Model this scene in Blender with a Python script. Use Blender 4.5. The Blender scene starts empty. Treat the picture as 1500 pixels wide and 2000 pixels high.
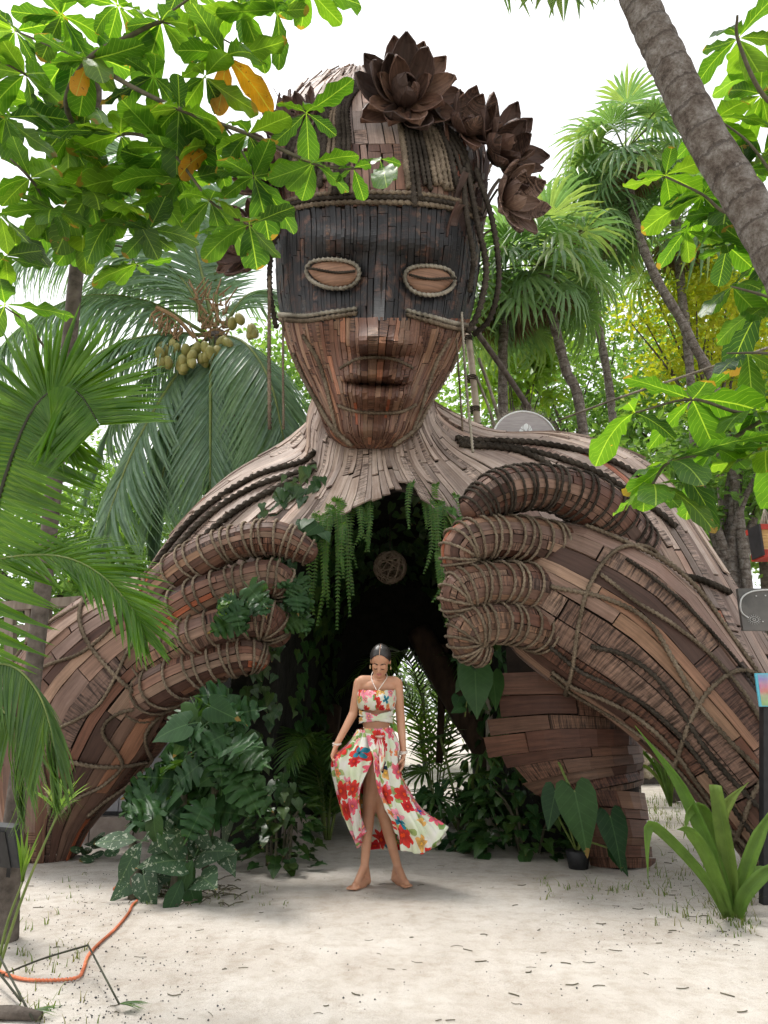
import bpy, bmesh, math, random
import numpy as np
from mathutils import Vector, Matrix, Euler, Quaternion, noise as mnoise
R = math.radians
rnd = random.Random(11)
npr = np.random.RandomState(5)
SC = bpy.context.scene
COL = SC.collection

# ------------------------------------------------------------------ camera, sky, sun, exposure
FPX, CAMH, PITCH = 1387.0, 1.18, R(15.9)
cam_data = bpy.data.cameras.new('camera')
cam_data.sensor_fit = 'VERTICAL'
cam_data.sensor_height = 36.0
cam_data.lens = 36.0 * FPX / 2000.0
cam_data.clip_start = 0.05
cam_data.clip_end = 3000
cam = bpy.data.objects.new('camera', cam_data)
COL.objects.link(cam)
cam.location = (0, 0, CAMH)
cam.rotation_euler = (R(90) + PITCH, 0, 0)
SC.camera = cam

SUN_EL, SUN_AZ = 68.0, -60.0        # azimuth measured from +Y (view direction) clockwise
world = bpy.data.worlds.new('World')
SC.world = world
world.use_nodes = True
wn = world.node_tree.nodes; wl = world.node_tree.links
wn.clear()
wo = wn.new('ShaderNodeOutputWorld'); wb = wn.new('ShaderNodeBackground')
sky = wn.new('ShaderNodeTexSky'); sky.sky_type = 'NISHITA'; sky.sun_disc = False
sky.sun_elevation = R(SUN_EL); sky.sun_rotation = R(SUN_AZ)
sky.air_density = 1.0; sky.dust_density = 4.0; sky.ozone_density = 1.0
bw = wn.new('ShaderNodeRGBToBW'); mx = wn.new('ShaderNodeMixRGB'); mx.inputs[0].default_value = 0.9
wl.new(sky.outputs[0], bw.inputs[0]); wl.new(sky.outputs[0], mx.inputs[1]); wl.new(bw.outputs[0], mx.inputs[2])
cl = wn.new('ShaderNodeMixRGB'); cl.inputs[0].default_value = 0.7; cl.inputs[2].default_value = (6.3, 6.4, 6.5, 1)   # even cloud deck
wl.new(mx.outputs[0], cl.inputs[1]); wl.new(cl.outputs[0], wb.inputs[0]); wl.new(wb.outputs[0], wo.inputs[0])
wb.inputs[1].default_value = 0.11
sd = bpy.data.lights.new('sun', 'SUN'); sd.energy = 1.5; sd.angle = R(14); sd.color = (1, 0.96, 0.9)
sun = bpy.data.objects.new('sun', sd); COL.objects.link(sun)
saz, sel = R(SUN_AZ), R(SUN_EL)
sdir = Vector((math.sin(saz) * math.cos(sel), math.cos(saz) * math.cos(sel), math.sin(sel)))
sun.rotation_euler = sdir.to_track_quat('Z', 'Y').to_euler()
sun.location = sdir * 30
SC.view_settings.view_transform = 'Standard'
SC.view_settings.look = 'None'
SC.view_settings.exposure = 1.28
SC.view_settings.gamma = 1.0
SC.view_settings.use_curve_mapping = False
SC.render.engine = 'CYCLES'
cy = SC.cycles
cy.use_denoising = True
cy.max_bounces = 4; cy.diffuse_bounces = 2; cy.adaptive_threshold = 0.04; cy.glossy_bounces = 2; cy.transmission_bounces = 4
cy.transparent_max_bounces = 4; cy.sample_clamp_indirect = 6.0; cy.caustics_reflective = False; cy.caustics_refractive = False

# ------------------------------------------------------------------ pixel (1500x2000 photo) + depth -> place
CP, SP = math.cos(PITCH), math.sin(PITCH)
def P(px, py, Y):
    up = (1000 - py) / FPX; r = (px - 750) / FPX
    yw = CP - up * SP; zw = SP + up * CP
    k = Y / yw
    return Vector((r * k, Y, CAMH + zw * k))
def Pn(a):
    a = np.asarray(a, float)
    up = (1000 - a[..., 1]) / FPX; r = (a[..., 0] - 750) / FPX
    yw = CP - up * SP; zw = SP + up * CP
    k = a[..., 2] / yw
    return np.stack([r * k, a[..., 2], CAMH + zw * k], -1)
def G(px, py, z=0.0):
    up = (1000 - py) / FPX; r = (px - 750) / FPX
    yw = CP - up * SP; zw = SP + up * CP
    k = (z - CAMH) / zw
    return Vector((r * k, yw * k, z))
def mpp(py, Y):                                  # metres per photo pixel
    up = (1000 - py) / FPX
    return Y / (CP - up * SP) / FPX

# ------------------------------------------------------------------ object helpers
def link(o, parent=None):
    COL.objects.link(o)
    if parent is not None:
        o.parent = parent
        if parent.type == 'EMPTY': o.matrix_parent_inverse = Matrix.Translation(-parent.location)
    return o
def obj(name, me, mat=None, parent=None, loc=None, smooth=False):
    if mat is not None and not me.materials: me.materials.append(mat)
    o = bpy.data.objects.new(name, me)
    if smooth: me.polygons.foreach_set('use_smooth', np.ones(len(me.polygons), bool))
    link(o, parent)
    if loc is not None: o.location = loc
    return o
def tag(o, label, cat, group=None, kind=None):
    if label: o['label'] = label
    if cat: o['category'] = cat
    if group: o['group'] = group
    if kind: o['kind'] = kind
    return o
def thing(name, label, cat, loc=(0, 0, 0), group=None):
    o = bpy.data.objects.new(name, None); o.empty_display_size = 0.1
    COL.objects.link(o); o.location = loc
    return tag(o, label, cat, group)
def mesh(name, v, f, uv=None, attrs=None):
    me = bpy.data.meshes.new(name)
    if isinstance(v, np.ndarray): v = v.reshape(-1, 3).tolist()
    me.from_pydata(v, [], f if isinstance(f, list) else f.tolist())
    if uv is not None:
        uv = np.asarray(uv, np.float32).reshape(-1, 2)
        l = me.uv_layers.new(name='UVMap')
        idx = np.empty(len(me.loops), np.int32); me.loops.foreach_get('vertex_index', idx)
        l.data.foreach_set('uv', uv[idx].ravel())
    for k, a in (attrs or {}).items():
        at = me.attributes.new(k, 'FLOAT', 'POINT'); at.data.foreach_set('value', np.asarray(a, np.float32))
    return me
class MB:                                        # collects geometry for one mesh
    def __init__(s): s.v = []; s.f = []; s.uv = []; s.pr = []
    def add(s, v, f, uv=None, pr=0.0):
        b = len(s.v); v = [tuple(q) for q in v]
        s.v += v; s.f += [tuple(i + b for i in q) for q in f]
        s.uv += [tuple(q) for q in uv] if uv is not None else [(q[0], q[2]) for q in v]
        s.pr += [pr] * len(v) if not hasattr(pr, '__len__') else list(pr)
    def box(s, c, d, rot=None, pr=0.0):
        c = Vector(c); d = Vector(d) / 2
        vs = [Vector((x * d.x, y * d.y, z * d.z)) for x in (-1, 1) for y in (-1, 1) for z in (-1, 1)]
        if rot is not None: vs = [rot @ q for q in vs]
        s.add([c + q for q in vs], [(0, 1, 3, 2), (4, 6, 7, 5), (0, 4, 5, 1), (2, 3, 7, 6), (0, 2, 6, 4), (1, 5, 7, 3)],
              [(q.x + q.y, q.z) for q in vs], pr)
    def bar(s, a, b, w, h=None, up=(0, 0, 1), pr=0.0):
        a = Vector(a); b = Vector(b); h = h or w
        z = (b - a); L = z.length; z.normalize()
        x = z.cross(Vector(up)); x = x.normalized() if x.length > 1e-4 else Vector((1, 0, 0)); y = z.cross(x)
        s.box((a + b) / 2, (w, h, L), Matrix((x, y, z)).transposed(), pr)
    def tube(s, pts, rad, n=8, cap=True, pr=0.0, twist=None, lobe=0.0, squash=None):
        v, f, uv = tube_geo(pts, rad, n, cap, twist, lobe, squash); s.add(v, f, uv, pr)
    def build(s, name, mat, parent=None, smooth=False):
        me = mesh(name, s.v, s.f, s.uv, {'pr': s.pr})
        return obj(name, me, mat, parent, smooth=smooth)
def catmull(pts, n):
    p = np.asarray([tuple(q) for q in pts], float); m = len(p)
    if m == 2:
        t = np.linspace(0, 1, n)[:, None]; return p[0] * (1 - t) + p[1] * t
    e = np.vstack([2 * p[0] - p[1], p, 2 * p[-1] - p[-2]])
    t = np.linspace(0, m - 1, n); i = np.minimum(t.astype(int), m - 2); w = (t - i)
    w = w.reshape((-1,) + (1,) * (p.ndim - 1))
    a, b, c, d = e[i], e[i + 1], e[i + 2], e[i + 3]
    return 0.5 * (2 * b + (c - a) * w + (2 * a - 5 * b + 4 * c - d) * w ** 2 + (3 * b - a - 3 * c + d) * w ** 3)
def frames(p):
    p = np.asarray(p, float); t = np.gradient(p, axis=0); t /= np.maximum(np.linalg.norm(t, axis=1), 1e-9)[:, None]
    a = np.array([0, 0, 1.0]) if abs(t[0][2]) < 0.9 else np.array([0, 1.0, 0])
    n = np.zeros_like(p); b = np.zeros_like(p); x = np.cross(t[0], a); x /= np.linalg.norm(x)
    for i in range(len(p)):
        x = x - t[i] * np.dot(x, t[i]); x /= max(np.linalg.norm(x), 1e-9)
        n[i] = x; b[i] = np.cross(t[i], x)
    return t, n, b
def tube_geo(pts, rad, n=8, cap=True, twist=None, lobe=0.0, squash=None):
    p = np.asarray([tuple(q) for q in pts], float); m = len(p)
    r = np.full(m, float(rad)) if not hasattr(rad, '__len__') else catmull([(q,) for q in rad], m)[:, 0] if len(rad) != m else np.asarray(rad, float)
    t, nn, bb = frames(p)
    L = np.concatenate([[0], np.cumsum(np.linalg.norm(np.diff(p, axis=0), axis=1))])
    k = np.arange(n) / n * 2 * np.pi
    ang = k[None, :] + (L[:, None] * twist if twist else 0)
    rr = r[:, None] * (1 + lobe * np.where(np.arange(n) % 2 == 0, 1, -1)[None, :]) if lobe else r[:, None] * np.ones((1, n))
    sq = squash if squash else 1.0
    v = p[:, None, :] + nn[:, None, :] * (np.cos(ang) * rr)[..., None] + bb[:, None, :] * (np.sin(ang) * rr * sq)[..., None]
    v = v.reshape(-1, 3).tolist()
    f = [(i * n + j, i * n + (j + 1) % n, (i + 1) * n + (j + 1) % n, (i + 1) * n + j) for i in range(m - 1) for j in range(n)]
    uv = [(L[i], j / n) for i in range(m) for j in range(n)]
    if cap:
        v += [tuple(p[0]), tuple(p[-1])]; uv += [(0, 0), (L[-1], 0)]
        a = m * n
        f += [(a, (j + 1) % n, j) for j in range(n)] + [(a + 1, (m - 1) * n + j, (m - 1) * n + (j + 1) % n) for j in range(n)]
    return v, f, uv
def rope_mesh(name, pts, r, step=None, n=6):
    p = np.asarray([tuple(q) for q in pts], float)
    L = np.linalg.norm(np.diff(p, axis=0), axis=1).sum()
    m = int(np.clip(L / (step or r * 0.9), 6, 400 if step is None else 2600))
    p = catmull(p, m)
    # even spacing
    d = np.concatenate([[0], np.cumsum(np.linalg.norm(np.diff(p, axis=0), axis=1))])
    s = np.linspace(0, d[-1], m); p = np.stack([np.interp(s, d, p[:, k]) for k in range(3)], 1)
    v, f, uv = tube_geo(p, r, n, True, 0.9 / r, 0.22)
    return mesh(name, v, f, uv, {'pr': [rnd.random()] * len(v)})

# ------------------------------------------------------------------ materials
def newmat(name):
    m = bpy.data.materials.new(name); m.use_nodes = True
    nt = m.node_tree; return m, nt, nt.nodes, nt.links, nt.nodes['Principled BSDF']
def ramp(N, L, src, stops, interp='LINEAR'):
    r = N.new('ShaderNodeValToRGB'); r.color_ramp.interpolation = interp
    e = r.color_ramp.elements
    while len(e) < len(stops): e.new(0.5)
    for q, (t, c) in zip(e, stops): q.position = t; q.color = (*c, 1)
    L.new(src, r.inputs[0]); return r.outputs[0]
def noise_n(N, L, vec, scale, detail=4, rough=0.6, dist=0.0):
    n = N.new('ShaderNodeTexNoise'); n.inputs['Scale'].default_value = scale; n.inputs['Detail'].default_value = detail
    n.inputs['Roughness'].default_value = rough; n.inputs['Distortion'].default_value = dist
    if vec is not None: L.new(vec, n.inputs['Vector'])
    return n
def mathn(N, L, op, a, b=None, c=None, clamp=False):
    m = N.new('ShaderNodeMath'); m.operation = op; m.use_clamp = clamp
    for i, q in enumerate((a, b, c)):
        if q is None: continue
        if isinstance(q, (int, float)): m.inputs[i].default_value = q
        else: L.new(q, m.inputs[i])
    return m.outputs[0]
def mixc(N, L, fac, a, b, mode='MIX'):
    m = N.new('ShaderNodeMixRGB'); m.blend_type = mode
    for i, q in enumerate((fac, a, b)):
        if isinstance(q, (int, float)): m.inputs[i].default_value = q
        elif isinstance(q, tuple): m.inputs[i].default_value = (*q, 1)
        else: L.new(q, m.inputs[i])
    return m.outputs[0]
def attr(N, name):
    a = N.new('ShaderNodeAttribute'); a.attribute_name = name; return a.outputs['Fac']
def bump(N, L, h, bsdf, strength=0.4, dist=0.01):
    b = N.new('ShaderNodeBump'); b.inputs['Strength'].default_value = strength; b.inputs['Distance'].default_value = dist
    L.new(h, b.inputs['Height']); L.new(b.outputs[0], bsdf.inputs['Normal']); return b
def coords(N, L, kind='Object', scale=None):
    t = N.new('ShaderNodeTexCoord'); o = t.outputs[kind]
    if scale:
        m = N.new('ShaderNodeMapping'); m.inputs['Scale'].default_value = scale; L.new(o, m.inputs[0]); o = m.outputs[0]
    return o
def geopos(N): return N.new('ShaderNodeNewGeometry').outputs['Position']
def simple(name, c1, c2, scale=6, rough=0.8, bstr=0.3, bd=0.01, pos='Object', stretch=None, spec=0.3, detail=5):
    m, nt, N, L, B = newmat(name)
    co = coords(N, L, pos, stretch)
    n = noise_n(N, L, co, scale, detail)
    L.new(ramp(N, L, n.outputs[0], [(0.3, c1), (0.7, c2)]), B.inputs['Base Color'])
    B.inputs['Roughness'].default_value = rough; B.inputs['Specular IOR Level'].default_value = spec
    if bstr: bump(N, L, n.outputs[0], B, bstr, bd)
    return m
M = {}
def wood_mat():
    m, nt, N, L, B = newmat('plank_wood')
    pr = attr(N, 'pr'); bl = attr(N, 'bl'); dk = attr(N, 'dk')
    uv = coords(N, L, 'UV')
    off = N.new('ShaderNodeCombineXYZ'); L.new(mathn(N, L, 'MULTIPLY', pr, 37.0), off.inputs[0]); L.new(mathn(N, L, 'MULTIPLY', pr, 91.0), off.inputs[1])
    ad = N.new('ShaderNodeVectorMath'); ad.operation = 'ADD'; L.new(uv, ad.inputs[0]); L.new(off.outputs[0], ad.inputs[1])
    mp = N.new('ShaderNodeMapping'); mp.inputs['Scale'].default_value = (2.2, 42, 1); L.new(ad.outputs[0], mp.inputs[0])
    grain = noise_n(N, L, mp.outputs[0], 1.0, 6, 0.65, 0.4).outputs[0]
    mp2 = N.new('ShaderNodeMapping'); mp2.inputs['Scale'].default_value = (60, 5, 1); L.new(ad.outputs[0], mp2.inputs[0])
    cross = noise_n(N, L, mp2.outputs[0], 1.0, 3, 0.6, 0.6).outputs[0]
    blot = noise_n(N, L, geopos(N), 2.3, 5, 0.7).outputs[0]
    base = ramp(N, L, pr, [(0.0, (0.050, 0.025, 0.018)), (0.25, (0.095, 0.042, 0.028)), (0.5, (0.140, 0.066, 0.043)), (0.72, (0.185, 0.100, 0.066)), (0.9, (0.25, 0.155, 0.10)), (1.0, (0.34, 0.10, 0.045))])
    pv = mathn(N, L, 'FRACT', mathn(N, L, 'MULTIPLY', pr, 13.7)); base = mixc(N, L, 1.0, base, ramp(N, L, pv, [(0.0, (0.70, 0.69, 0.69)), (0.5, (0.98, 0.98, 0.98)), (1.0, (1.28, 1.26, 1.22))]), 'MULTIPLY')
    g2 = ramp(N, L, grain, [(0.25, (0.42, 0.40, 0.39)), (0.62, (1.12, 1.08, 1.05))])
    c = mixc(N, L, 1.0, base, g2, 'MULTIPLY')
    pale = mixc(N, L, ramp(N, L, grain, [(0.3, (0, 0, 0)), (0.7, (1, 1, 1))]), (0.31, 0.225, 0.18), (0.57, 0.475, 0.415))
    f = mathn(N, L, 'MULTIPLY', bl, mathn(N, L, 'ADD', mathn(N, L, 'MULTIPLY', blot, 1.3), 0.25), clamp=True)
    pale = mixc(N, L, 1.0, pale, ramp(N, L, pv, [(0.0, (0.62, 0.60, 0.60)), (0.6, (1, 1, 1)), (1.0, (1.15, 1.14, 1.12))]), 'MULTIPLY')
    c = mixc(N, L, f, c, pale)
    # ridged bark on some of the planks
    isb = mathn(N, L, 'GREATER_THAN', mathn(N, L, 'FRACT', mathn(N, L, 'MULTIPLY', pr, 7.13)), 0.80)
    cr = ramp(N, L, cross, [(0.38, (0.25, 0.22, 0.2)), (0.52, (1.0, 1.0, 1.0)), (0.7, (1.5, 1.45, 1.4))])
    c = mixc(N, L, isb, c, mixc(N, L, 1.0, c, cr, 'MULTIPLY'))
    dark = mixc(N, L, ramp(N, L, grain, [(0.35, (0, 0, 0)), (0.75, (1, 1, 1))]), (0.006, 0.006, 0.007), (0.030, 0.029, 0.030))
    wr = ramp(N, L, noise_n(N, L, geopos(N), 6.0, 6, 0.75).outputs[0], [(0.36, (0.35, 0.35, 0.35)), (0.50, (1, 1, 1))])
    c = mixc(N, L, mathn(N, L, 'MULTIPLY', dk, wr), c, dark)
    # stains running over several planks
    st = noise_n(N, L, geopos(N), 0.9, 6, 0.7).outputs[0]
    c = mixc(N, L, 0.75, c, mixc(N, L, 1.0, c, ramp(N, L, st, [(0.33, (0.5, 0.45, 0.42)), (0.55, (1, 1, 1))]), 'MULTIPLY'))
    L.new(c, B.inputs['Base Color'])
    B.inputs['Roughness'].default_value = 0.62; B.inputs['Specular IOR Level'].default_value = 0.35
    hh = mathn(N, L, 'ADD', grain, mathn(N, L, 'MULTIPLY', mathn(N, L, 'MULTIPLY', cross, isb), 3.0))
    bump(N, L, hh, B, 0.5, 0.008)
    return m
M['wood'] = wood_mat()
def leaf_mat(name, cols, trans=0.45, rough=0.4, spec=0.4, vein=(0.35, 0.5, 0.12), sidev=9.0, veinf=0.5, spots=0.0, spotcol=(0.35, 0.2, 0.05), tboost=1.6, tint=(1.25, 1.15, 0.35)):
    m, nt, N, L, B = newmat(name)
    oi = N.new('ShaderNodeObjectInfo').outputs['Random']
    pr = attr(N, 'pr')
    k = mathn(N, L, 'FRACT', mathn(N, L, 'ADD', oi, pr))
    c = ramp(N, L, k, [(i / (len(cols) - 1), q) for i, q in enumerate(cols)])
    uv = coords(N, L, 'UV'); sx = N.new('ShaderNodeSeparateXYZ'); L.new(uv, sx.inputs[0])
    au = mathn(N, L, 'ABSOLUTE', mathn(N, L, 'SUBTRACT', sx.outputs[0], 0.5))
    mid = mathn(N, L, 'LESS_THAN', au, 0.018)
    sv = mathn(N, L, 'FRACT', mathn(N, L, 'MULTIPLY', mathn(N, L, 'SUBTRACT', sx.outputs[1], mathn(N, L, 'MULTIPLY', au, 0.55)), sidev))
    svl = mathn(N, L, 'LESS_THAN', sv, 0.09)
    vf = mathn(N, L, 'MULTIPLY', mathn(N, L, 'MAXIMUM', mid, mathn(N, L, 'MULTIPLY', svl, 0.45)), veinf, clamp=True)
    blot = noise_n(N, L, geopos(N), 9.0, 4).outputs[0]
    c = mixc(N, L, 1.0, c, ramp(N, L, blot, [(0.3, (0.72, 0.75, 0.7)), (0.7, (1.15, 1.12, 1.1))]), 'MULTIPLY')
    c = mixc(N, L, vf, c, vein)
    if spots:
        sn = noise_n(N, L, geopos(N), 38.0, 3).outputs[0]
        c = mixc(N, L, mathn(N, L, 'GREATER_THAN', sn, 1 - spots), c, spotcol)
    if sidev > 3:                                  # browned tips on some leaves
        tn = mathn(N, L, 'ADD', sx.outputs[1], mathn(N, L, 'MULTIPLY', mathn(N, L, 'SUBTRACT', blot, 0.5), 0.9))
        bt = mathn(N, L, 'MULTIPLY', mathn(N, L, 'GREATER_THAN', tn, 0.97), mathn(N, L, 'GREATER_THAN', mathn(N, L, 'FRACT', mathn(N, L, 'MULTIPLY', k, 9.7)), 0.45))
        c = mixc(N, L, mathn(N, L, 'MULTIPLY', bt, 0.85), c, (0.22, 0.13, 0.04))
    L.new(c, B.inputs['Base Color'])
    B.inputs['Roughness'].default_value = rough; B.inputs['Specular IOR Level'].default_value = spec
    bump(N, L, mathn(N, L, 'MAXIMUM', mathn(N, L, 'MULTIPLY', svl, 0.6), mid), B, 0.25, 0.004)
    t = N.new('ShaderNodeBsdfTranslucent')
    tc = mixc(N, L, 1.0, c, tuple(q * tboost for q in tint), 'MULTIPLY'); L.new(tc, t.inputs[0])
    ms = N.new('ShaderNodeMixShader'); ms.inputs[0].default_value = trans
    L.new(B.outputs[0], ms.inputs[1]); L.new(t.outputs[0], ms.inputs[2])
    L.new(ms.outputs[0], nt.nodes['Material Output'].inputs[0])
    return m
M['almond'] = leaf_mat('almond_leaf', [(0.045, 0.12, 0.016), (0.07, 0.17, 0.02), (0.10, 0.21, 0.025), (0.055, 0.14, 0.02), (0.04, 0.10, 0.03), (0.13, 0.24, 0.03), (0.022, 0.06, 0.025), (0.06, 0.15, 0.02), (0.018, 0.05, 0.03)], 0.56, 0.33, sidev=10, spots=0.24, tboost=2.1, tint=(1.2, 1.15, 0.3))
M['almond_old'] = leaf_mat('almond_leaf_yellow', [(0.5, 0.26, 0.02), (0.42, 0.2, 0.02)], 0.45, 0.5, spots=0.35, spotcol=(0.2, 0.08, 0.02))
M['palm'] = leaf_mat('palm_leaflet', [(0.05, 0.12, 0.025), (0.075, 0.16, 0.035), (0.06, 0.13, 0.05), (0.10, 0.18, 0.03)], 0.35, 0.35, sidev=1, veinf=0.2)
M['palm_near'] = leaf_mat('young_palm_leaflet', [(0.05, 0.14, 0.012), (0.07, 0.17, 0.015), (0.09, 0.2, 0.02)], 0.42, 0.33, sidev=1, veinf=0.25)
M['coconut'] = leaf_mat('coconut_leaflet', [(0.16, 0.26, 0.19), (0.21, 0.32, 0.24), (0.17, 0.27, 0.16)], 0.38, 0.32, sidev=1, veinf=0.2, tint=(1.1, 1.15, 0.6))
M['fan'] = leaf_mat('fan_palm_leaf', [(0.13, 0.23, 0.12), (0.18, 0.30, 0.16), (0.15, 0.26, 0.12), (0.25, 0.33, 0.13)], 0.42, 0.34, sidev=1, veinf=0.15, tint=(1.1, 1.15, 0.5))
M['fan_dead'] = leaf_mat('dry_fan_leaf', [(0.16, 0.11, 0.07), (0.2, 0.14, 0.09)], 0.2, 0.8, sidev=1, veinf=0.1)
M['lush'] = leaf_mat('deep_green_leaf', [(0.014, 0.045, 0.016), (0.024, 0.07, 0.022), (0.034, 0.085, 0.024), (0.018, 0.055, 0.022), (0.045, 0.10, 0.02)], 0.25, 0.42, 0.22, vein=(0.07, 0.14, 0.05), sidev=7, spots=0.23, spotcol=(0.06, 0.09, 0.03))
M['lush_worn'] = leaf_mat('dusty_green_leaf', [(0.03, 0.075, 0.035), (0.05, 0.10, 0.05)], 0.18, 0.55, vein=(0.14, 0.22, 0.1), sidev=7, spots=0.40, spotcol=(0.30, 0.34, 0.27))
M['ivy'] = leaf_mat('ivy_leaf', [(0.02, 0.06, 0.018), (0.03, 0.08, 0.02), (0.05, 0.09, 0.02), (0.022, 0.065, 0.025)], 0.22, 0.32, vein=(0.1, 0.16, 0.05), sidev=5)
M['fern'] = leaf_mat('fern_frond', [(0.06, 0.16, 0.035), (0.08, 0.2, 0.04), (0.12, 0.22, 0.05), (0.055, 0.15, 0.05)], 0.42, 0.45, sidev=1, veinf=0.1)
M['yellow'] = leaf_mat('yellow_green_leaf', [(0.36, 0.40, 0.03), (0.28, 0.36, 0.04), (0.44, 0.44, 0.04), (0.20, 0.30, 0.03)], 0.5, 0.5, sidev=4, tint=(1.2, 1.1, 0.3))
M['wood_leaf'] = leaf_mat('forest_leaf', [(0.09, 0.20, 0.05), (0.13, 0.26, 0.07), (0.18, 0.30, 0.08), (0.09, 0.19, 0.08)], 0.5, 0.45, sidev=4, tint=(1.2, 1.15, 0.5))
M['grape'] = leaf_mat('round_sea_grape_leaf', [(0.12, 0.24, 0.03), (0.16, 0.29, 0.04), (0.2, 0.3, 0.04)], 0.45, 0.4, sidev=5)
M['strap'] = leaf_mat('strap_leaf', [(0.13, 0.25, 0.04), (0.18, 0.29, 0.06), (0.12, 0.22, 0.045), (0.22, 0.29, 0.07)], 0.4, 0.45, 0.25, vein=(0.2, 0.33, 0.09), sidev=1, veinf=0.3, tint=(1.1, 1.1, 0.4))
M['grass'] = leaf_mat('grass_blade', [(0.09, 0.16, 0.03), (0.13, 0.19, 0.045), (0.2, 0.19, 0.08)], 0.35, 0.6, sidev=1, veinf=0)
M['bark'] = simple('dark_bark', (0.05, 0.04, 0.032), (0.15, 0.125, 0.105), 14, 0.9, 0.7, 0.03)
M['core'] = simple('dark_timber_core', (0.012, 0.008, 0.006), (0.03, 0.02, 0.014), 9, 0.95, 0.2)  # inner skin coloured near black so gaps between planks read as shaded
M['pale_wood'] = simple('pale_pole_wood', (0.30, 0.25, 0.19), (0.46, 0.40, 0.32), 9, 0.8, 0.3, pos='Object')
M['black'] = simple('matt_black_paint', (0.012, 0.012, 0.013), (0.028, 0.028, 0.03), 20, 0.5, 0.05)
M['rachis'] = simple('green_stalk', (0.10, 0.15, 0.035), (0.18, 0.22, 0.06), 12, 0.5, 0.1)
M['rachis_dark'] = simple('dark_stalk', (0.02, 0.02, 0.012), (0.05, 0.055, 0.03), 12, 0.6, 0.1)
M['twig'] = simple('grey_green_twig', (0.06, 0.055, 0.035), (0.13, 0.115, 0.075), 25, 0.8, 0.3)
def rope_mat(name, c1, c2):
    m, nt, N, L, B = newmat(name)
    n = noise_n(N, L, geopos(N), 70, 4); n2 = noise_n(N, L, geopos(N), 3.0, 4)
    c = ramp(N, L, n.outputs[0], [(0.3, c1), (0.7, c2)])
    c = mixc(N, L, 1.0, c, ramp(N, L, n2.outputs[0], [(0.35, (0.45, 0.43, 0.4)), (0.65, (1.15, 1.12, 1.08))]), 'MULTIPLY')
    L.new(c, B.inputs['Base Color']); B.inputs['Roughness'].default_value = 0.95; B.inputs['Specular IOR Level'].default_value = 0.1
    bump(N, L, n.outputs[0], B, 0.6, 0.006)
    return m
M['rope'] = rope_mat('sisal_rope', (0.12, 0.095, 0.07), (0.30, 0.245, 0.185))
M['rope_dark'] = rope_mat('weathered_dark_rope', (0.03, 0.026, 0.022), (0.10, 0.085, 0.07))
M['rope_pale'] = rope_mat('pale_cord', (0.26, 0.24, 0.20), (0.42, 0.39, 0.33))
# ------------------------------------------------------------------ ground
def gz(x, y):                                    # gentle dunes; flat by the figures
    a = mnoise.noise(Vector((x * 0.35, y * 0.35, 3.1))) * 0.05 + mnoise.noise(Vector((x * 1.3, y * 1.3, 7.7))) * 0.016
    far = max(0.0, min(1.0, (math.hypot(x, y - 5) - 3.0) / 5.0))
    a *= 0.35 + 0.65 * far
    return a
def make_ground():
    m, nt, N, L, B = newmat('white_sand')
    p = geopos(N)
    n1 = noise_n(N, L, p, 1.1, 6, 0.6).outputs[0]; n2 = noise_n(N, L, p, 260, 2, 0.6).outputs[0]; n3 = noise_n(N, L, p, 9, 6, 0.65).outputs[0]
    c = ramp(N, L, n1, [(0.32, (0.43, 0.385, 0.34)), (0.68, (0.575, 0.54, 0.50))])
    c = mixc(N, L, 1.0, c, ramp(N, L, n3, [(0.30, (0.80, 0.77, 0.73)), (0.55, (1, 1, 1))]), 'MULTIPLY')
    c = mixc(N, L, 1.0, c, ramp(N, L, n2, [(0.3, (0.72, 0.70, 0.68)), (0.55, (1.06, 1.06, 1.05))]), 'MULTIPLY')
    # thin brown litter: streaks and crumbs
    mp = N.new('ShaderNodeMapping'); mp.inputs['Scale'].default_value = (9, 34, 1); mp.inputs['Rotation'].default_value = (0, 0, 0.2); L.new(p, mp.inputs[0])
    st = noise_n(N, L, mp.outputs[0], 1.0, 5, 0.75, 1.2).outputs[0]
    zone = ramp(N, L, noise_n(N, L, p, 0.75, 3).outputs[0], [(0.42, (0, 0, 0)), (0.62, (1, 1, 1))])
    lf = mathn(N, L, 'MULTIPLY', mathn(N, L, 'MULTIPLY', ramp(N, L, st, [(0.62, (0, 0, 0)), (0.70, (1, 1, 1))]), 0.6), mathn(N, L, 'ADD', mathn(N, L, 'MULTIPLY', zone, 0.7), 0.3))
    c = mixc(N, L, lf, c, (0.20, 0.13, 0.085))
    L.new(c, B.inputs['Base Color']); B.inputs['Roughness'].default_value = 0.95; B.inputs['Specular IOR Level'].default_value = 0.1
    h = mathn(N, L, 'ADD', mathn(N, L, 'MULTIPLY', n3, 1.0), mathn(N, L, 'MULTIPLY', n2, 0.14))
    h = mathn(N, L, 'ADD', h, mathn(N, L, 'MULTIPLY', noise_n(N, L, p, 3.4, 3, 0.5).outputs[0], 2.2))
    bump(N, L, h, B, 0.6, 0.04)
    M['sand'] = m
    xs = sorted(set([-900, -400, -150, -60, -30, -18] + [round(-12 + i * 0.2, 3) for i in range(121)] + [18, 30, 60, 150, 400, 900]))
    ys = sorted(set([-900, -300, -60, -20, -6, -2] + [round(0 + i * 0.2, 3) for i in range(91)] + [22, 28, 40, 80, 200, 500, 1500]))
    v = []
    for y in ys:
        for x in xs:
            v.append((x, y, gz(x, y) if abs(x) < 13 and -2 < y < 19 else 0.0))
    nx = len(xs)
    f = [(j * nx + i, j * nx + i + 1, (j + 1) * nx + i + 1, (j + 1) * nx + i) for j in range(len(ys) - 1) for i in range(nx - 1)]
    o = obj('ground', mesh('ground', v, f), m, smooth=True)
    tag(o, 'pale trodden beach sand with thin brown litter', 'ground', kind='structure')
make_ground()
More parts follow.
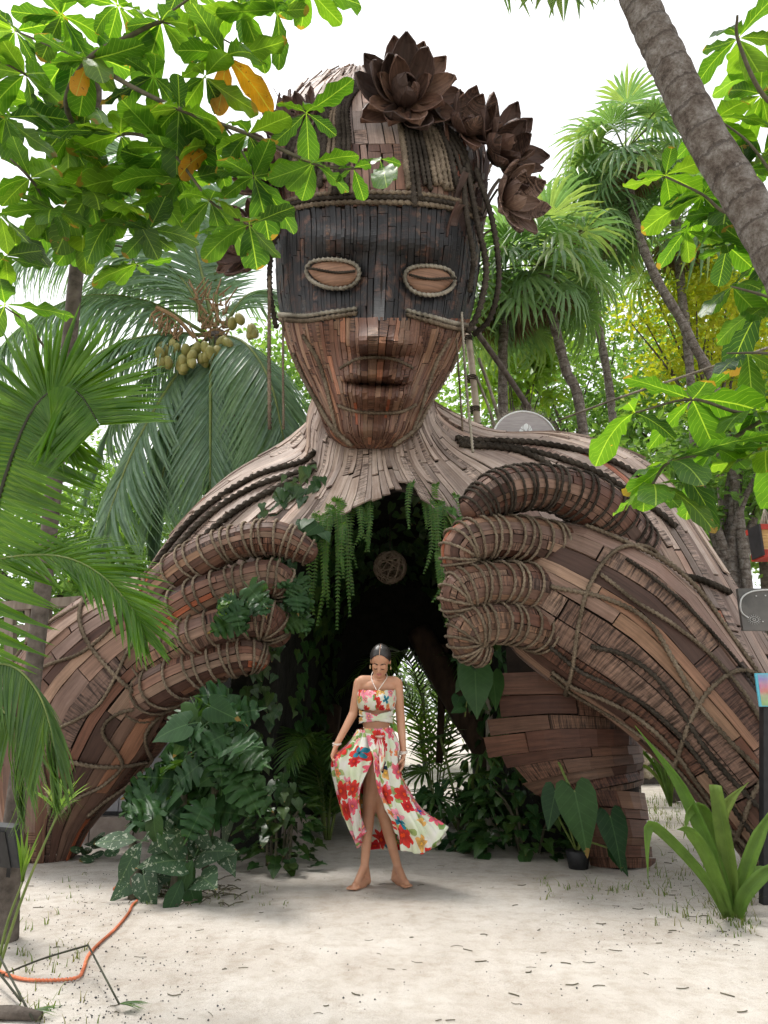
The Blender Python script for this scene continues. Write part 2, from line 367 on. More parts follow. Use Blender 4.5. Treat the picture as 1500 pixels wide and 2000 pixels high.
# ------------------------------------------------------------------ the giant plank-clad figure
class Surf:                                       # a surface sampled on a dense grid, u along the planks, v across
    def __init__(s, pts, flip=1):
        s.p = np.asarray(pts, float); s.nu, s.nv = s.p.shape[:2]
        du = np.gradient(s.p, axis=0); dv = np.gradient(s.p, axis=1)
        n = np.cross(du, dv) * flip; s.n = n / np.maximum(np.linalg.norm(n, axis=2), 1e-9)[..., None]
        s.lu = np.linalg.norm(np.diff(s.p, axis=0), axis=2).sum(0)      # length along u for each v
        s.lv = np.linalg.norm(np.diff(s.p, axis=1), axis=2).sum(1)
    def at(s, u, v):
        u = np.clip(u, 0, 1) * (s.nu - 1); v = np.clip(v, 0, 1) * (s.nv - 1)
        i = np.minimum(u.astype(int), s.nu - 2); j = np.minimum(v.astype(int), s.nv - 2)
        a = (u - i)[..., None]; b = (v - j)[..., None]
        f = lambda g: (g[i, j] * (1 - a) + g[i + 1, j] * a) * (1 - b) + (g[i, j + 1] * (1 - a) + g[i + 1, j + 1] * a) * b
        n = f(s.n); return f(s.p), n / np.maximum(np.linalg.norm(n, axis=-1), 1e-9)[..., None]
    def core(s, name, mat, parent, inset=0.03, ku=2, kv=2):
        q = (s.p - s.n * inset)[::ku, ::kv]; a, b = q.shape[:2]
        f = [(i * b + j, i * b + j + 1, (i + 1) * b + j + 1, (i + 1) * b + j) for i in range(a - 1) for j in range(b - 1)]
        return obj(name, mesh(name, q, f), mat, parent, smooth=True)
def grid_surf(ribs, nu=70, nv=120, flip=1):       # ribs: list over v of control points (px, py, Y) along u
    a = np.array([catmull(r, nu) for r in ribs])                    # v x nu x 3
    a = catmull_nd(a, nv)
    return Surf(Pn(np.transpose(a, (1, 0, 2))), flip)
def catmull_nd(a, n):
    m = len(a); e = np.concatenate([[2 * a[0] - a[1]], a, [2 * a[-1] - a[-2]]])
    t = np.linspace(0, m - 1, n); i = np.minimum(t.astype(int), m - 2); w = (t - i).reshape((-1,) + (1,) * (a.ndim - 1))
    p0, p1, p2, p3 = e[i], e[i + 1], e[i + 2], e[i + 3]
    return 0.5 * (2 * p1 + (p2 - p0) * w + (2 * p0 - 5 * p1 + 4 * p2 - p3) * w ** 2 + (3 * p1 - p0 - 3 * p2 + p3) * w ** 3)
def tube_surf(pts, rad, nu=60, nv=48, ell=1.0, rise=None):   # swept limb, closed round v
    p = catmull(pts, nu); r = catmull([(q,) for q in rad], nu)[:, 0]
    t, n, b = frames(p)
    # keep n roughly towards -Y (the camera side) so v = 0.5 faces forward
    yv = np.array([0, 1.0, 0]); 
    n = yv - t * (t @ yv)[:, None]; n /= np.linalg.norm(n, axis=1)[:, None]; b = np.cross(t, n)
    k = np.linspace(0, 2 * np.pi, nv)
    g = p[:, None] + (n[:, None] * np.cos(k)[None, :, None]) * (r * ell)[:, None, None] + (b[:, None] * np.sin(k)[None, :, None]) * r[:, None, None]
    s = Surf(g); c = p[:, None]
    if ((s.p - c) * s.n).sum() < 0: s.n = -s.n
    s.center = p; return s

PLANKS = []                                       # (parent, verts, uv, pr, bl, dk)
def clad(S, parent, w=0.1, lmin=0.4, lmax=1.0, seg=5, bl=0.1, dk=0.0, th=0.018, lift=0.02, gap=0.006, urange=(0, 1), vrange=(0, 1), rag0=0.0, rag1=0.0, blf=None, skew=0.0, pr_lo=0.0, pr_hi=0.96, accent=0.02, wj=0.45, tl=0.004):
    rows = []
    v = vrange[0]; span = np.mean(S.lv[len(S.lv) // 4: -len(S.lv) // 4])
    while v < vrange[1] - 0.002:
        dv = w / span * (1 + npr.uniform(-wj, wj)); v1 = min(v + dv, vrange[1])
        if vrange[1] - v1 < dv * 0.4: v1 = vrange[1]
        L = max(0.2, float(np.interp((v + v1) / 2, np.linspace(0, 1, S.nv), S.lu)))
        u = urange[0] - npr.uniform(0, rag0) / L; end = urange[1] + npr.uniform(-rag1, rag1) / L
        first = True
        while u < end - 0.01:
            du = npr.uniform(lmin, lmax) / L
            if first: du *= npr.uniform(0.3, 1); first = False
            u1 = min(u + du, end)
            if end - u1 < 0.25 * lmin / L: u1 = end
            rows.append((u, u1, v, v1, L, span)); u = u1
        v = v1
    for (u0, u1, v0, v1, L, sp) in rows:
        g = gap * npr.uniform(0.5, 1.8); gu = g / L; gv = g / sp / 2
        t = np.linspace(0, 1, seg + 1)
        uu = (u0 + gu) + (u1 - u0 - 2 * gu) * t
        jv = npr.uniform(-0.15, 0.15) * (v1 - v0)
        a = v0 + gv + max(jv, 0) * t * 0.6; b = v1 - gv + min(jv, 0) * t * 0.6
        if skew: a = a + skew * (uu - 0.5); b = b + skew * (uu - 0.5)
        U = np.stack([uu, uu], 1); V = np.stack([a, b], 1)
        p, n = S.at(U, V)
        # keep raggedness past the ends of the surface
        for k in range(seg + 1):
            if uu[k] < 0: p[k] += (p[k] - S.at(np.full(2, 0.03), V[k])[0]) / 0.03 * (-uu[k]) * 1.0
            if uu[k] > 1: p[k] += (p[k] - S.at(np.full(2, 0.97), V[k])[0]) / 0.03 * (uu[k] - 1) * 1.0
        lf = npr.uniform(0.0, 1.0) ** 2 * lift + 0.002; cup = npr.uniform(0, 0.006)
        base = npr.uniform(0, 0.006)
        hi = base + th + lf * t ** 2
        top = p + n * hi[:, None, None]; bot = p + n * (hi - th)[:, None, None]
        tilt = npr.uniform(-1, 1) * tl
        top[:, 0] += n[:, 0] * tilt; top[:, 1] -= n[:, 1] * tilt
        verts = np.concatenate([top, bot], 1).reshape(-1, 3)             # per station: t0 t1 b0 b1
        wl_ = np.linalg.norm(p[:, 0] - p[:, 1], axis=1).mean()
        ll = (u1 - u0) * L
        uv = np.stack([np.stack([t * ll, t * 0], 1), np.stack([t * ll, t * 0 + wl_], 1)] * 2, 1).reshape(-1, 2)
        pr = npr.uniform(pr_lo, pr_hi) if npr.rand() > accent else 1.0
        blv = bl if blf is None else blf(p.mean((0, 1)), n.mean((0, 1)))
        blv = float(np.clip(blv + npr.uniform(-0.18, 0.18), 0, 1)) if blv > 0.02 else 0.0
        if pr == 1.0: blv *= 0.2
        PLANKS.append((parent, verts, uv, pr, blv, dk, seg))
def plank_faces(seg):
    f = []
    for i in range(seg):
        a, b = 4 * i, 4 * i + 4
        f += [(a, a + 1, b + 1, b), (a + 2, b + 2, b + 3, a + 3), (a, b, b + 2, a + 2), (a + 1, a + 3, b + 3, b + 1)]
    e = 4 * seg
    return f + [(0, 2, 3, 1), (e, e + 1, e + 3, e + 2)]
def flush_planks(root, limit=300):
    camp = np.array([0, 0, CAMH]); score = []
    for q in PLANKS:
        v = q[1]; c = v.mean(0); d = np.linalg.norm(c - camp)
        tri = np.cross(v[-4] - v[0], v[1] - v[0]); ar = np.linalg.norm(tri); vis = abs(np.dot(tri / max(ar, 1e-9), (camp - c) / d))
        # behind or out of frame -> low
        y = c[1]; up = (c[2] - CAMH) / y; ok = abs(c[0] / y) < 0.62
        facing = np.dot(v[:4].mean(0) * 0 + (v[0] - v[2]), camp - c) > 0
        score.append(ar * vis / d ** 2 * (1.0 if ok and facing else 0.02))
    order = np.argsort(score)[::-1]; big = set(order[:limit].tolist())
    V, Fc, UV, A, Bl, Dk = [], [], [], [], [], []; n = 0
    for i, (par, v, uv, pr, bl, dk, seg) in enumerate(PLANKS):
        f = plank_faces(seg); k = len(v)
        if i in big:
            me = mesh('plank', v, f, uv, {'pr': [pr] * k, 'bl': [bl] * k, 'dk': [dk] * k})
            obj('plank', me, M['wood'], par)
        else:
            V.append(v); Fc += [tuple(a + n for a in q) for q in f]; UV.append(uv); A += [pr] * k; Bl += [bl] * k; Dk += [dk] * k; n += k
    me = mesh('smaller_planks', np.concatenate(V), Fc, np.concatenate(UV), {'pr': A, 'bl': Bl, 'dk': Dk})
    o = obj('smaller_planks', me, M['wood'], root); o['kind'] = 'stuff'
    print('planks', len(PLANKS))
def on(S, uvs, off=0.05):                        # polyline laid on a surface
    u = np.array([q[0] for q in uvs], float); v = np.array([q[1] for q in uvs], float)
    c = catmull(np.stack([u, v], 1), max(12, 8 * len(uvs)))
    p, n = S.at(c[:, 0], c[:, 1]); return p + n * off

fig = thing('giant_wooden_figure', 'giant reddish brown wooden plank figure leaning on its elbows over the sand', 'sculpture', (0, 6.8, 0))
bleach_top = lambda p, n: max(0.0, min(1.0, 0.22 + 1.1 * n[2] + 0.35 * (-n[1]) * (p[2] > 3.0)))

# torso: ribs run from the neck over chest and shoulders
TOR = [
 [(650, 775, 8.0), (560, 860, 8.3), (440, 935, 8.4), (340, 1045, 8.4), (250, 1190, 8.2), (200, 1330, 8.0)],
 [(615, 790, 7.55), (590, 872, 7.6), (480, 930, 7.6), (365, 1020, 7.5), (270, 1150, 7.4), (190, 1300, 7.3)],
 [(606, 815, 7.25), (598, 893, 7.15), (505, 945, 7.05), (410, 1020, 6.95), (320, 1130, 6.85), (250, 1290, 6.85)],
 [(622, 845, 7.0), (612, 915, 6.9), (560, 965, 6.8), (490, 1025, 6.7), (430, 1100, 6.65), (400, 1190, 6.7)],
 [(652, 865, 6.87), (640, 925, 6.78), (612, 970, 6.66), (585, 1005, 6.58), (560, 1035, 6.55), (535, 1075, 6.55)],
 [(690, 872, 6.82), (684, 912, 6.76), (672, 945, 6.66), (662, 968, 6.6), (652, 990, 6.55), (640, 1012, 6.5)],
 [(740, 874, 6.80), (742, 900, 6.75), (745, 920, 6.68), (748, 935, 6.63), (751, 950, 6.58), (754, 962, 6.52)],
 [(782, 868, 6.82), (788, 898, 6.76), (797, 920, 6.68), (806, 936, 6.62), (815, 952, 6.57), (826, 972, 6.5)],
 [(815, 858, 6.86), (832, 900, 6.76), (856, 935, 6.66), (880, 965, 6.58), (905, 1000, 6.5), (930, 1045, 6.45)],
 [(840, 840, 6.98), (875, 888, 6.85), (930, 930, 6.72), (985, 985, 6.6), (1030, 1060, 6.5), (1070, 1150, 6.45)],
 [(852, 815, 7.2), (915, 862, 7.05), (1020, 895, 6.9), (1130, 960, 6.75), (1220, 1080, 6.6), (1290, 1260, 6.5)],
 [(850, 795, 7.5), (945, 848, 7.45), (1080, 862, 7.3), (1220, 925, 7.1), (1330, 1070, 6.9), (1440, 1290, 6.75)],
 [(830, 778, 7.9), (960, 842, 8.0), (1120, 852, 7.9), (1275, 915, 7.7), (1395, 1085, 7.5), (1540, 1330, 7.3)],
 [(790, 770, 8.2), (950, 850, 8.5), (1120, 875, 8.6), (1290, 950, 8.5), (1400, 1130, 8.3), (1530, 1340, 8.0)],
]
TOP = [(680, 720, 7.7), (640, 735, 7.5), (630, 745, 7.3), (645, 775, 7.15), (675, 810, 7.08), (705, 835, 7.02), (740, 840, 7.0), (775, 835, 7.02), (800, 812, 7.08), (824, 775, 7.15), (838, 745, 7.3), (830, 735, 7.5), (800, 720, 7.7), (760, 715, 7.9)]
TOR = [[t] + r for t, r in zip(TOP, TOR)]           # up under the jaw
S_tor = grid_surf(TOR, 90, 160)
if S_tor.n[40, 80][1] > 0: S_tor.n = -S_tor.n
torso = S_tor.core('torso', M['core'], fig, 0.02)
clad(S_tor, torso, 0.085, 0.5, 1.5, 7, blf=bleach_top, rag1=0.17, lift=0.035, gap=0.005, tl=0.008, vrange=(0, 1))

# neck
neckc = [P(735, 700, 7.45), P(735, 790, 7.45), P(732, 850, 7.45)]
S_neck = tube_surf(neckc, [0.52, 0.55, 0.6], 30, 60)
neck = S_neck.core('neck', M['core'], fig, 0.03)
clad(S_neck, neck, 0.07, 0.5, 1.1, 4, bl=0.5)

# head: rows (py, centre px, half width px, Y front, Y back)
HD = [(874, 722, 18, 6.72, 6.95), (868, 723, 52, 6.62, 7.10), (845, 724, 82, 6.54, 7.3), (805, 726, 99, 6.47, 7.5), (755, 728, 126, 6.41, 7.7), (700, 730, 156, 6.36, 7.85), (640, 733, 178, 6.32, 7.95),
      (570, 735, 191, 6.27, 8.05), (500, 738, 197, 6.22, 8.1), (430, 740, 201, 6.20, 8.1), (360, 738, 208, 6.22, 8.1), (290, 733, 208, 6.34, 8.05), (225, 722, 180, 6.56, 7.95), (175, 712, 125, 6.85, 7.8), (143, 706, 60, 7.1, 7.65), (136, 704, 8, 7.3, 7.4)]
def gss(x, s): return np.exp(-(x / s) ** 2)
def head_surf():
    h = catmull(HD, 150); nv = 140
    a = np.linspace(-np.pi, np.pi, nv)[None, :]
    py = h[:, 0:1] + 0 * a; w = h[:, 2:3]; cx = h[:, 1:2]; yf = h[:, 3:4]; yb = h[:, 4:5]
    sx = np.sign(np.sin(a)) * np.abs(np.sin(a)) ** 0.82
    px = cx + w * sx
    c = np.cos(a); Y = (yf + yb) / 2 - (yb - yf) / 2 * np.sign(c) * np.abs(c) ** 0.9
    front = np.clip(c * 3, 0, 1)
    # plain carved features: brow ridge, sockets, nose, lips, chin
    roll = 0.05 * (px - 740); q = py - roll
    d = np.zeros_like(py + px)
    d += 0.12 * gss(q - 468, 24) * gss(px - 740, 170)
    for ex in (655, 828):
        d -= 0.19 * gss(q - 540, 36) * gss(px - ex, 50)
        d += 0.06 * gss(q - 545, 18) * gss(px - ex, 38)
    t = np.clip((q - 480) / 185, 0, 1); wn_ = 16 + 26 * t ** 2
    d += (0.08 + 0.66 * t ** 1.5) * gss(px - 745, wn_ * 1.05) * np.clip((690 - q) / 22, 0, 1) * np.clip((q - 470) / 40, 0, 1)
    for ex in (712, 778): d += 0.30 * gss(q - 664, 15) * gss(px - ex, 18)
    d += 0.05 * gss(q - 740, 55) * gss(px - 735, 80)
    for ly, la in ((729, 0.28), (774, 0.34)): d += la * gss(q - ly - 8 * ((px - 735) / 70) ** 2 * (1 if ly < 750 else -1.2), 15) * np.clip(1.15 - ((px - 735) / 74) ** 2, 0, 1)
    d -= 0.20 * gss(q - 751, 6) * np.clip(1 - ((px - 735) / 70) ** 2, 0, 1)
    d += 0.18 * gss(q - 838, 24) * gss(px - 728, 42)
    for ex in (630, 848): d += 0.13 * gss(q - 632, 36) * gss(px - ex, 44)
    for ex in (640, 826): d -= 0.09 * gss(q - 720, 45) * gss(px - ex, 30)
    Y = Y - d * front
    return Surf(Pn(np.stack([px, py, Y], -1)))
S_head = head_surf()
if S_head.n[75, 70][1] > 0: S_head.n = -S_head.n
head = S_head.core('head', M['core'], fig, 0.02, 1, 1)
def urow(py):                                    # u on the head at an image row
    return float(np.interp(-py, -catmull(HD, 150)[:, 0], np.linspace(0, 1, 150)))
u_a, u_b = urow(622), urow(405)
clad(S_head, head, 0.055, 0.25, 0.7, 8, bl=0.0, urange=(0.01, u_a), vrange=(0.14, 0.86), pr_lo=0.45, pr_hi=0.95, lift=0.006, th=0.012, gap=0.004)
clad(S_head, head, 0.055, 0.35, 1.0, 10, bl=0.0, dk=1.0, urange=(u_a, u_b), vrange=(0.14, 0.86), lift=0.016, th=0.012, gap=0.004, accent=0, rag0=0.06, rag1=0.05)
clad(S_head, head, 0.07, 0.3, 0.7, 6, bl=0.05, urange=(u_b, urow(285)), vrange=(0.14, 0.86), pr_lo=0.3, pr_hi=0.9, lift=0.01)
clad(S_head, head, 0.09, 0.25, 0.55, 4, blf=(lambda p, n: 0.5 * bleach_top(p, n)), urange=(urow(285), 0.985), vrange=(0.0, 1.0), lift=0.06)
for va, vb in ((0.10, 0.36), (0.60, 0.90)):      # loose dark strips like hair round the sides
    clad(S_head, head, 0.10, 0.25, 0.6, 5, bl=0.05, dk=0.35, urange=(urow(430), urow(215)), vrange=(va, vb), pr_lo=0, pr_hi=0.5, lift=0.22, rag0=0.3, rag1=0.2, tl=0.03, gap=0.02)
clad(S_head, head, 0.085, 0.4, 0.9, 5, bl=0.05, urange=(0.05, urow(285)), vrange=(0.0, 0.14), pr_lo=0, pr_hi=0.5, lift=0.03)
clad(S_head, head, 0.085, 0.4, 0.9, 5, bl=0.05, urange=(0.05, urow(285)), vrange=(0.86, 1.0), pr_lo=0, pr_hi=0.5, lift=0.03)
def head_at(px, py, off=0.03):                   # point on the front of the head under a pixel
    h = catmull(HD, 150); u = urow(py); i = u * 149
    cx = np.interp(i, range(150), h[:, 1]); w = np.interp(i, range(150), h[:, 2])
    s = np.clip((px - cx) / w, -0.999, 0.999); s = np.sign(s) * abs(s) ** (1 / 0.82); a = math.asin(s)
    p, n = S_head.at(np.array([u]), np.array([(a + math.pi) / (2 * math.pi)]))
    return p[0] + n[0] * off, n[0]
def head_rope(pts, r, name='rope', mat='rope', n=8, off=None):
    c = catmull(pts, n * len(pts)); q = [head_at(x, y, off or r * 0.7 + 0.012)[0] for x, y in c]
    return obj(name, rope_mesh(name, q, r), M[mat], fig, smooth=True)
# plain closed eyes: an almond shield with a lid line and a cord round it
def eye(cx, cy, a, b, tilt):
    v, f = [], []; n = 10
    for i in range(n + 1):
        t = i / n * 2 - 1; hgt = b * (1 - t * t) ** 0.8
        for k in (-1, -0.5, 0, 0.5, 1):
            x, y = cx + t * a, cy + k * hgt + tilt * t * a
            p, nn = head_at(x, y, 0.05 + 0.05 * (1 - t * t) * (1 - k * k)); v.append(tuple(p))
    for i in range(n):
        for k in range(4): f.append((i * 5 + k, i * 5 + k + 1, (i + 1) * 5 + k + 1, (i + 1) * 5 + k))
    me = mesh('eyelid', v, f, [(q[0], q[2]) for q in v], {'pr': [0.8] * len(v), 'bl': [0.0] * len(v), 'dk': [0.0] * len(v)})
    e = obj('eyelid', me, M['wood'], head, smooth=True)
    sm = e.modifiers.new('thick', 'SOLIDIFY'); sm.thickness = 0.03; sm.offset = 0
    ring = []
    for i in range(25):
        t = i / 24 * 2 * math.pi; x = math.cos(t); y = math.sin(t) * (1 - abs(x) ** 2.2) ** 0.25
        ring.append((cx + x * a * 1.07, cy + math.sin(t) * b * 1.12 + tilt * x * a))
    q = [head_at(x, y, 0.065)[0] for x, y in ring]
    obj('rope', rope_mesh('rope', q, 0.022), M['rope_pale'], fig, smooth=True)
    obj('rope', rope_mesh('rope', [head_at(cx - a + 2 * a * i / 8, cy + 0.25 * b * math.sin(i / 8 * math.pi) + tilt * (-a + 2 * a * i / 8), 0.115)[0] for i in range(9)], 0.014), M['rope_dark'], fig, smooth=True)
eye(657, 537, 50, 33, 0.05); eye(832, 550, 46, 33, 0.06)
# plain cords along the edges of the dark band and down the cheeks
for off, mt in ((0, 'rope_pale'), (9, 'rope')):
    head_rope([(548, 614 + off), (600, 618 + off), (660, 612 + off), (700, 606 + off)], 0.024, mat=mt)
    head_rope([(790, 610 + off), (830, 620 + off), (880, 632 + off), (918, 636 + off)], 0.024, mat=mt)
for off, mt in ((0, 'rope'), (-10, 'rope_dark'), (-19, 'rope')):
    head_rope([(545, 420 + off), (600, 405 + off), (670, 400 + off), (740, 400 + off), (810, 402 + off), (880, 412 + off), (932, 430 + off)], 0.028, mat=mt)
head_rope([(578, 690), (600, 740), (628, 790), (655, 835), (690, 866)], 0.026)
head_rope([(888, 690), (866, 740), (838, 790), (808, 835), (765, 866)], 0.026)
head_rope([(596, 655), (622, 700), (640, 750), (652, 800), (664, 850)], 0.022)
head_rope([(874, 660), (850, 705), (832, 755), (816, 805), (798, 850)], 0.022)
head_rope([(664, 792), (700, 806), (740, 810), (780, 804), (808, 790)], 0.018)
head_rope([(668, 722), (700, 706), (735, 702), (770, 706), (802, 722)], 0.018)

# wooden rosettes on the hair: curved petals cut from plank
def petal_mesh(L, W, curl, pr, dark):
    n, k = 6, 4; v, f, uv = [], [], []
    for i in range(n + 1):
        t = i / n; wd = W * (math.sin(math.pi * min(1, t * 0.93 + 0.07)) ** 0.7) * (1 if t < 1 else 0.12)
        for j in range(k + 1):
            s = j / k * 2 - 1
            a = curl * t
            x = s * wd / 2; z = L * t * math.cos(a * 0.7) ; y = L * t * math.sin(a * 0.7) * 0.8 + 0.22 * W * s * s
            v.append((x, -y, z)); uv.append((t * L, x))
    for i in range(n):
        for j in range(k): f.append((i * (k + 1) + j, i * (k + 1) + j + 1, (i + 1) * (k + 1) + j + 1, (i + 1) * (k + 1) + j))
    m = len(v)
    me = mesh('petal', v, f, uv, {'pr': [pr] * m, 'bl': [0.1 if dark else 0.35] * m, 'dk': [0.35 if dark else 0.0] * m})
    return me
def rosette(c, nrm, R0, rings, dark=True):
    c = Vector(c); q = Vector(nrm).to_track_quat('Z', 'Y')
    hb = MB(); hb.tube([c - q @ Vector((0, 0, 0.02 * R0)), c + q @ Vector((0, 0, 0.1 * R0))], [R0 * 0.26, R0 * 0.18], 10)
    hub = hb.build('rosette', M['core'], fig)
    vs = [petal_mesh(R0, R0 * 0.55, cv, rnd.uniform(0.05, 0.75), dark) for cv in (0.2, 0.45, 0.7, 0.95) for _ in range(2)]
    for ri, (cnt, tilt, sc) in enumerate(rings):
        for i in range(cnt):
            a = 2 * math.pi * (i + 0.5 * (ri % 2)) / cnt + rnd.uniform(-0.12, 0.12)
            m = Matrix.Translation(c) @ q.to_matrix().to_4x4() @ Matrix.Rotation(a, 4, 'Z') @ Matrix.Translation((0, 0.16 * R0 * sc, 0.02 * ri)) @ Matrix.Rotation(-R(tilt + rnd.uniform(-7, 7)), 4, 'X')
            me = rnd.choice(vs)
            if not me.materials: me.materials.append(M['wood'])
            o = bpy.data.objects.new('petal', me); link(o, hub)
            s = sc * rnd.uniform(0.9, 1.08)
            o.matrix_basis = m @ Matrix.Diagonal((s, s, s, 1))
            o.modifiers.new('thick', 'SOLIDIFY').thickness = 0.012
rosette(P(790, 205, 6.48), (0.03, -0.98, -0.12), 0.56, [(5, 12, 0.55), (7, 38, 0.8), (9, 62, 0.98), (10, 84, 1.05)])
rosette(P(968, 305, 6.75), (0.5, -0.8, -0.05), 0.52, [(5, 15, 0.55), (7, 45, 0.85), (9, 75, 1.0)])
rosette(P(985, 395, 6.8), (0.6, -0.7, -0.25), 0.44, [(4, 15, 0.55), (6, 45, 0.85), (8, 72, 1.0)], False)
rosette(P(905, 262, 6.6), (0.35, -0.85, 0.2), 0.42, [(4, 20, 0.6), (7, 55, 0.95), (8, 80, 1.05)])
rosette(P(500, 480, 6.85), (-0.6, -0.7, -0.2), 0.46, [(5, 15, 0.6), (7, 50, 0.9), (9, 78, 1.0)])
rosette(P(535, 350, 6.8), (-0.6, -0.75, 0.0), 0.44, [(5, 20, 0.6), (7, 50, 0.9), (8, 80, 1.0)])
rosette(P(590, 255, 6.75), (-0.45, -0.8, 0.2), 0.40, [(5, 20, 0.6), (7, 50, 0.9), (8, 80, 1.0)])
# thick dark locks of cord combed back over the crown
for i in range(26):
    s = -1 if i % 2 else 1; k = (i // 2) / 12
    x1 = 738 + s * (60 + 120 * k); y1 = 392 - 50 * k + rnd.uniform(-22, 22); x0 = 715 + s * (8 + 60 * k)
    head_rope([(x0, 168 + 40 * k + rnd.uniform(-6, 6)), (x0 + (x1 - x0) * 0.45 + s * 14, 215 + 30 * k), (x0 + (x1 - x0) * 0.85, 285 + 10 * k), (x1, y1)], rnd.uniform(0.022, 0.045), 'hair_rope', rnd.choice(['rope_dark', 'rope_dark', 'rope']), 8, 0.05)
# cords that hang beside the head
for pts, r, mt in (([(912, 320, 6.5), (930, 420, 6.45), (950, 520, 6.5), (938, 600, 6.55), (915, 650, 6.6)], 0.035, 'rope_dark'), ([(930, 330, 6.5), (962, 430, 6.5), (975, 540, 6.6), (958, 620, 6.7), (925, 655, 6.75)], 0.032, 'rope_dark'),
                  ([(905, 330, 6.45), (912, 420, 6.35), (925, 500, 6.4), (918, 570, 6.45)], 0.03, 'rope_dark'), ([(548, 430, 6.55), (530, 500, 6.6), (528, 570, 6.6), (540, 640, 6.65)], 0.03, 'rope_dark'),
                  ([(527, 540, 6.55), (526, 690, 6.55), (527, 838, 6.55)], 0.020, 'rope'), ([(553, 620, 6.6), (553, 720, 6.6), (554, 838, 6.6)], 0.013, 'rope'),
                  ([(902, 610, 6.55), (910, 740, 6.55), (924, 884, 6.55)], 0.014, 'rope_pale'), ([(890, 640, 6.7), (897, 740, 6.7), (904, 842, 6.7)], 0.011, 'rope')):
    obj('hanging_rope', rope_mesh('hanging_rope', [P(*q) for q in pts], r), M[mt], fig, smooth=True)

# forearms and hands
FA = {}
def limb(name, pts, rad, ell, w, bl, lmin=0.6, lmax=1.6, seg=5, skew=0.0, hi=0.96, nv=56, lo=0.0):
    S = tube_surf([P(*q) for q in pts], rad, 60, nv, ell)
    o = S.core(name, M['core'], fig, 0.03)
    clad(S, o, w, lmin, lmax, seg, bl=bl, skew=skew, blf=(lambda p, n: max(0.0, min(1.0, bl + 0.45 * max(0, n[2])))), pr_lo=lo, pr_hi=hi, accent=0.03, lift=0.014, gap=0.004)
    return S, o
S_fr, o_fr = limb('forearm', [(1030, 1125, 6.05), (1085, 1150, 5.93), (1215, 1232, 5.85), (1335, 1350, 5.75), (1450, 1485, 5.65), (1560, 1640, 5.55), (1615, 1760, 5.5)], [0.44, 0.62, 0.66, 0.53, 0.45, 0.40, 0.36], 0.75, 0.105, 0.12, seg=6)
S_fl, o_fl = limb('forearm', [(400, 1195, 6.25), (330, 1225, 6.3), (250, 1285, 6.35), (175, 1375, 6.45), (125, 1480, 6.5), (95, 1580, 6.55), (88, 1672, 6.6)], [0.36, 0.52, 0.68, 0.74, 0.62, 0.42, 0.22], 0.7, 0.105, 0.06, seg=6)
# curled fingers, wound with cord
def finger(pts, rad, wrap=0.075, r=0.011, mat='rope', bl=0.1):
    if pts[0][0] < 700: wrap = 0.10
    S = tube_surf([P(*q) for q in pts], rad, 40, 28, 1.0)
    o = S.core('finger', M['core'], fig, 0.02)
    # closed tip
    tip = S.center[-1]; mb = MB(); rr = rad[-1]
    d = Vector(S.center[-1] - S.center[-3]).normalized(); q = d.to_track_quat('Z', 'Y')
    vs = []; fs = []
    for i in range(5):
        th = i / 4 * math.pi / 2
        for j in range(12):
            a = j / 12 * 2 * math.pi
            vs.append(Vector(tip) + q @ Vector((math.cos(a) * rr * math.cos(th), math.sin(a) * rr * math.cos(th), rr * 0.6 * math.sin(th))))
    fs = [(i * 12 + j, i * 12 + (j + 1) % 12, (i + 1) * 12 + (j + 1) % 12, (i + 1) * 12 + j) for i in range(4) for j in range(12)]
    me = mesh('fingertip', [tuple(x) for x in vs], fs, [(x.x, x.z) for x in vs], {'pr': [0.6] * 60, 'bl': [0.0] * 60, 'dk': [0.0] * 60})
    obj('fingertip', me, M['wood'], o, smooth=True)
    clad(S, o, 0.06, 0.35, 0.9, 8, bl=bl, th=0.012, lift=0.003, pr_lo=0.1, pr_hi=0.9, gap=0.003, tl=0.001)
    L = S.lu.mean(); k = int(L / wrap); pts2 = []
    for i in range(k * 10 + 1):
        t = i / (k * 10); ph = t * k
        pts2.append((min(0.99, 0.02 + 0.97 * t + 0.5 * 0.97 / k * math.sin(ph * 6.283 + 1.2) * 0.9 + 0.25 / k * math.sin(ph * 1.9)), (ph + 0.06 * math.sin(ph * 2.3)) % 1.0))
    u = np.array([q[0] for q in pts2]); v = np.array([q[1] for q in pts2])
    p, n = S.at(u, v); p = p + n * (0.022 + r * 0.6)
    obj('rope', rope_mesh('rope', p, r, step=r * 1.7, n=5), M[mat], o, smooth=True)
    return S
finger([(1250, 1080, 6.0), (1165, 990, 5.75), (1065, 952, 5.6), (975, 962, 5.48), (918, 1000, 5.46)], [0.20, 0.21, 0.165, 0.165, 0.105], mat='rope_dark')
finger([(1190, 1110, 5.95), (1075, 1068, 5.72), (985, 1048, 5.5), (908, 1062, 5.42), (905, 1105, 5.5), (945, 1120, 5.65)], [0.20, 0.19, 0.15, 0.155, 0.12, 0.10])
finger([(1180, 1190, 5.95), (1062, 1152, 5.66), (975, 1138, 5.46), (903, 1152, 5.4), (902, 1188, 5.48), (940, 1202, 5.62)], [0.20, 0.18, 0.14, 0.145, 0.11, 0.09])
finger([(1180, 1270, 5.95), (1066, 1232, 5.7), (985, 1216, 5.5), (918, 1226, 5.44), (912, 1260, 5.5), (945, 1276, 5.62)], [0.20, 0.17, 0.135, 0.14, 0.105, 0.085])
finger([(270, 1190, 6.3), (370, 1105, 6.0), (455, 1062, 5.95), (540, 1052, 5.95), (608, 1082, 6.05)], [0.18, 0.165, 0.13, 0.135, 0.085], bl=0.05)
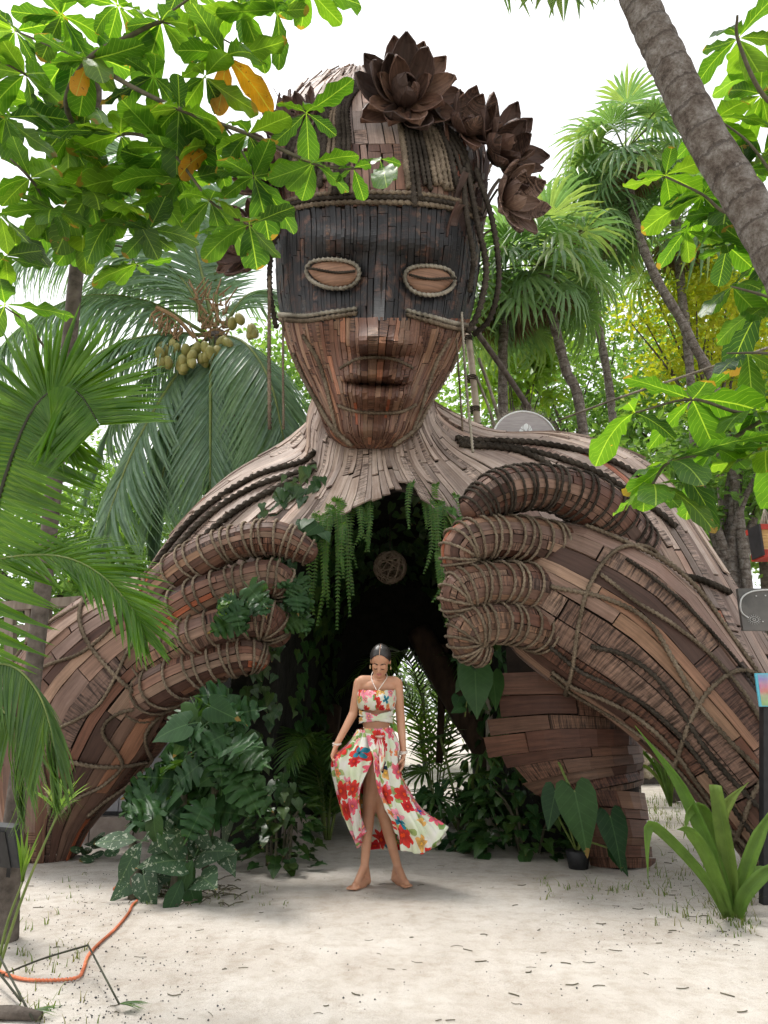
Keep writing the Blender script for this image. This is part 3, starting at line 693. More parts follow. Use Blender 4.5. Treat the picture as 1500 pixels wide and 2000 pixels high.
finger([(260, 1260, 6.2), (370, 1180, 5.93), (460, 1140, 5.9), (535, 1128, 5.92), (566, 1162, 6.08)], [0.18, 0.165, 0.128, 0.132, 0.085], bl=0.05)
finger([(260, 1320, 6.2), (360, 1255, 5.9), (450, 1218, 5.85), (520, 1210, 5.9), (546, 1248, 6.05)], [0.18, 0.17, 0.132, 0.138, 0.085], bl=0.05)
finger([(260, 1375, 6.2), (345, 1325, 5.92), (420, 1295, 5.9), (480, 1280, 5.92), (514, 1288, 6.0)], [0.18, 0.175, 0.135, 0.132, 0.085], bl=0.05)
# cords laid along the forearms: plain lengthwise lines and a few bands
def srope(S, uvs, r, mat, par): obj('rope', rope_mesh('rope', on(S, uvs, 0.03 + r * 0.5), r), M[mat], par, smooth=True)
for k, vv in enumerate((0.28, 0.335, 0.40, 0.455, 0.52, 0.58, 0.63, 0.675, 0.71)):     # wandering lengthwise cords
    ph = rnd.uniform(0, 6.28); am = rnd.uniform(0.012, 0.03); st = rnd.uniform(0.16, 0.30)
    srope(S_fr, [(st + (0.985 - st) * i / 9, vv + am * math.sin(ph + i * 1.15) * (1 - 0.5 * i / 9)) for i in range(10)], rnd.uniform(0.013, 0.019), rnd.choice(['rope', 'rope_dark', 'rope']), o_fr)
for k, uu in enumerate((0.23, 0.52, 0.69)):
    srope(S_fr, [(uu + 0.10, 0.80), (uu + 0.07, 0.68), (uu + 0.02, 0.57), (uu, 0.49), (uu + 0.01, 0.40), (uu + 0.06, 0.30), (uu + 0.10, 0.18)], 0.017, 'rope', o_fr)
for k, vv in enumerate((0.30, 0.38, 0.47, 0.56, 0.66)):
    ph = rnd.uniform(0, 6.28); am = rnd.uniform(0.015, 0.04); st = rnd.uniform(0.14, 0.3)
    srope(S_fl, [(st + (0.8 - st) * i / 8, vv + am * math.sin(ph + i * 1.2)) for i in range(9)], rnd.uniform(0.013, 0.018), 'rope', o_fl)
for k, uu in enumerate((0.33, 0.62)):
    srope(S_fl, [(uu - 0.06, 0.28), (uu - 0.01, 0.38), (uu, 0.48), (uu - 0.005, 0.58), (uu - 0.04, 0.68), (uu - 0.10, 0.76)], 0.017, 'rope', o_fl)
# cords draped over the shoulders
for vs, us in (((0.11, 0.15, 0.21), (0.10, 0.45, 0.75)),):
    pass
for pts in ([(0.10, 0.24), (0.25, 0.17), (0.42, 0.13), (0.60, 0.115), (0.80, 0.12)], [(0.16, 0.25), (0.30, 0.20), (0.48, 0.16), (0.66, 0.145), (0.86, 0.15)], [(0.2, 0.25), (0.36, 0.215), (0.54, 0.19), (0.72, 0.18), (0.9, 0.19)],
            [(0.16, 0.74), (0.30, 0.79), (0.46, 0.825), (0.60, 0.85), (0.70, 0.87)], [(0.18, 0.735), (0.34, 0.775), (0.52, 0.80), (0.66, 0.82), (0.76, 0.85)], [(0.2, 0.73), (0.32, 0.765), (0.44, 0.775), (0.56, 0.765)], [(0.86, 0.72), (0.85, 0.77), (0.86, 0.82), (0.88, 0.88)]):
    obj('rope', rope_mesh('rope', on(S_tor, [((a * 5 + 1) / 6, b) for a, b in pts], 0.05), 0.033), M['rope_dark'], fig, smooth=True)

# standing plank column under the near arm: planks lie across it, ragged on the left
COLM = [[(985, 1262, 6.45), (1070, 1265, 6.25), (1150, 1270, 6.2), (1215, 1290, 6.3), (1250, 1300, 6.6), (1200, 1300, 7.0)],
        [(992, 1350, 6.40), (1075, 1360, 6.18), (1160, 1375, 6.1), (1225, 1395, 6.25), (1255, 1400, 6.6), (1200, 1400, 7.0)],
        [(1010, 1440, 6.36), (1090, 1440, 6.14), (1165, 1445, 6.08), (1228, 1450, 6.2), (1250, 1455, 6.6), (1200, 1455, 6.95)],
        [(1030, 1505, 6.34), (1105, 1500, 6.14), (1175, 1500, 6.07), (1232, 1500, 6.2), (1250, 1500, 6.55), (1200, 1500, 6.9)],
        [(1118, 1580, 6.3), (1160, 1575, 6.14), (1200, 1575, 6.08), (1243, 1575, 6.2), (1258, 1575, 6.5), (1215, 1575, 6.8)],
        [(1150, 1650, 6.3), (1182, 1648, 6.15), (1212, 1646, 6.1), (1252, 1645, 6.2), (1265, 1645, 6.45), (1230, 1645, 6.7)],
        [(1158, 1712, 6.3), (1190, 1710, 6.15), (1220, 1707, 6.1), (1258, 1703, 6.2), (1272, 1700, 6.45), (1240, 1698, 6.7)]]
S_col = grid_surf(COLM, 60, 90)
if S_col.n[25, 40][1] > 0: S_col.n = -S_col.n
colm = S_col.core('plank_column', M['core'], fig, 0.03)
clad(S_col, colm, 0.125, 0.7, 1.5, 6, bl=0.02, rag0=0.36, lift=0.05, pr_lo=0.3, pr_hi=0.85, gap=0.003, accent=0, skew=-0.10, tl=0.012, vrange=(0.05, 0.60))
clad(S_col, colm, 0.125, 0.7, 1.5, 6, bl=0.02, rag0=0.05, lift=0.03, pr_lo=0.3, pr_hi=0.85, gap=0.003, accent=0, skew=0.04, tl=0.008, vrange=(0.60, 0.97))
# ------------------------------------------------------------------ leaves, fronds, trees
OUT = {
 'almond': [(0, .012), (.05, .06), (.12, .14), (.22, .24), (.33, .33), (.45, .40), (.57, .445), (.68, .46), (.78, .44), (.87, .375), (.94, .27), (.98, .15), (1, .02)],
 'oval': [(0, .02), (.12, .22), (.3, .42), (.5, .5), (.7, .42), (.88, .22), (1, .01)],
 'round': [(0, .05), (.05, .26), (.2, .43), (.45, .5), (.7, .44), (.9, .25), (1, .02)],
 'heart': [(.0, .01), (-.13, .10), (-.20, .24), (-.15, .40), (.04, .49), (.28, .46), (.52, .33), (.78, .15), (1, .005)],
 'ivy': [(.0, .01), (-.10, .16), (-.06, .36), (.10, .5), (.3, .43), (.45, .30), (.7, .19), (1, .01)],
 'lobed': [(0, .02), (-.12, .12), (-.16, .30), (-.02, .46), (.06, .26), (.12, .50), (.24, .52), (.24, .20), (.34, .52), (.46, .46), (.42, .17), (.54, .44), (.66, .36), (.60, .14), (.73, .28), (.83, .19), (.80, .07), (1, .005)],
}
def leaf_geo(shape, L=1.0, W=0.5, bend=0.15, fold=0.12, wave=0.0, stalk=0.0, twist=0.0):
    o = OUT[shape]; n = len(o); v, uv, f = [], [], []
    mids = np.maximum.accumulate(np.clip([q[0] for q in o], 0.0, 1))
    def z(x, y): return -bend * max(y, 0) ** 2 * L + fold * abs(x) * W - 0.5 * fold * (x * 2) ** 2 * W + wave * W * math.sin(y * 17 + x * 9) * abs(x) * 2 + twist * x * y
    for i, (y, x) in enumerate(o):
        my = float(mids[i])
        for s in (-1, -.5, 0, .5, 1):
            yy = my + (y - my) * abs(s); xx = x * s
            v.append((xx * W * 1.0, yy * L, z(xx, yy))); uv.append((0.5 + xx, yy))
    for i in range(n - 1):
        for j in range(4): f.append((i * 5 + j, i * 5 + j + 1, (i + 1) * 5 + j + 1, (i + 1) * 5 + j))
    if stalk:
        b = len(v); w = 0.012 * L
        v += [(-w, 0, 0.002), (w, 0, 0.002), (w, -stalk * L, -0.15 * stalk * L), (-w, -stalk * L, -0.15 * stalk * L)]; uv += [(.5, 0)] * 4
        f.append((b, b + 1, b + 2, b + 3))
    return np.array(v), f, np.array(uv)
def basis(pos, d, up=(0, 0, 1), s=1.0):
    y = Vector(d).normalized(); x = y.cross(Vector(up))
    if x.length < 1e-3: x = Vector((1, 0, 0))
    x.normalize(); z = x.cross(y)
    m = Matrix((x, y, z)).transposed().to_4x4() @ Matrix.Diagonal((s, s, s, 1)); m.translation = Vector(pos); return m
class Leaves:
    def __init__(s, parent, geos, mat, name='leaf', rest='small_leaves'):
        s.parent = parent; s.geos = geos; s.mat = mat; s.items = []; s.name = name; s.rest = rest; s.mes = {}
    def add(s, m, g=None, mat=None): s.items.append((m, rnd.randrange(len(s.geos)) if g is None else g, mat))
    def build(s, limit=300):
        def score(q):
            p = q[0].translation; d = (p - Vector((0, 0, CAMH))).length
            on_ = abs(p.x / max(p.y, .1)) < 0.62 and p.y > 0.5
            return q[0].to_scale().x / d * (1 if on_ else 0.05)
        it = sorted(s.items, key=score, reverse=True)
        for m, g, mat in it[:limit]:
            mt = mat or s.mat; key = (g, mt.name)
            if key not in s.mes:
                v, f, uv = s.geos[g]; s.mes[key] = mesh(s.name, v, f, uv, {'pr': [0.0] * len(v)}); s.mes[key].materials.append(mt)
                s.mes[key].polygons.foreach_set('use_smooth', np.ones(len(f), bool))
            o = bpy.data.objects.new(s.name, s.mes[key]); link(o, s.parent); o.matrix_basis = m
        if it[limit:]:
            V, Fc, U, A = [], [], [], []; n = 0
            for m, g, mat in it[limit:]:
                v, f, uv = s.geos[g]; a = np.array(m)
                V.append(v @ a[:3, :3].T + a[:3, 3]); Fc += [tuple(k + n for k in q) for q in f]; U.append(uv); A += [rnd.random()] * len(v); n += len(v)
            o = obj(s.rest, mesh(s.rest, np.concatenate(V), Fc, np.concatenate(U), {'pr': A}), s.mat, s.parent, smooth=True); o['kind'] = 'stuff'
def vrand(): 
    a = rnd.uniform(0, 2 * math.pi); z = rnd.uniform(-1, 1); r = math.sqrt(1 - z * z); return Vector((r * math.cos(a), r * math.sin(a), z))

def leaflet_geo(L, w, droop, n=4, curl=0.0):      # strap along +Y, falls in -Z
    v, f, uv = [], [], []
    for i in range(n + 1):
        t = i / n; ww = w * (0.55 + 0.45 * math.sin(math.pi * min(1, t * 0.8 + 0.2))) * (1 - t ** 3 * 0.97)
        y = L * (t - 0.25 * droop * t * t); z = -droop * L * t * t * 0.75
        for s in (-1, 0, 1): v.append((s * ww / 2 + curl * t * t * L, y, z + (abs(s) - 0.5) * ww * 0.35)); uv.append((0.5 + s * 0.5, t))
    for i in range(n):
        for j in (0, 1): f.append((i * 3 + j, i * 3 + j + 1, (i + 1) * 3 + j + 1, (i + 1) * 3 + j))
    return np.array(v), f, np.array(uv)
def frond(parent, pts, n, Lmax, w, mat, rmat, side_up=(0, 0, 1), droop=0.5, ang=55, rr=0.012, separate=False, t0=0.12, prof=None, name='frond', vee=0.25, jit=0.06, hang=0.0, gseg=4, only=None, angf=0.55):
    """a feather frond: stalk mesh (part) and its leaflets (joined to it, or sub-parts of their own)"""
    c = catmull(pts, 40); t, _, _ = frames(c)
    mb = MB(); mb.tube(c[::2], list(np.linspace(rr, rr * 0.25, 20)), 5)
    V, Fc, U, A = [np.array(mb.v)], list(mb.f), [np.array([(0.5, 0.5)] * len(mb.v))], [0.2] * len(mb.v)
    base = len(mb.v); seps = []
    prof = prof or (lambda s: (math.sin(math.pi * (0.12 + 0.80 * s)) ** 0.7))
    for i in range(n):
        s = t0 + (1 - t0) * (i + 0.5) / n; k = s * 39; a = int(min(k, 38)); fr = k - a
        p = c[a] * (1 - fr) + c[a + 1] * fr; d = Vector(t[a])
        up = Vector(side_up); sx = d.cross(up); sx = sx.normalized() if sx.length > 1e-3 else Vector((1, 0, 0)); nz = sx.cross(d)
        for sg in (-1, 1):
            if only and sg != only: continue
            L = Lmax * prof(s) * rnd.uniform(1 - jit * 2, 1 + jit)
            al = R(ang * (1 - angf * s ** 2) + rnd.uniform(-5, 5))
            dr = d * math.cos(al) + sx * sg * math.sin(al) + nz * vee * rnd.uniform(0.7, 1.3)
            if hang: dr = dr.normalized() * (1 - hang) + Vector((0, 0, -1)) * hang
            g = leaflet_geo(L, w * (0.6 + 0.4 * prof(s)), droop * rnd.uniform(0.7, 1.3), gseg)
            m = basis(p, dr, nz if abs(dr.normalized().z) < 0.92 else -d)
            if separate: seps.append((g, m))
            else:
                q = np.array(m); V.append(g[0] @ q[:3, :3].T + q[:3, 3]); Fc += [tuple(z + base for z in y) for y in g[1]]; U.append(g[2]); A += [rnd.random()] * len(g[0]); base += len(g[0])
    if separate:
        o = obj(name, mesh(name, mb.v, mb.f, mb.uv, {'pr': mb.pr}), rmat, parent, smooth=True)
        for g, m in seps:
            l = obj('leaflet', mesh('leaflet', g[0], g[1], g[2], {'pr': [0.0] * len(g[0])}), mat, o, smooth=True); l.matrix_basis = m
        return o
    st = obj(name, mesh(name, mb.v, mb.f, mb.uv, {'pr': mb.pr}), rmat, parent, smooth=True)
    nb = len(mb.v)
    o = obj('leaflets', mesh('leaflets', np.concatenate(V[1:]), [tuple(z - nb for z in q) for q in Fc[len(mb.f):]], np.concatenate(U[1:]), {'pr': A[nb:]}), mat, st, smooth=True)
    o['kind'] = 'stuff'
    return st
def fan_leaf(parent, hub, d, up, Rad, mat, n=26, spread=250, split=0.45, droop=0.35, petiole=None, name='fan_leaf'):
    """one pleated fan blade, segments joined to the hub, free at the tips, on its stalk"""
    d = Vector(d).normalized(); m = basis(hub, d, up)
    v, f, uv = [(0, 0, 0)], [], [(0.5, 0)]
    for i in range(n):
        a0 = R(-spread / 2 + spread * i / n); a1 = R(-spread / 2 + spread * (i + 1) / n); am = (a0 + a1) / 2
        L = Rad * (0.80 + 0.2 * math.cos(am * 0.8)) * rnd.uniform(0.92, 1.05)
        dd = droop * rnd.uniform(0.6, 1.5)
        b = len(v); r1 = L * split
        def pt(a, r, h=0.0):
            t = r / Rad; return (math.sin(a) * r, math.cos(a) * r, h - dd * t ** 2.5 * Rad * 0.8 + 0.10 * Rad * math.sin(min(t, 1) * 2))
        ridge = r1 * (a1 - a0) * 0.28; tw = (a1 - a0) * 0.30
        v += [pt(a0, r1), pt(am, r1, ridge), pt(a1, r1), pt(am - tw * .9, L * 0.72), pt(am, L * 0.74, ridge * .6), pt(am + tw * .9, L * 0.72), pt(am + rnd.uniform(-.03, .03), L, -0.10 * Rad * rnd.random())]
        uv += [(0, .4), (.5, .4), (1, .4), (0.1, .7), (.5, .7), (.9, .7), (.5, 1)]
        f += [(0, b, b + 1), (0, b + 1, b + 2), (b, b + 3, b + 4, b + 1), (b + 1, b + 4, b + 5, b + 2), (b + 3, b + 6, b + 4), (b + 4, b + 6, b + 5)]
    q = np.array(m); vv = np.array(v) @ q[:3, :3].T + q[:3, 3]
    k0 = rnd.random(); o = obj(name, mesh(name, vv, f, uv, {'pr': [k0] + [k0 + q for _ in range(n) for q in [rnd.uniform(-.14, .14)] * 7]}), mat, parent)
    if petiole is not None:
        mb = MB(); mid = (Vector(petiole) + Vector(hub)) / 2 + Vector((0, 0, 0.06 * (Vector(petiole) - Vector(hub)).length))
        mb.tube(catmull([petiole, mid, hub], 7), 0.014, 5); mb.build('stalk', M['rachis'], o, True)
    return o
def fan_palm(label, crown, trunk, Rad, n=22, dead=5, tr=0.07, group=None, low=-0.75, bend_trunk=None):
    base = Vector(trunk[-1]); t = thing('fan_palm', label, 'palm tree', base, group)
    c = Vector(crown); mb = MB(); pts = catmull([c] + [Vector(q) for q in trunk], 40)
    rad = [tr * (1.0 + 0.06 * math.sin(i * 1.7)) * (1.25 if i < 3 else 1) for i in range(40)]
    mb.tube(pts, rad, 9); mb.build('trunk', M['palm_bark'], t, True)
    ga = 2.39996
    for i in range(n):
        el = 1.1 + (low - 1.1) * (i / (n - 1)) ** 0.8; az = i * ga + rnd.uniform(-.3, .3)
        d = Vector((math.cos(az) * math.cos(el), math.sin(az) * math.cos(el), math.sin(el)))
        h = c + d * Rad * rnd.uniform(0.75, 1.1) + Vector((0, 0, -0.12 * Rad * (1 - d.z)))
        d2 = (d + Vector((0, 0, -0.45))).normalized()
        up = Vector((0, 0, 1)) if abs(d2.z) < 0.9 else Vector((math.cos(az), math.sin(az), 0))
        fan_leaf(t, h, d2, up, Rad * rnd.uniform(0.85, 1.1), M['fan'], 24, 260, 0.42, 0.45 + 0.35 * rnd.random(), petiole=c)
    for i in range(dead):
        az = rnd.uniform(0, 6.28); d = Vector((math.cos(az) * 0.25, math.sin(az) * 0.25, -1))
        h = c + Vector((math.cos(az) * 0.12, math.sin(az) * 0.12, -0.35 * Rad))
        fan_leaf(t, h, d, (math.cos(az), math.sin(az), 0.1), Rad * 0.9, M['fan_dead'], 16, 100, 0.5, 0.05, petiole=c, name='dead_fan_leaf')
    return t
def crown_mesh(name, center, rad, n_clump, per, size, mat, parent, geo=None, flat=0.6, seedfill=0.75):
    """a leafy crown: many small leaves in uneven clumps"""
    c = np.array(center); rad = np.array(rad); V, U, A = [], [], []
    g = geo or leaf_geo('oval', 1.0, 0.55, 0.15, 0.2)
    gv, gf, gu = np.array([(0, 0, 0), (-.26, .45, .06), (.26, .45, .06), (0, 1, -.1)]), [(0, 2, 3, 1)], np.array([(.5, 0), (0, .5), (1, .5), (.5, 1)])
    N_ = n_clump * per
    u = npr.normal(size=(n_clump, 3)); u /= np.linalg.norm(u, axis=1)[:, None]
    rr = npr.uniform(0.15, 1.0, n_clump) ** 0.45; cc = c + u * rad * rr[:, None]
    cs = npr.uniform(0.10, 0.26, n_clump) * rad.mean()
    pos = np.repeat(cc, per, 0) + npr.normal(size=(N_, 3)) * np.repeat(cs, per)[:, None] * np.array([1, 1, flat])
    y = npr.normal(size=(N_, 3)) * np.array([1, 1, 0.6]) + np.array([0, 0, -0.35]); y /= np.linalg.norm(y, axis=1)[:, None]
    up = npr.normal(size=(N_, 3)) * 0.5 + np.array([0, 0, 1]); x = np.cross(y, up); x /= np.maximum(np.linalg.norm(x, axis=1), 1e-6)[:, None]; z = np.cross(x, y)
    s = size * npr.uniform(0.6, 1.25, N_)
    B_ = np.stack([x, y, z], 1) * s[:, None, None]
    vv = np.einsum('vk,nkc->nvc', gv, B_) + pos[:, None, :]
    k = len(gv); F = (np.array(gf)[None] + (np.arange(N_) * k)[:, None, None]).reshape(-1, 4)
    pr = np.repeat(np.clip(np.repeat(npr.rand(n_clump), per) + npr.normal(size=N_) * 0.15, 0, 0.999), k)
    me = mesh(name, vv.reshape(-1, 3), F, np.tile(gu, (N_, 1)), {'pr': pr})
    o = obj(name, me, mat, parent); o['kind'] = 'stuff'; return o, cc
def broad_tree(label, base, center, rad, mat, n_clump, per, size, tr=0.12, name='broadleaf_tree', cat='tree', limbs=14, group=None, bark='bark'):
    t = thing(name, label, cat, base, group)
    o, cc = crown_mesh('crown', center, rad, n_clump, per, size, mat, t)
    mb = MB(); c = Vector(center); b = Vector(base)
    fork = b.lerp(c, 0.72) 
    mb.tube(catmull([b, b.lerp(fork, 0.5) + Vector((rnd.uniform(-.2, .2), 0, 0)), fork], 16), [tr, tr * .85, tr * .7], 9)
    for i in range(min(limbs, len(cc))):
        e = Vector(cc[i]); mid = fork.lerp(e, 0.5) + vrand() * 0.15 * Vector(rad).length / 2
        mb.tube(catmull([fork - Vector((0, 0, rnd.uniform(0, .5))), mid, e], 10), [tr * .5, tr * .28, tr * .1], 6)
    mb.build('trunk', M[bark], t, True)
    return t
def hfern(parent, base, n, L, spread=0.5, out=(0, -1, 0), w=0.035):
    """hanging sword fern fronds"""
    for i in range(n):
        a = rnd.uniform(-1, 1) * spread; l = L * rnd.uniform(0.55, 1.1); b = Vector(base) + Vector((rnd.uniform(-.16, .16), rnd.uniform(-.1, .1), rnd.uniform(-.10, .12)))
        side = Vector((math.sin(a), -math.cos(a) * 0.6, 0))
        pts = [b, b + side * 0.12 * l + Vector((0, 0, 0.06 * l)), b + side * 0.24 * l + Vector((0, 0, -0.22 * l)), b + side * 0.28 * l + Vector((0, 0, -0.62 * l)), b + side * 0.26 * l + Vector((rnd.uniform(-.08, .08), 0, -1.0 * l))]
        frond(parent, pts, int(34 * l) + 8, 0.052, 0.020, M['fern'], M['rachis'], (side.x * 0.6 + rnd.uniform(-.3, .3), -1, 0.1), 0.15, 80, 0.004, prof=lambda s: 1 - 0.55 * s ** 2, vee=0.05, gseg=2)
# ------------------------------------------------------------------ broadleaf trees close to the camera
AL = [leaf_geo('almond', 1, 0.52, b, fo, 0.12, 0.04, tw) for b, fo, tw in ((0.12, 0.12, 0.1), (0.3, 0.2, -0.15), (0.05, 0.25, 0.2), (0.45, 0.1, -0.1), (-0.1, 0.15, 0.0), (0.2, 0.35, 0.25))]
def whorl(lv, c, n, size, flat=-0.25, up=None, old=0.0):
    a0 = rnd.uniform(0, 6.28)
    for i in range(n):
        a = a0 + i * 6.283 / n + rnd.uniform(-.3, .3)
        d = Vector((math.cos(a), math.sin(a), flat + rnd.uniform(-.55, .45)))
        lv.add(basis(Vector(c) + d.normalized() * 0.012, d, Vector((rnd.uniform(-.3, .3), rnd.uniform(-.3, .3), 1)), size * rnd.uniform(0.5, 1.18)), None, M['almond_old'] if rnd.random() < old else None)
def branch_mesh(parent, specs):
    for pts, r in specs:
        mb = MB(); c = catmull([P(*q) for q in pts], 8 * len(pts)); mb.tube(c, [r, r * 0.8, r * 0.45], 6); mb.build('branch', M['twig'], parent, True)
almond = thing('almond_tree', 'broadleaf tree with big bright green leaves, slim dark trunk leaning in from the left edge', 'tree', G(8, 1835))
mb = MB(); tp = catmull([G(8, 1835) - Vector((0, 0, .1)), P(22, 1650, 4.4), P(50, 1430, 4.4), P(78, 1200, 4.4), P(128, 740, 4.35), P(158, 455, 4.25), P(185, 300, 4.1), P(190, 100, 3.8)], 50)
mb.tube(tp, [0.085, 0.06, 0.055, 0.052, 0.05, 0.048, 0.04, 0.03], 10); mb.build('trunk', M['bark'], almond, True)
branch_mesh(almond, [
 ([(185, 300, 4.1), (130, 210, 3.4), (172, 117, 3.05), (255, 70, 3.0), (315, 42, 3.0), (420, 18, 2.95), (470, 5, 2.95)], 0.018),
 ([(172, 117, 3.05), (250, 165, 3.0), (350, 213, 3.0), (485, 262, 3.0), (610, 318, 3.0), (690, 328, 3.0), (745, 308, 3.0)], 0.013),
 ([(485, 262, 3.0), (545, 240, 3.0), (598, 220, 3.0)], 0.006), ([(172, 117, 3.05), (100, 90, 3.2), (30, 60, 3.3)], 0.010),
 ([(190, 330, 4.1), (110, 190, 3.5), (50, 145, 3.3), (-20, 110, 3.2)], 0.013), ([(158, 455, 4.25), (105, 410, 3.6), (60, 350, 3.3), (20, 310, 3.2)], 0.012),
 ([(185, 300, 4.1), (240, 262, 3.3), (325, 288, 3.2), (410, 392, 3.15), (450, 412, 3.1), (487, 440, 3.1)], 0.010), ([(350, 213, 3.0), (440, 250, 3.1), (490, 330, 3.1), (495, 350, 3.1)], 0.007),
 ([(158, 455, 4.25), (200, 430, 3.7), (250, 400, 3.4)], 0.010), ([(150, 500, 4.25), (230, 480, 3.9), (270, 520, 3.8)], 0.009), ([(125, 740, 4.3), (60, 640, 4.0), (10, 600, 3.8)], 0.009), ([(315, 42, 3.0), (400, 60, 3.0), (470, 95, 3.0)], 0.007), ([(310, 40, 3.0), (440, -40, 2.9), (600, -30, 2.9)], 0.008)])
lv = Leaves(almond, AL, M['almond'])
for (x, y, Y, n, s) in ((172, 117, 3.05, 8, 1), (315, 42, 3.0, 8, 1), (468, 8, 2.95, 8, 1), (350, 213, 3, 8, 1), (485, 262, 3, 6, .85), (598, 220, 3, 6, .8), (612, 318, 3, 7, .75), (742, 310, 3, 4, .5), (690, 328, 3, 4, .45), (750, 330, 3.0, 1, .9),
    (410, 392, 3.15, 7, .95), (487, 440, 3.1, 6, .95), (60, 348, 3.3, 7, 1), (105, 410, 3.4, 7, .9), (160, 452, 3.8, 8, 1.05), (235, 262, 3.3, 8, 1), (325, 290, 3.2, 8, .95), (30, 60, 3.3, 8, 1), (50, 145, 3.3, 8, 1.05), (10, 230, 3.3, 8, 1), (120, 30, 3.2, 8, 1), (230, 10, 3.1, 7, 1),
    (250, 400, 3.4, 8, .95), (200, 330, 3.5, 8, .95), (130, 270, 3.4, 8, 1), (90, 200, 3.6, 8, 1), (270, 515, 3.8, 6, .9), (10, 500, 3.5, 7, .95), (0, 420, 3.5, 7, 1), (10, 595, 3.8, 5, 1), (440, 110, 3.0, 7, 1.05), (495, 345, 3.1, 7, 1), (400, 150, 3.05, 6, .9), (300, 150, 3.1, 7, 1), (420, 290, 3.2, 7, .9), (350, 350, 3.3, 7, .9), (290, 450, 3.5, 6, .8), (600, -25, 2.9, 7, 1.05), (540, 20, 2.95, 4, 1)):
    whorl(lv, P(x, y, Y), n, 0.32 * s, old=0.005)
for _ in range(9):
    x = rnd.uniform(-60, 430) ; y = rnd.uniform(-60, 480 - 0.35 * max(x, 0)); whorl(lv, P(x, y, rnd.uniform(3.3, 4.2)), 8, 0.33)
lv.add(basis(P(168, 128, 3.0), (-0.12, -0.1, -1), (0.3, -1, 0), 0.2), 0, M['almond_old'])
lv.build(300)

rt = thing('almond_tree', 'broadleaf tree with large glossy leaves hanging in at the right edge', 'tree', G(1700, 1900))
mb = MB(); mb.tube(catmull([G(1700, 1900) - Vector((0, 0, .1)), P(1660, 1200, 3.7), P(1600, 600, 3.5), P(1560, 200, 3.3), P(1530, 0, 3.2)], 40), [0.11, 0.10, 0.08, 0.06, 0.04], 10); mb.build('trunk', M['bark'], rt, True)
branch_mesh(rt, [([(1570, 250, 3.3), (1490, 185, 3.1), (1442, 80, 3.0), (1440, 30, 2.9)], 0.014), ([(1600, 500, 3.4), (1500, 410, 3.2), (1420, 415, 3.15), (1372, 380, 3.1), (1300, 345, 3.1)], 0.012), ([(1590, 480, 3.4), (1480, 300, 3.2), (1400, 230, 3.1)], 0.010),
 ([(1620, 760, 3.5), (1500, 815, 3.2), (1396, 876, 3.05), (1308, 902, 3.0), (1274, 946, 3.0)], 0.012), ([(1620, 740, 3.5), (1476, 806, 3.1), (1352, 780, 3.05), (1240, 806, 3.0)], 0.010), ([(1600, 620, 3.5), (1500, 580, 3.2), (1430, 560, 3.1)], 0.01), ([(1610, 700, 3.5), (1500, 690, 3.2), (1420, 690, 3.1)], 0.009)])
lv = Leaves(rt, AL, M['almond'])
for (x, y, Y, n, s) in ((1442, 75, 3, 7, 1.05), (1488, 185, 3.1, 7, 1), (1398, 232, 3.1, 7, .95), (1372, 382, 3.1, 8, .9), (1300, 342, 3.1, 6, .85), (1425, 415, 3.15, 8, .95), (1490, 300, 3.2, 8, 1), (1500, 500, 3.2, 8, 1), (1430, 560, 3.1, 5, .8), (1420, 480, 3.3, 7, .8), (1274, 946, 3, 7, .85), (1308, 902, 3, 6, .8), (1396, 876, 3.05, 8, 1), (1476, 806, 3.1, 8, 1), (1352, 780, 3.05, 6, .95), (1240, 806, 3.0, 3, .8), (1500, 880, 3.1, 6, 1), (1490, 600, 3.2, 6, 1), (1460, 690, 3.1, 5, .9), (1500, 120, 3.3, 8, 1), (1460, 330, 3.3, 8, 1), (1340, 450, 3.3, 6, .7)):
    Y += 0.35 if y < 700 else 0
    whorl(lv, P(x, y, Y), n, 0.35 * s, flat=-0.15)
lv.build(300)

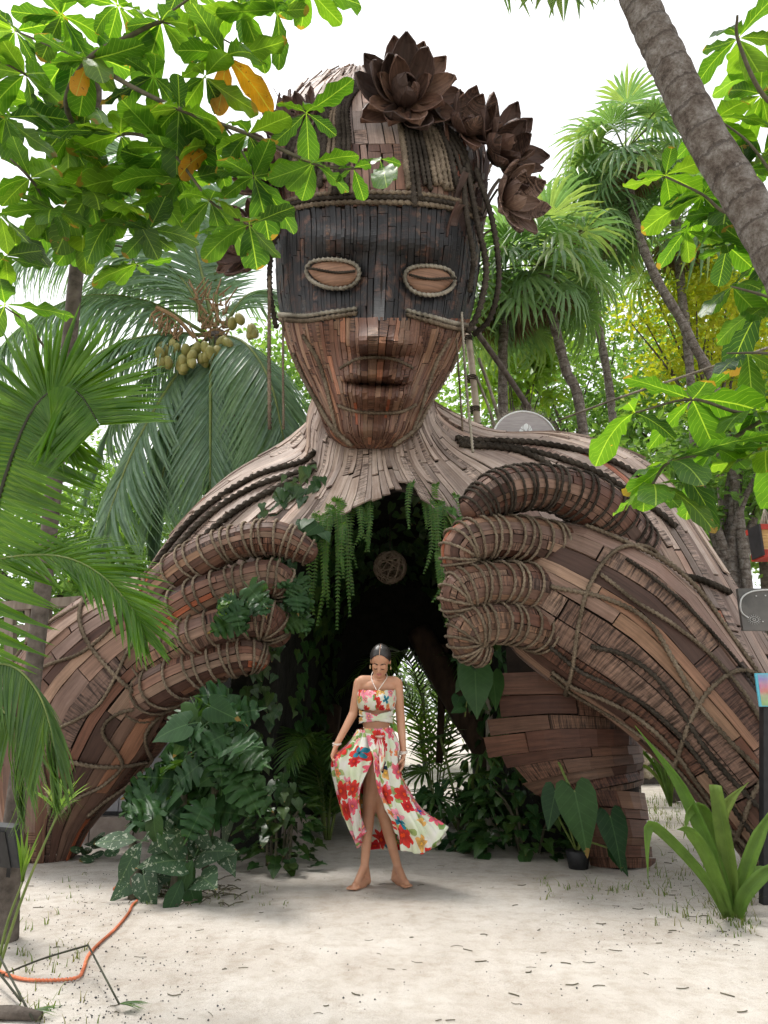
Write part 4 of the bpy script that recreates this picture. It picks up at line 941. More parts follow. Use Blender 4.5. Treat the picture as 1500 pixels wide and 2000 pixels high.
# leaning palm trunk on the right
lean = thing('fan_palm', 'thick grey ringed palm trunk leaning across the upper right corner', 'palm tree', P(2000, 1900, 2.7) * Vector((1, 1, 0)))
c = catmull([P(2000, 1900, 2.7) * Vector((1, 1, 0)), P(1800, 1150, 2.72), P(1640, 780, 2.75), P(1500, 470, 2.78), P(1380, 270, 2.8), P(1300, 110, 2.82), P(1240, -20, 2.85), P(1120, -330, 2.95)], 90)
rings = [0.098 * (1 - 0.12 * i / 89) * (1 + 0.03 * math.sin(i * 2.1) + 0.018 * rnd.uniform(-1, 1)) for i in range(90)]
def bark_palm():
    m, nt, N, L, B = newmat('grey_lichen_palm_bark')
    p = geopos(N); n1 = noise_n(N, L, p, 15, 7, 0.72).outputs[0]; n2 = noise_n(N, L, p, 85, 5, 0.7).outputs[0]; v = N.new('ShaderNodeTexVoronoi'); v.inputs['Scale'].default_value = 22; L.new(p, v.inputs['Vector'])
    c = ramp(N, L, n1, [(0.30, (0.065, 0.052, 0.045)), (0.45, (0.15, 0.125, 0.105)), (0.60, (0.24, 0.22, 0.20)), (0.72, (0.38, 0.36, 0.33))])
    c = mixc(N, L, 1.0, c, ramp(N, L, n2, [(0.3, (0.6, 0.58, 0.55)), (0.6, (1.1, 1.1, 1.1))]), 'MULTIPLY')
    uv = coords(N, L, 'UV'); sx = N.new('ShaderNodeSeparateXYZ'); L.new(uv, sx.inputs[0])
    ring = mathn(N, L, 'FRACT', mathn(N, L, 'ADD', mathn(N, L, 'MULTIPLY', sx.outputs[0], 7.0), mathn(N, L, 'MULTIPLY', n1, 0.75)))
    rl = mathn(N, L, 'LESS_THAN', ring, 0.10); c = mixc(N, L, mathn(N, L, 'MULTIPLY', rl, 0.55), c, (0.05, 0.04, 0.035))
    L.new(c, B.inputs['Base Color']); B.inputs['Roughness'].default_value = 0.95; B.inputs['Specular IOR Level'].default_value = 0.15
    bump(N, L, mathn(N, L, 'SUBTRACT', mathn(N, L, 'ADD', n2, n1), mathn(N, L, 'MULTIPLY', rl, 0.5)), B, 0.8, 0.02); return m
M['palm_bark'] = bark_palm()
mb = MB(); mb.tube(c, rings, 18); mb.build('trunk', M['palm_bark'], lean, True)
top = Vector(c[-1])
for i in range(22):
    az = i * 2.4; el = 0.6 - 1.5 * (i / 22); d = Vector((math.cos(az) * math.cos(el), math.sin(az) * math.cos(el), math.sin(el)))
    fan_leaf(lean, top + d * 0.5, (d + Vector((0, 0, -0.5))), (0, 0, 1), 0.5, M['fan'], 22, 250, 0.4, 0.6, petiole=top)
for i in range(12):
    az = i * 0.55; d = Vector((math.cos(az) * .3, math.sin(az) * .3, -1))
    fan_leaf(lean, top + Vector((math.cos(az) * .2, math.sin(az) * .2, -0.1)), d, (math.cos(az), math.sin(az), .1), 0.42, M['fan_dead'], 14, 90, 0.5, 0.05, petiole=top, name='dead_fan_leaf')

# ------------------------------------------------------------------ coconut palm behind the left shoulder
coco = thing('coconut_palm', 'tall coconut palm with green coconuts and drooping fronds behind the left shoulder', 'palm tree', (P(470, 1000, 10.2).x, 10.2, 0))
cc0 = P(422, 650, 10.0)
mb = MB(); mb.tube(catmull([cc0, P(445, 800, 10.1), P(465, 1000, 10.2), Vector((P(470, 1000, 10.2).x, 10.2, 0))], 30), [0.14, 0.13, 0.15, 0.2], 12); mb.build('trunk', M['palm_bark'], coco, True)
CF = [([(430, 655, 9.9), (480, 672, 9.5), (525, 740, 9.2), (552, 850, 9.1), (566, 960, 9.1)], 95, 1.55, 0.5, 0.35), ([(415, 660, 9.9), (412, 730, 9.5), (411, 830, 9.35), (410, 950, 9.3), (405, 1040, 9.3)], 90, 1.35, 0.5, 0.42),
      ([(405, 655, 9.9), (320, 652, 9.6), (220, 676, 9.4), (150, 730, 9.3), (100, 820, 9.3)], 90, 1.3, 0.7, 0.35), ([(410, 640, 9.9), (350, 540, 9.8), (260, 480, 9.6), (130, 470, 9.4), (0, 520, 9.2)], 100, 1.5, 0.7, 0.3),
      ([(415, 635, 10), (385, 500, 10), (340, 390, 9.9), (270, 310, 9.8), (190, 280, 9.7)], 95, 1.45, 0.5, 0.2), ([(425, 635, 10), (420, 500, 10.2), (430, 380, 10.3), (460, 290, 10.4)], 85, 1.3, 0.4, 0.1),
      ([(400, 670, 9.9), (340, 740, 9.6), (270, 860, 9.4), (215, 1000, 9.3), (190, 1120, 9.3)], 90, 1.3, 0.6, 0.4), ([(405, 675, 9.9), (355, 790, 9.7), (318, 930, 9.6), (300, 1070, 9.6)], 85, 1.2, 0.5, 0.45),
      ([(435, 640, 10), (480, 580, 10.1), (530, 570, 10.2), (580, 600, 10.3), (620, 670, 10.3)], 80, 1.3, 0.6, 0.3), ([(400, 650, 9.9), (290, 590, 9.8), (160, 580, 9.6), (40, 640, 9.5), (-30, 720, 9.4)], 95, 1.4, 0.75, 0.35),
      ([(430, 670, 10.2), (470, 780, 10.3), (490, 900, 10.4), (495, 1020, 10.5)], 80, 1.3, 0.5, 0.45), ([(420, 640, 10.2), (350, 560, 10.6), (240, 540, 10.9), (140, 600, 11)], 85, 1.4, 0.6, 0.3), ([(400, 640, 10.2), (330, 430, 10.6), (230, 330, 10.8), (100, 320, 10.9)], 85, 1.4, 0.5, 0.3), ([(410, 660, 10.1), (300, 720, 10.3), (220, 820, 10.4), (170, 960, 10.4)], 85, 1.3, 0.6, 0.45)]
for pts, n, L, dr, hg in CF:
    frond(coco, [P(*q) for q in pts], n, L, 0.055, M['coconut'], M['rachis'], (0, -0.35, 1), dr, 58, 0.035, hang=hg, t0=0.10)
def nut(parent, c, s, mat):
    v, f = [], []; n, k = 7, 9
    for i in range(n + 1):
        th = math.pi * i / n
        for j in range(k):
            a = 2 * math.pi * j / k; r = s * math.sin(th) * (1 + 0.10 * math.cos(3 * a)) * 0.8
            v.append((r * math.cos(a), r * math.sin(a), s * 1.15 * math.cos(th)))
    f = [(i * k + j, i * k + (j + 1) % k, (i + 1) * k + (j + 1) % k, (i + 1) * k + j) for i in range(n) for j in range(k)]
    o = obj('coconut', mesh('coconut', v, f), mat, parent, smooth=True); o.location = c; o.rotation_euler = (rnd.uniform(-.5, .5), rnd.uniform(-.5, .5), rnd.uniform(0, 3)); return o
M['coco'] = simple('green_coconut', (0.16, 0.17, 0.04), (0.30, 0.27, 0.09), 5, 0.45, 0.1)
for cx, cy, n in ((335, 692, 11), (382, 700, 10), (415, 690, 7), (470, 640, 5)):
    for i in range(n): nut(coco, P(cx + rnd.uniform(-30, 30), cy + rnd.uniform(-24, 24), rnd.uniform(9.25, 9.5)), 0.09, M['coco'])
M['husk'] = simple('palm_fibre', (0.16, 0.10, 0.05), (0.32, 0.21, 0.11), 30, 0.9, 0.5)
mb = MB()
for i in range(60):
    a = cc0 + Vector((rnd.uniform(-.25, .25), rnd.uniform(-.5, -.2), rnd.uniform(-.35, .5))); mb.tube([a, a + Vector((rnd.uniform(-.2, .2), 0, rnd.uniform(-.05, .35)))], [0.02, 0.008], 4)
q = mb.build('crown_fibre', M['husk'], coco); q['kind'] = 'stuff'
mb = MB(); s0 = P(380, 660, 9.6); s1 = P(305, 600, 9.4); mb.tube(catmull([s0, P(345, 622, 9.45), s1], 8), 0.03, 6)
for i in range(26):
    t = rnd.random(); p = s0.lerp(s1, 0.3 + 0.7 * t); mb.tube(catmull([p, p + Vector((rnd.uniform(-.12, .05), -.05, -.1)), p + Vector((rnd.uniform(-.15, .05), -.08, -.28))], 5), 0.012, 4)
q = mb.build('flower_stalk', M['husk'], coco)

# ------------------------------------------------------------------ fan palms right of the head
def bz(px, py, Y): q = P(px, py, Y); return Vector((q.x, q.y, 0))
fan_palm('tall fan palm with pale green crown against the sky, right of the flowered head', P(1222, 300, 9.6), [P(1240, 430, 9.6), P(1280, 540, 9.6), P(1345, 655, 9.6), P(1420, 850, 9.6), bz(1470, 1300, 9.6)], 0.74, 26, 5, 0.07)
fan_palm('bushy fan palm whose yellowish fans hang lowest, beside the rope-hung right ear', P(1058, 520, 9.0), [P(1080, 620, 9.0), P(1105, 720, 9.0), P(1140, 850, 9.0), bz(1170, 1300, 9.0)], 0.74, 24, 4, 0.07)
fan_palm('dark green fan palm standing between the two lighter fan palms', P(1150, 420, 10.2), [P(1160, 540, 10.2), P(1170, 640, 10.2), P(1200, 850, 10.2), bz(1220, 1300, 10.2)], 0.72, 20, 5, 0.065)
fan_palm('short fan palm half hidden behind the right side of the head', P(985, 560, 9.4), [P(984, 650, 9.4), P(982, 760, 9.4), bz(980, 1300, 9.4)], 0.75, 18, 7, 0.07)
fan_palm('fan palm with brown dry fans behind the leaning trunk', P(1320, 430, 10.6), [P(1330, 560, 10.6), P(1350, 760, 10.6), bz(1360, 1300, 10.6)], 0.8, 16, 9, 0.07)

# ------------------------------------------------------------------ trees behind
broad_tree('yellow-green leafy tree behind the right shoulder', bz(1400, 1300, 11.5), P(1390, 640, 11.5), (1.55, 1.2, 1.5), M['yellow'], 90, 60, 0.14, 0.09)
broad_tree('light green tree with round leaves behind the ear cords', bz(990, 1300, 12), P(1000, 720, 12), (0.95, 0.7, 0.9), M['grape'], 34, 26, 0.26, 0.05)
FT = [(1130, 720, 18, 3.4, 2.9, 'feathery green forest tree beyond the fan palms'), (1330, 820, 16, 2.6, 2.4, 'green forest tree beyond the right shoulder'), (1480, 900, 13, 1.8, 2.4, 'green tree at the right edge above the dark panel sign'), (960, 860, 20, 3.5, 2.6, 'green forest tree low behind the neck on the right'), (1500, 620, 17, 2.8, 3.2, 'tall green tree at the far right edge'),
      (560, 820, 17, 2.8, 2.6, 'green forest tree low behind the neck on the left'), (330, 1080, 15, 2.8, 2.2, 'dense green tree behind the coconut palm'), (90, 1060, 14, 3.0, 2.6, 'dense green tree behind the big palm frond'), (1760, 820, 13, 2.6, 3.4, 'green tree mostly cut off by the right edge behind the hanging box'), (1240, 1060, 21, 3.5, 2.2, 'low green forest tree farthest behind the right arm')]
for x, y, Y, rx, rz, lb in FT:
    broad_tree(lb, bz(x, 1300, Y), P(x, y, Y), (rx, rx * 0.7, rz), M['wood_leaf'], 130, 62, 0.20, 0.12, name='forest_tree', group='forest trees behind the figure')
# ------------------------------------------------------------------ the planted passage under the figure
tun = thing('planted_passage', 'dark ivy-grown passage under the giant figure', 'passage', (0.15, 7.0, 0))
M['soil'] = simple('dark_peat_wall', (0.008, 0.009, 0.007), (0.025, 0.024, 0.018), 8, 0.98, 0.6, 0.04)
TX, TY0, TY1 = 0.17, 6.85, 10.2
def arch(hw, H, t): # t 0..1 left foot -> right foot
    a = math.pi * (1 - t); c, s = math.cos(a), math.sin(a)
    return TX + hw * math.copysign(abs(c) ** 0.62, c), H * abs(s) ** 0.62
def shell(name, hw, H, y0, y1, n=34, taper=0.0):
    v = []; ys = np.linspace(y0, y1, 8)
    for y in ys:
        k = 1 - taper * (y - y0) / (y1 - y0)
        for i in range(n + 1):
            x, z = arch(hw * k, H * k, i / n)
            j = mnoise.noise(Vector((x * 1.3, y * 1.3, z * 1.3))) * 0.10
            v.append((x + j, y, max(-0.05, z + j)))
    f = [(r * (n + 1) + i, r * (n + 1) + i + 1, (r + 1) * (n + 1) + i + 1, (r + 1) * (n + 1) + i) for r in range(7) for i in range(n)]
    return v, f
vi, fi = shell('i', 1.17, 3.62, TY0, TY1, taper=0.12); vo, fo = shell('o', 1.62, 3.80, TY0 + 0.02, TY1 + 0.1, taper=0.12)
mbt = MB(); mbt.add(vi, fi); mbt.add(vo, fo)
b = len(vi); mbt.f += [(i, i + 1, b + i + 1, b + i) for i in range(34)]
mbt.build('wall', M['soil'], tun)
# rear wall with a tent-shaped way out
A_, Bl_, Br_ = P(800, 1262, TY1), P(610, 1655, TY1), P(1000, 1655, TY1)
v = [(TX - 1.5, TY1, -.1), (TX - 1.5, TY1, 3.9), (TX + 1.5, TY1, 3.9), (TX + 1.5, TY1, -.1), (Bl_.x, TY1, -.1), tuple(A_), (Br_.x, TY1, -.1)]
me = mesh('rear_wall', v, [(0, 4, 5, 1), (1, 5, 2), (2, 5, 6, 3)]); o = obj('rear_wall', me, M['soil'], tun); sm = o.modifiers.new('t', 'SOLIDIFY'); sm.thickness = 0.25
# rough timbers that hold it
M['timber'] = simple('rough_timber', (0.035, 0.022, 0.015), (0.10, 0.06, 0.038), 9, 0.9, 0.6, 0.03, stretch=(1, 1, .3))
for pts, r in (([(818, 1235, 9.7), (890, 1360, 9.3), (1010, 1560, 8.6), (1040, 1640, 8.4)], [0.17, 0.19, 0.2, 0.22]), ([(866, 1260, 9.6), (862, 1380, 9.5), (858, 1490, 9.4)], [0.08, 0.05, 0.045]), ([(650, 1380, 9.8), (630, 1520, 9.5), (612, 1640, 9.2)], [0.12, 0.14, 0.15])):
    mb = MB(); mb.tube(catmull([P(*q) for q in pts], 24), r, 10); mb.build('timber', M['timber'], tun, True)
# ivy on walls, rim and ceiling
IV = [leaf_geo('ivy', 1, 0.85, b, f_, 0.1, 0.15) for b, f_ in ((.15, .2), (.3, .1), (.0, .3))] + [leaf_geo('heart', 1, 0.8, .2, .15, 0, 0.2)]
ivy = thing('ivy', 'dark green ivy and creepers covering the passage walls', 'ivy', (-1.2, 6.85, 0))
lv = Leaves(ivy, IV, M['ivy'])
for i in range(1500):
    t = rnd.random()
    if i < 560:      # front rim, denser low on both sides
        t = rnd.choice([rnd.uniform(0.0, 0.36), rnd.uniform(0.0, 0.30), rnd.uniform(0.66, 1.0)]); hw = rnd.uniform(1.15, 1.68); x, z = arch(hw, 3.55 + (hw - 1.15) * 0.5, t)
        p = Vector((x, TY0 - 0.05 - rnd.uniform(0, 0.10), max(0.06, z + rnd.uniform(-.1, .1)))); nrm = Vector((rnd.uniform(-.4, .4), -1, rnd.uniform(0, .6)))
    else:            # inside
        y = TY0 + (TY1 - TY0) * rnd.random() ** 1.3; k = 1 - 0.12 * (y - TY0) / (TY1 - TY0); x, z = arch(1.13 * k, 3.5 * k, t)
        p = Vector((x + (0.06 if x < TX else -0.06), y, max(0.05, z))); nrm = Vector((TX - x, -0.8, 1.6 - z + 0.5)).normalized()
    d = Vector((rnd.uniform(-.7, .7), rnd.uniform(-.3, .1), -1)); d = d - nrm * d.dot(nrm) * 0.7
    lv.add(basis(p + nrm * rnd.uniform(0, .12), d, nrm, rnd.uniform(0.07, 0.15)))
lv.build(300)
# ivy and low plants at the right foot of the passage
def mound(name, label, cat, cx, cy, Y, rx, ry, rz, n, geos, mat, smin, smax, stems=6, lim=300):
    c = G(cx, cy); t = thing(name, label, cat, c); L_ = Leaves(t, geos, mat)
    for i in range(n):
        u = vrand(); u.z = abs(u.z); rr = rnd.uniform(0.35, 1) ** 0.5
        p = c + Vector((u.x * rx * rr, u.y * ry * rr, 0.03 + u.z * rz * rr)); d = Vector((u.x, u.y - 0.3, rnd.uniform(-.9, .3)))
        L_.add(basis(p, d, Vector((u.x * .5, u.y * .5 - .4, 1)), rnd.uniform(smin, smax)))
    L_.build(lim); mb = MB()
    for i in range(stems):
        u = vrand(); e = c + Vector((u.x * rx * .7, u.y * ry * .7, rz * rnd.uniform(.4, .9))); mb.tube(catmull([c + Vector((u.x * .1, u.y * .1, -.03)), c.lerp(e, .5) + Vector((0, 0, .1)), e], 7), [0.014, 0.007], 5)
    q = mb.build('stems', M['twig'], t, True); q['kind'] = 'stuff'
    return t
mound('creeper_mound', 'dark creeper mound left of the plank column inside the arch', 'shrub', 1030, 1668, 7.2, 0.62, 0.4, 0.75, 230, IV, M['ivy'], 0.08, 0.16)
mound('creeper_mound', 'low dark creeper along the foot of the left passage wall', 'shrub', 545, 1690, 6.7, 0.35, 0.45, 0.7, 170, IV, M['ivy'], 0.07, 0.14)
mound('creeper_mound', 'dark shrub at the far end of the passage right of the skirt', 'shrub', 900, 1650, 8.3, 0.6, 0.35, 0.6, 150, IV, M['lush'], 0.09, 0.16)
# hanging ferns at the hem
fl = thing('hanging_fern', 'sword fern hanging from the chest edge left of the opening', 'fern', P(655, 985, 6.62)); hfern(fl, P(645, 1005, 6.5), 9, 1.0, 0.8); hfern(fl, P(690, 990, 6.62), 7, 0.6, 0.7); hfern(fl, P(640, 1030, 6.4), 4, 0.75, 0.6)
fr_ = thing('hanging_fern', 'sword fern hanging from the chest edge right of the opening', 'fern', P(850, 975, 6.6)); hfern(fr_, P(825, 975, 6.55), 6, 0.5, 0.8); hfern(fr_, P(862, 1000, 6.5), 8, 0.75, 0.7); hfern(fr_, P(885, 1110, 6.2), 3, 0.5, 0.5)
def vine(label, pts, n, s0, s1, geos, mat, spread=0.08, name='creeper', cat='creeper', out=(0, -1, .3), lim=300):
    c = catmull([P(*q) for q in pts], 24); t = thing(name, label, cat, Vector(c[0])); mb = MB(); mb.tube(c, 0.006, 5); mb.build('stem', M['rachis'], t, True); L_ = Leaves(t, geos, mat)
    for i in range(n):
        p = Vector(c[int(rnd.random() * 23)]) + vrand() * spread; L_.add(basis(p, Vector((rnd.uniform(-1, 1), -.5, rnd.uniform(-1, .1))), Vector((rnd.uniform(-.5, .5), out[1], out[2])), rnd.uniform(s0, s1)))
    L_.build(lim); return t
HT = [leaf_geo('heart', 1, 0.85, b, f_, 0.04, 0.3) for b, f_ in ((.15, .12), (.3, .2))]
LB = [leaf_geo('lobed', 1, 0.95, b, f_, 0.08, 0.35, tw) for b, f_, tw in ((.2, .12, .1), (.4, .2, -.1), (.1, .15, .15))]
vine('heart-leaved creeper above the left fern at the chest edge', [(600, 1020, 6.35), (620, 1035, 6.3), (640, 1035, 6.3)], 8, .15, .22, HT, M['lush'])
vine('small-leaved creeper over the right fern', [(850, 990, 6.45), (875, 1010, 6.4), (888, 1040, 6.35)], 18, .07, .12, IV, M['fern'])
vine('creeper climbing down beside the right fist', [(885, 1060, 6.3), (880, 1120, 6.25), (865, 1200, 6.2)], 22, .06, .11, IV, M['fern'])
vine('creeper trailing below the lowest right finger', [(900, 1260, 6.3), (915, 1330, 6.3), (908, 1400, 6.3)], 14, .10, .18, HT, M['lush'])
vine('lobed leafy sprig growing over the left fingers', [(455, 1195, 5.62), (475, 1180, 5.6), (500, 1160, 5.6)], 9, .16, .26, LB, M['lush'])
vine('blue-green lobed creeper reaching past the left fingertips', [(560, 1130, 5.95), (585, 1170, 5.95), (590, 1225, 5.95)], 12, .16, .25, LB, M['lush'])
vine('light green sprig standing on the second left finger', [(460, 1190, 5.55), (456, 1170, 5.55), (455, 1150, 5.55)], 6, .12, .17, AL, M['almond'], 0.03)
# wicker ball lantern
lc = P(762, 1108, 7.6); lan = thing('wicker_lantern', 'round wicker ball lantern hanging in the dark opening', 'lantern', lc)
M['wicker'] = simple('brown_wicker', (0.12, 0.085, 0.06), (0.24, 0.18, 0.13), 30, 0.85, 0.3)
for i in range(34):
    ax = vrand(); q = ax.to_track_quat('Z', 'Y'); k = rnd.uniform(-.45, .45); r = 0.178 * math.sqrt(1 - k * k); mb = MB()
    mb.tube([lc + q @ Vector((r * math.cos(a), r * math.sin(a), 0.178 * k + 0.008 * math.sin(a * 3 + i))) for a in np.linspace(0, 6.283, 30)], 0.0075, 5, False); mb.build('strand', M['wicker'], lan, True)
mb = MB(); mb.tube([lc + Vector((0, 0, .17)), lc + Vector((0, 0.02, 1.3))], 0.006, 5); mb.build('cord', M['rope_dark'], lan)
# palms that show through the way out
def clump_palm(label, base, n, L, up=1.0, mat='palm', lf=0.42, w=0.03, bias=(0, 0)):
    b = Vector(base); t = thing('understory_palm', label, 'palm', b)
    for i in range(n):
        a = i * 2.4 + rnd.uniform(-.3, .3); l = L * rnd.uniform(0.7, 1.1); o = Vector((math.cos(a) + bias[0], math.sin(a) + bias[1], 0)) * l * rnd.uniform(.35, .6)
        frond(t, [b + o * .05, b + o * .35 + Vector((0, 0, l * .6 * up)), b + o * .9 + Vector((0, 0, l * .85 * up)), b + o * 1.5 + Vector((0, 0, l * .65 * up))], 38, lf, w, M[mat], M['rachis'], (0, -.2, 1), .45, 60, 0.012)
    return t
clump_palm('feather palm seen through the way out of the passage', G(850, 1575), 8, 2.2)
clump_palm('low feather palm in the passage left of the skirt', G(640, 1640), 9, 1.1, 1.0)
fp = thing('fan_palm_clump', 'dark low fan palm inside the passage right of the skirt', 'palm', G(905, 1640))
for i in range(10):
    a = rnd.uniform(0, 6.28); h = rnd.uniform(.4, 1.1); b0 = G(905, 1640); hb = b0 + Vector((math.cos(a) * .45, math.sin(a) * .35, h)); fan_leaf(fp, hb, (math.cos(a), math.sin(a) - .4, -.1), (0, -.3, 1), 0.42, M['palm'], 16, 230, .3, .3, petiole=b0)
broad_tree('bright green bush far behind the passage', G(830, 1500), G(830, 1500) + Vector((0, 0, 2.6)), (2.6, .8, 1.8), M['wood_leaf'], 46, 40, 0.24, 0.05, name='forest_shrub', cat='bush')
# ------------------------------------------------------------------ the woman in the floral two-piece
YF, YB = G(690, 1745).y, G(785, 1728).y; YM = (YF + YB) / 2          # front foot, back foot, body
who = thing('person', 'barefoot woman in a floral top and split skirt, head bowed, lifting the skirt', 'person', (P(740, 1740, YM).x, YM, 0))
def skin_mat():
    m, nt, N, L, B = newmat('tanned_skin'); n = noise_n(N, L, geopos(N), 7, 4).outputs[0]
    L.new(ramp(N, L, n, [(0.3, (0.47, 0.235, 0.14)), (0.7, (0.57, 0.305, 0.19))]), B.inputs['Base Color']); B.inputs['Roughness'].default_value = 0.48
    B.inputs['Subsurface Weight'].default_value = 0.12; B.inputs['Subsurface Radius'].default_value = (0.02, 0.008, 0.004); B.inputs['Subsurface Scale'].default_value = 0.5; return m
M['skin'] = skin_mat()
def capsule(bm, a, b, ra, rb, sx=1.0, n=14, up=None):
    a = Vector(a); b = Vector(b); d = b - a; L = d.length; z = d / L; u = Vector(up) if up else (Vector((0, 1, 0)) if abs(z.y) < .9 else Vector((1, 0, 0)))
    x = u.cross(z).normalized(); y = z.cross(x); rings = []
    st = [(-math.cos(t) * ra, math.sin(t) * ra) for t in np.linspace(0.12, math.pi / 2, 5)] + [(L * k, ra + (rb - ra) * k) for k in (.25, .5, .75)] + [(L + math.sin(t) * rb, math.cos(t) * rb) for t in np.linspace(0, math.pi / 2 - .12, 5)]
    for h, r in st: rings.append([bm.verts.new(a + z * h + x * math.cos(q) * r * sx + y * math.sin(q) * r) for q in np.linspace(0, 2 * math.pi, n, endpoint=False)])
    for p, q in zip(rings, rings[1:]):
        for i in range(n): bm.faces.new((p[i], p[(i + 1) % n], q[(i + 1) % n], q[i]))
    bm.faces.new(rings[0][::-1]); bm.faces.new(rings[-1])
def ellip(bm, c, r, rot=None):
    m = Matrix.Translation(Vector(c)) @ (rot.to_matrix().to_4x4() if rot else Matrix()) @ Matrix.Diagonal((*r, 1)); bmesh.ops.create_uvsphere(bm, u_segments=20, v_segments=14, radius=1, matrix=m)
bm = bmesh.new()
B_ = lambda x, y, d=0.0: P(x, y, YM + d)
pel, wst, chs, nck = B_(736, 1462), B_(735, 1405), B_(738, 1355), B_(739, 1326, .0)
# trunk
ellip(bm, B_(737, 1470, .01), (.150, .105, .115)); ellip(bm, B_(736, 1440), (.128, .092, .10)); ellip(bm, B_(735, 1405), (.108, .080, .12)); ellip(bm, B_(737, 1372, .005), (.122, .088, .115)); ellip(bm, B_(739, 1342, .01), (.135, .075, .07))
for sx in (-1, 1):
    ellip(bm, B_(737 + sx * 15, 1368, -.068), (.050, .046, .050)); ellip(bm, B_(735 + sx * 17, 1486, .06), (.082, .082, .088))
capsule(bm, B_(708, 1331, .01), B_(770, 1333, .01), .047, .047)
capsule(bm, B_(739, 1336, .015), B_(741, 1312, -.01), .050, .044)
# arms: image-left arm out to the skirt, image-right arm down
Hl, Hr = B_(648, 1484, -.10), B_(781, 1499, -.03)
capsule(bm, B_(702, 1334, .01), B_(690, 1394, .02), .043, .033); capsule(bm, B_(690, 1394, .02), B_(657, 1455, -.08), .035, .022)
capsule(bm, B_(776, 1336, .01), B_(782, 1400, .04), .043, .033); capsule(bm, B_(782, 1400, .04), B_(788, 1472, -.02), .035, .022)
# hands
def hand(w, d, palm_n, curl, s=1.0):
    w = Vector(w); d = Vector(d).normalized(); n = Vector(palm_n); n = (n - d * n.dot(d)).normalized(); x = d.cross(n)
    for k in (-1, 0, 1): capsule(bm, w - d * .01, w + d * .075 + x * k * .024, .017, .015)
    for i, (k, l) in enumerate(((-.032, .062), (-.011, .075), (.011, .072), (.031, .055))):
        b = w + d * .085 + x * k; cu = curl * (1 + .12 * i); m = b + (d * math.cos(cu * .5) + n * math.sin(cu * .5)) * l * .55; e = m + (d * math.cos(cu * 1.5) + n * math.sin(cu * 1.5)) * l * .55
        capsule(bm, b, m, .0098, .009, n=8); capsule(bm, m, e, .009, .0072, n=8)
    t0 = w + d * .025 - x * .03; t1 = t0 + (d * .6 - x * .55 + n * .5).normalized() * .042; t2 = t1 + (d * .9 + n * .6 + x * .15).normalized() * .034
    capsule(bm, t0, t1, .013, .011, n=8); capsule(bm, t1, t2, .011, .008, n=8)
hand(B_(656, 1457, -.085), (-.22, -.25, -1), (1, -.3, -.1), 1.0); hand(B_(788, 1474, -.02), (-.16, -.15, -1), (-1, -.2, 0), .75)
# legs
kf, af = P(722, 1566, YF + .20), P(712, 1690, YF + .20); kb, ab = P(747, 1582, YB - .06), P(776, 1690, YB + .02)
def leg(hip, kn, an, toe, hw=.088):
    capsule(bm, hip, kn, hw, .052); capsule(bm, kn, an, .050, .030); mid = kn.lerp(an, .3) + Vector((0, .022, 0)); capsule(bm, kn.lerp(an, .1), kn.lerp(an, .52) + Vector((0, .012, 0)), .044, .040); ellip(bm, kn + Vector((0, -.014, 0)), (.046, .042, .055))
    toe = Vector(toe); f = (toe - an); f.z = 0; f.normalize(); side = Vector((-f.y, f.x, 0)); heel = Vector((an.x, an.y, .032)) - f * .035
    capsule(bm, an, heel, .031, .030); capsule(bm, heel, heel + f * .12, .029, .027); capsule(bm, an + Vector((0, 0, -.005)), heel + f * .15 + Vector((0, 0, .0)), .030, .022); capsule(bm, heel + f * .05, heel + f * .165 - Vector((0, 0, .008)), .03, .022, sx=1.4)
    for i, k in enumerate((-.034, -.016, .001, .017, .031)):
        l = (.052, .05, .046, .041, .035)[i] if True else 0; s = side * k * 1.0; b = heel + f * (.160 - abs(k) * .25) + s - Vector((0, 0, .014)); capsule(bm, b, b + f * l + Vector((0, 0, -.003)), .013 if i == 0 else .0095, .0105 if i == 0 else .008, n=8)
leg(P(735, 1478, YM - .035), kf, af, P(676, 1748, YF)); leg(P(748, 1480, YM + .035), kb, ab, P(795, 1738, YB - .1))
# head, bowed forward
hc = B_(743, 1291, -.055); tilt = Euler((R(32), R(3), R(-5))); hm = Matrix.Translation(hc) @ tilt.to_matrix().to_4x4()
H = lambda x, y, z: hm @ Vector((x, y, z))
def hell(c, r): 
    m = hm @ Matrix.Translation(Vector(c)) @ Matrix.Diagonal((*r, 1)); bmesh.ops.create_uvsphere(bm, u_segments=20, v_segments=14, radius=1, matrix=m)
hell((0, .015, .03), (.074, .094, .088)); hell((0, -.03, -.035), (.060, .058, .075)); hell((0, -.048, -.085), (.034, .034, .028)); hell((0, -.02, -.06), (.054, .055, .05))
capsule(bm, H(0, -.083, .005), H(0, -.103, -.032), .008, .012, n=8); hell((-.011, -.092, -.035), (.009, .01, .008)); hell((.011, -.092, -.035), (.009, .01, .008))
for s in (-1, 1): hell((s * .030, -.077, -.012), (.024, .014, .016)); hell((s * .030, -.078, .005), (.019, .012, .013)); hell((s * .072, .014, -.010), (.008, .017, .026))
hell((0, -.087, -.055), (.022, .010, .007)); hell((0, -.085, -.066), (.019, .010, .007))
me = bpy.data.meshes.new('body'); bm.to_mesh(me); bm.free()
tmp = bpy.data.objects.new('tmp', me); COL.objects.link(tmp)
rm = tmp.modifiers.new('r', 'REMESH'); rm.mode = 'VOXEL'; rm.voxel_size = 0.0052; sm = tmp.modifiers.new('s', 'SMOOTH'); sm.factor = 0.5; sm.iterations = 6
dg = bpy.context.evaluated_depsgraph_get(); me2 = bpy.data.meshes.new_from_object(tmp.evaluated_get(dg)); bpy.data.objects.remove(tmp)
me2.materials.clear(); body = obj('body', me2, M['skin'], who, smooth=True)
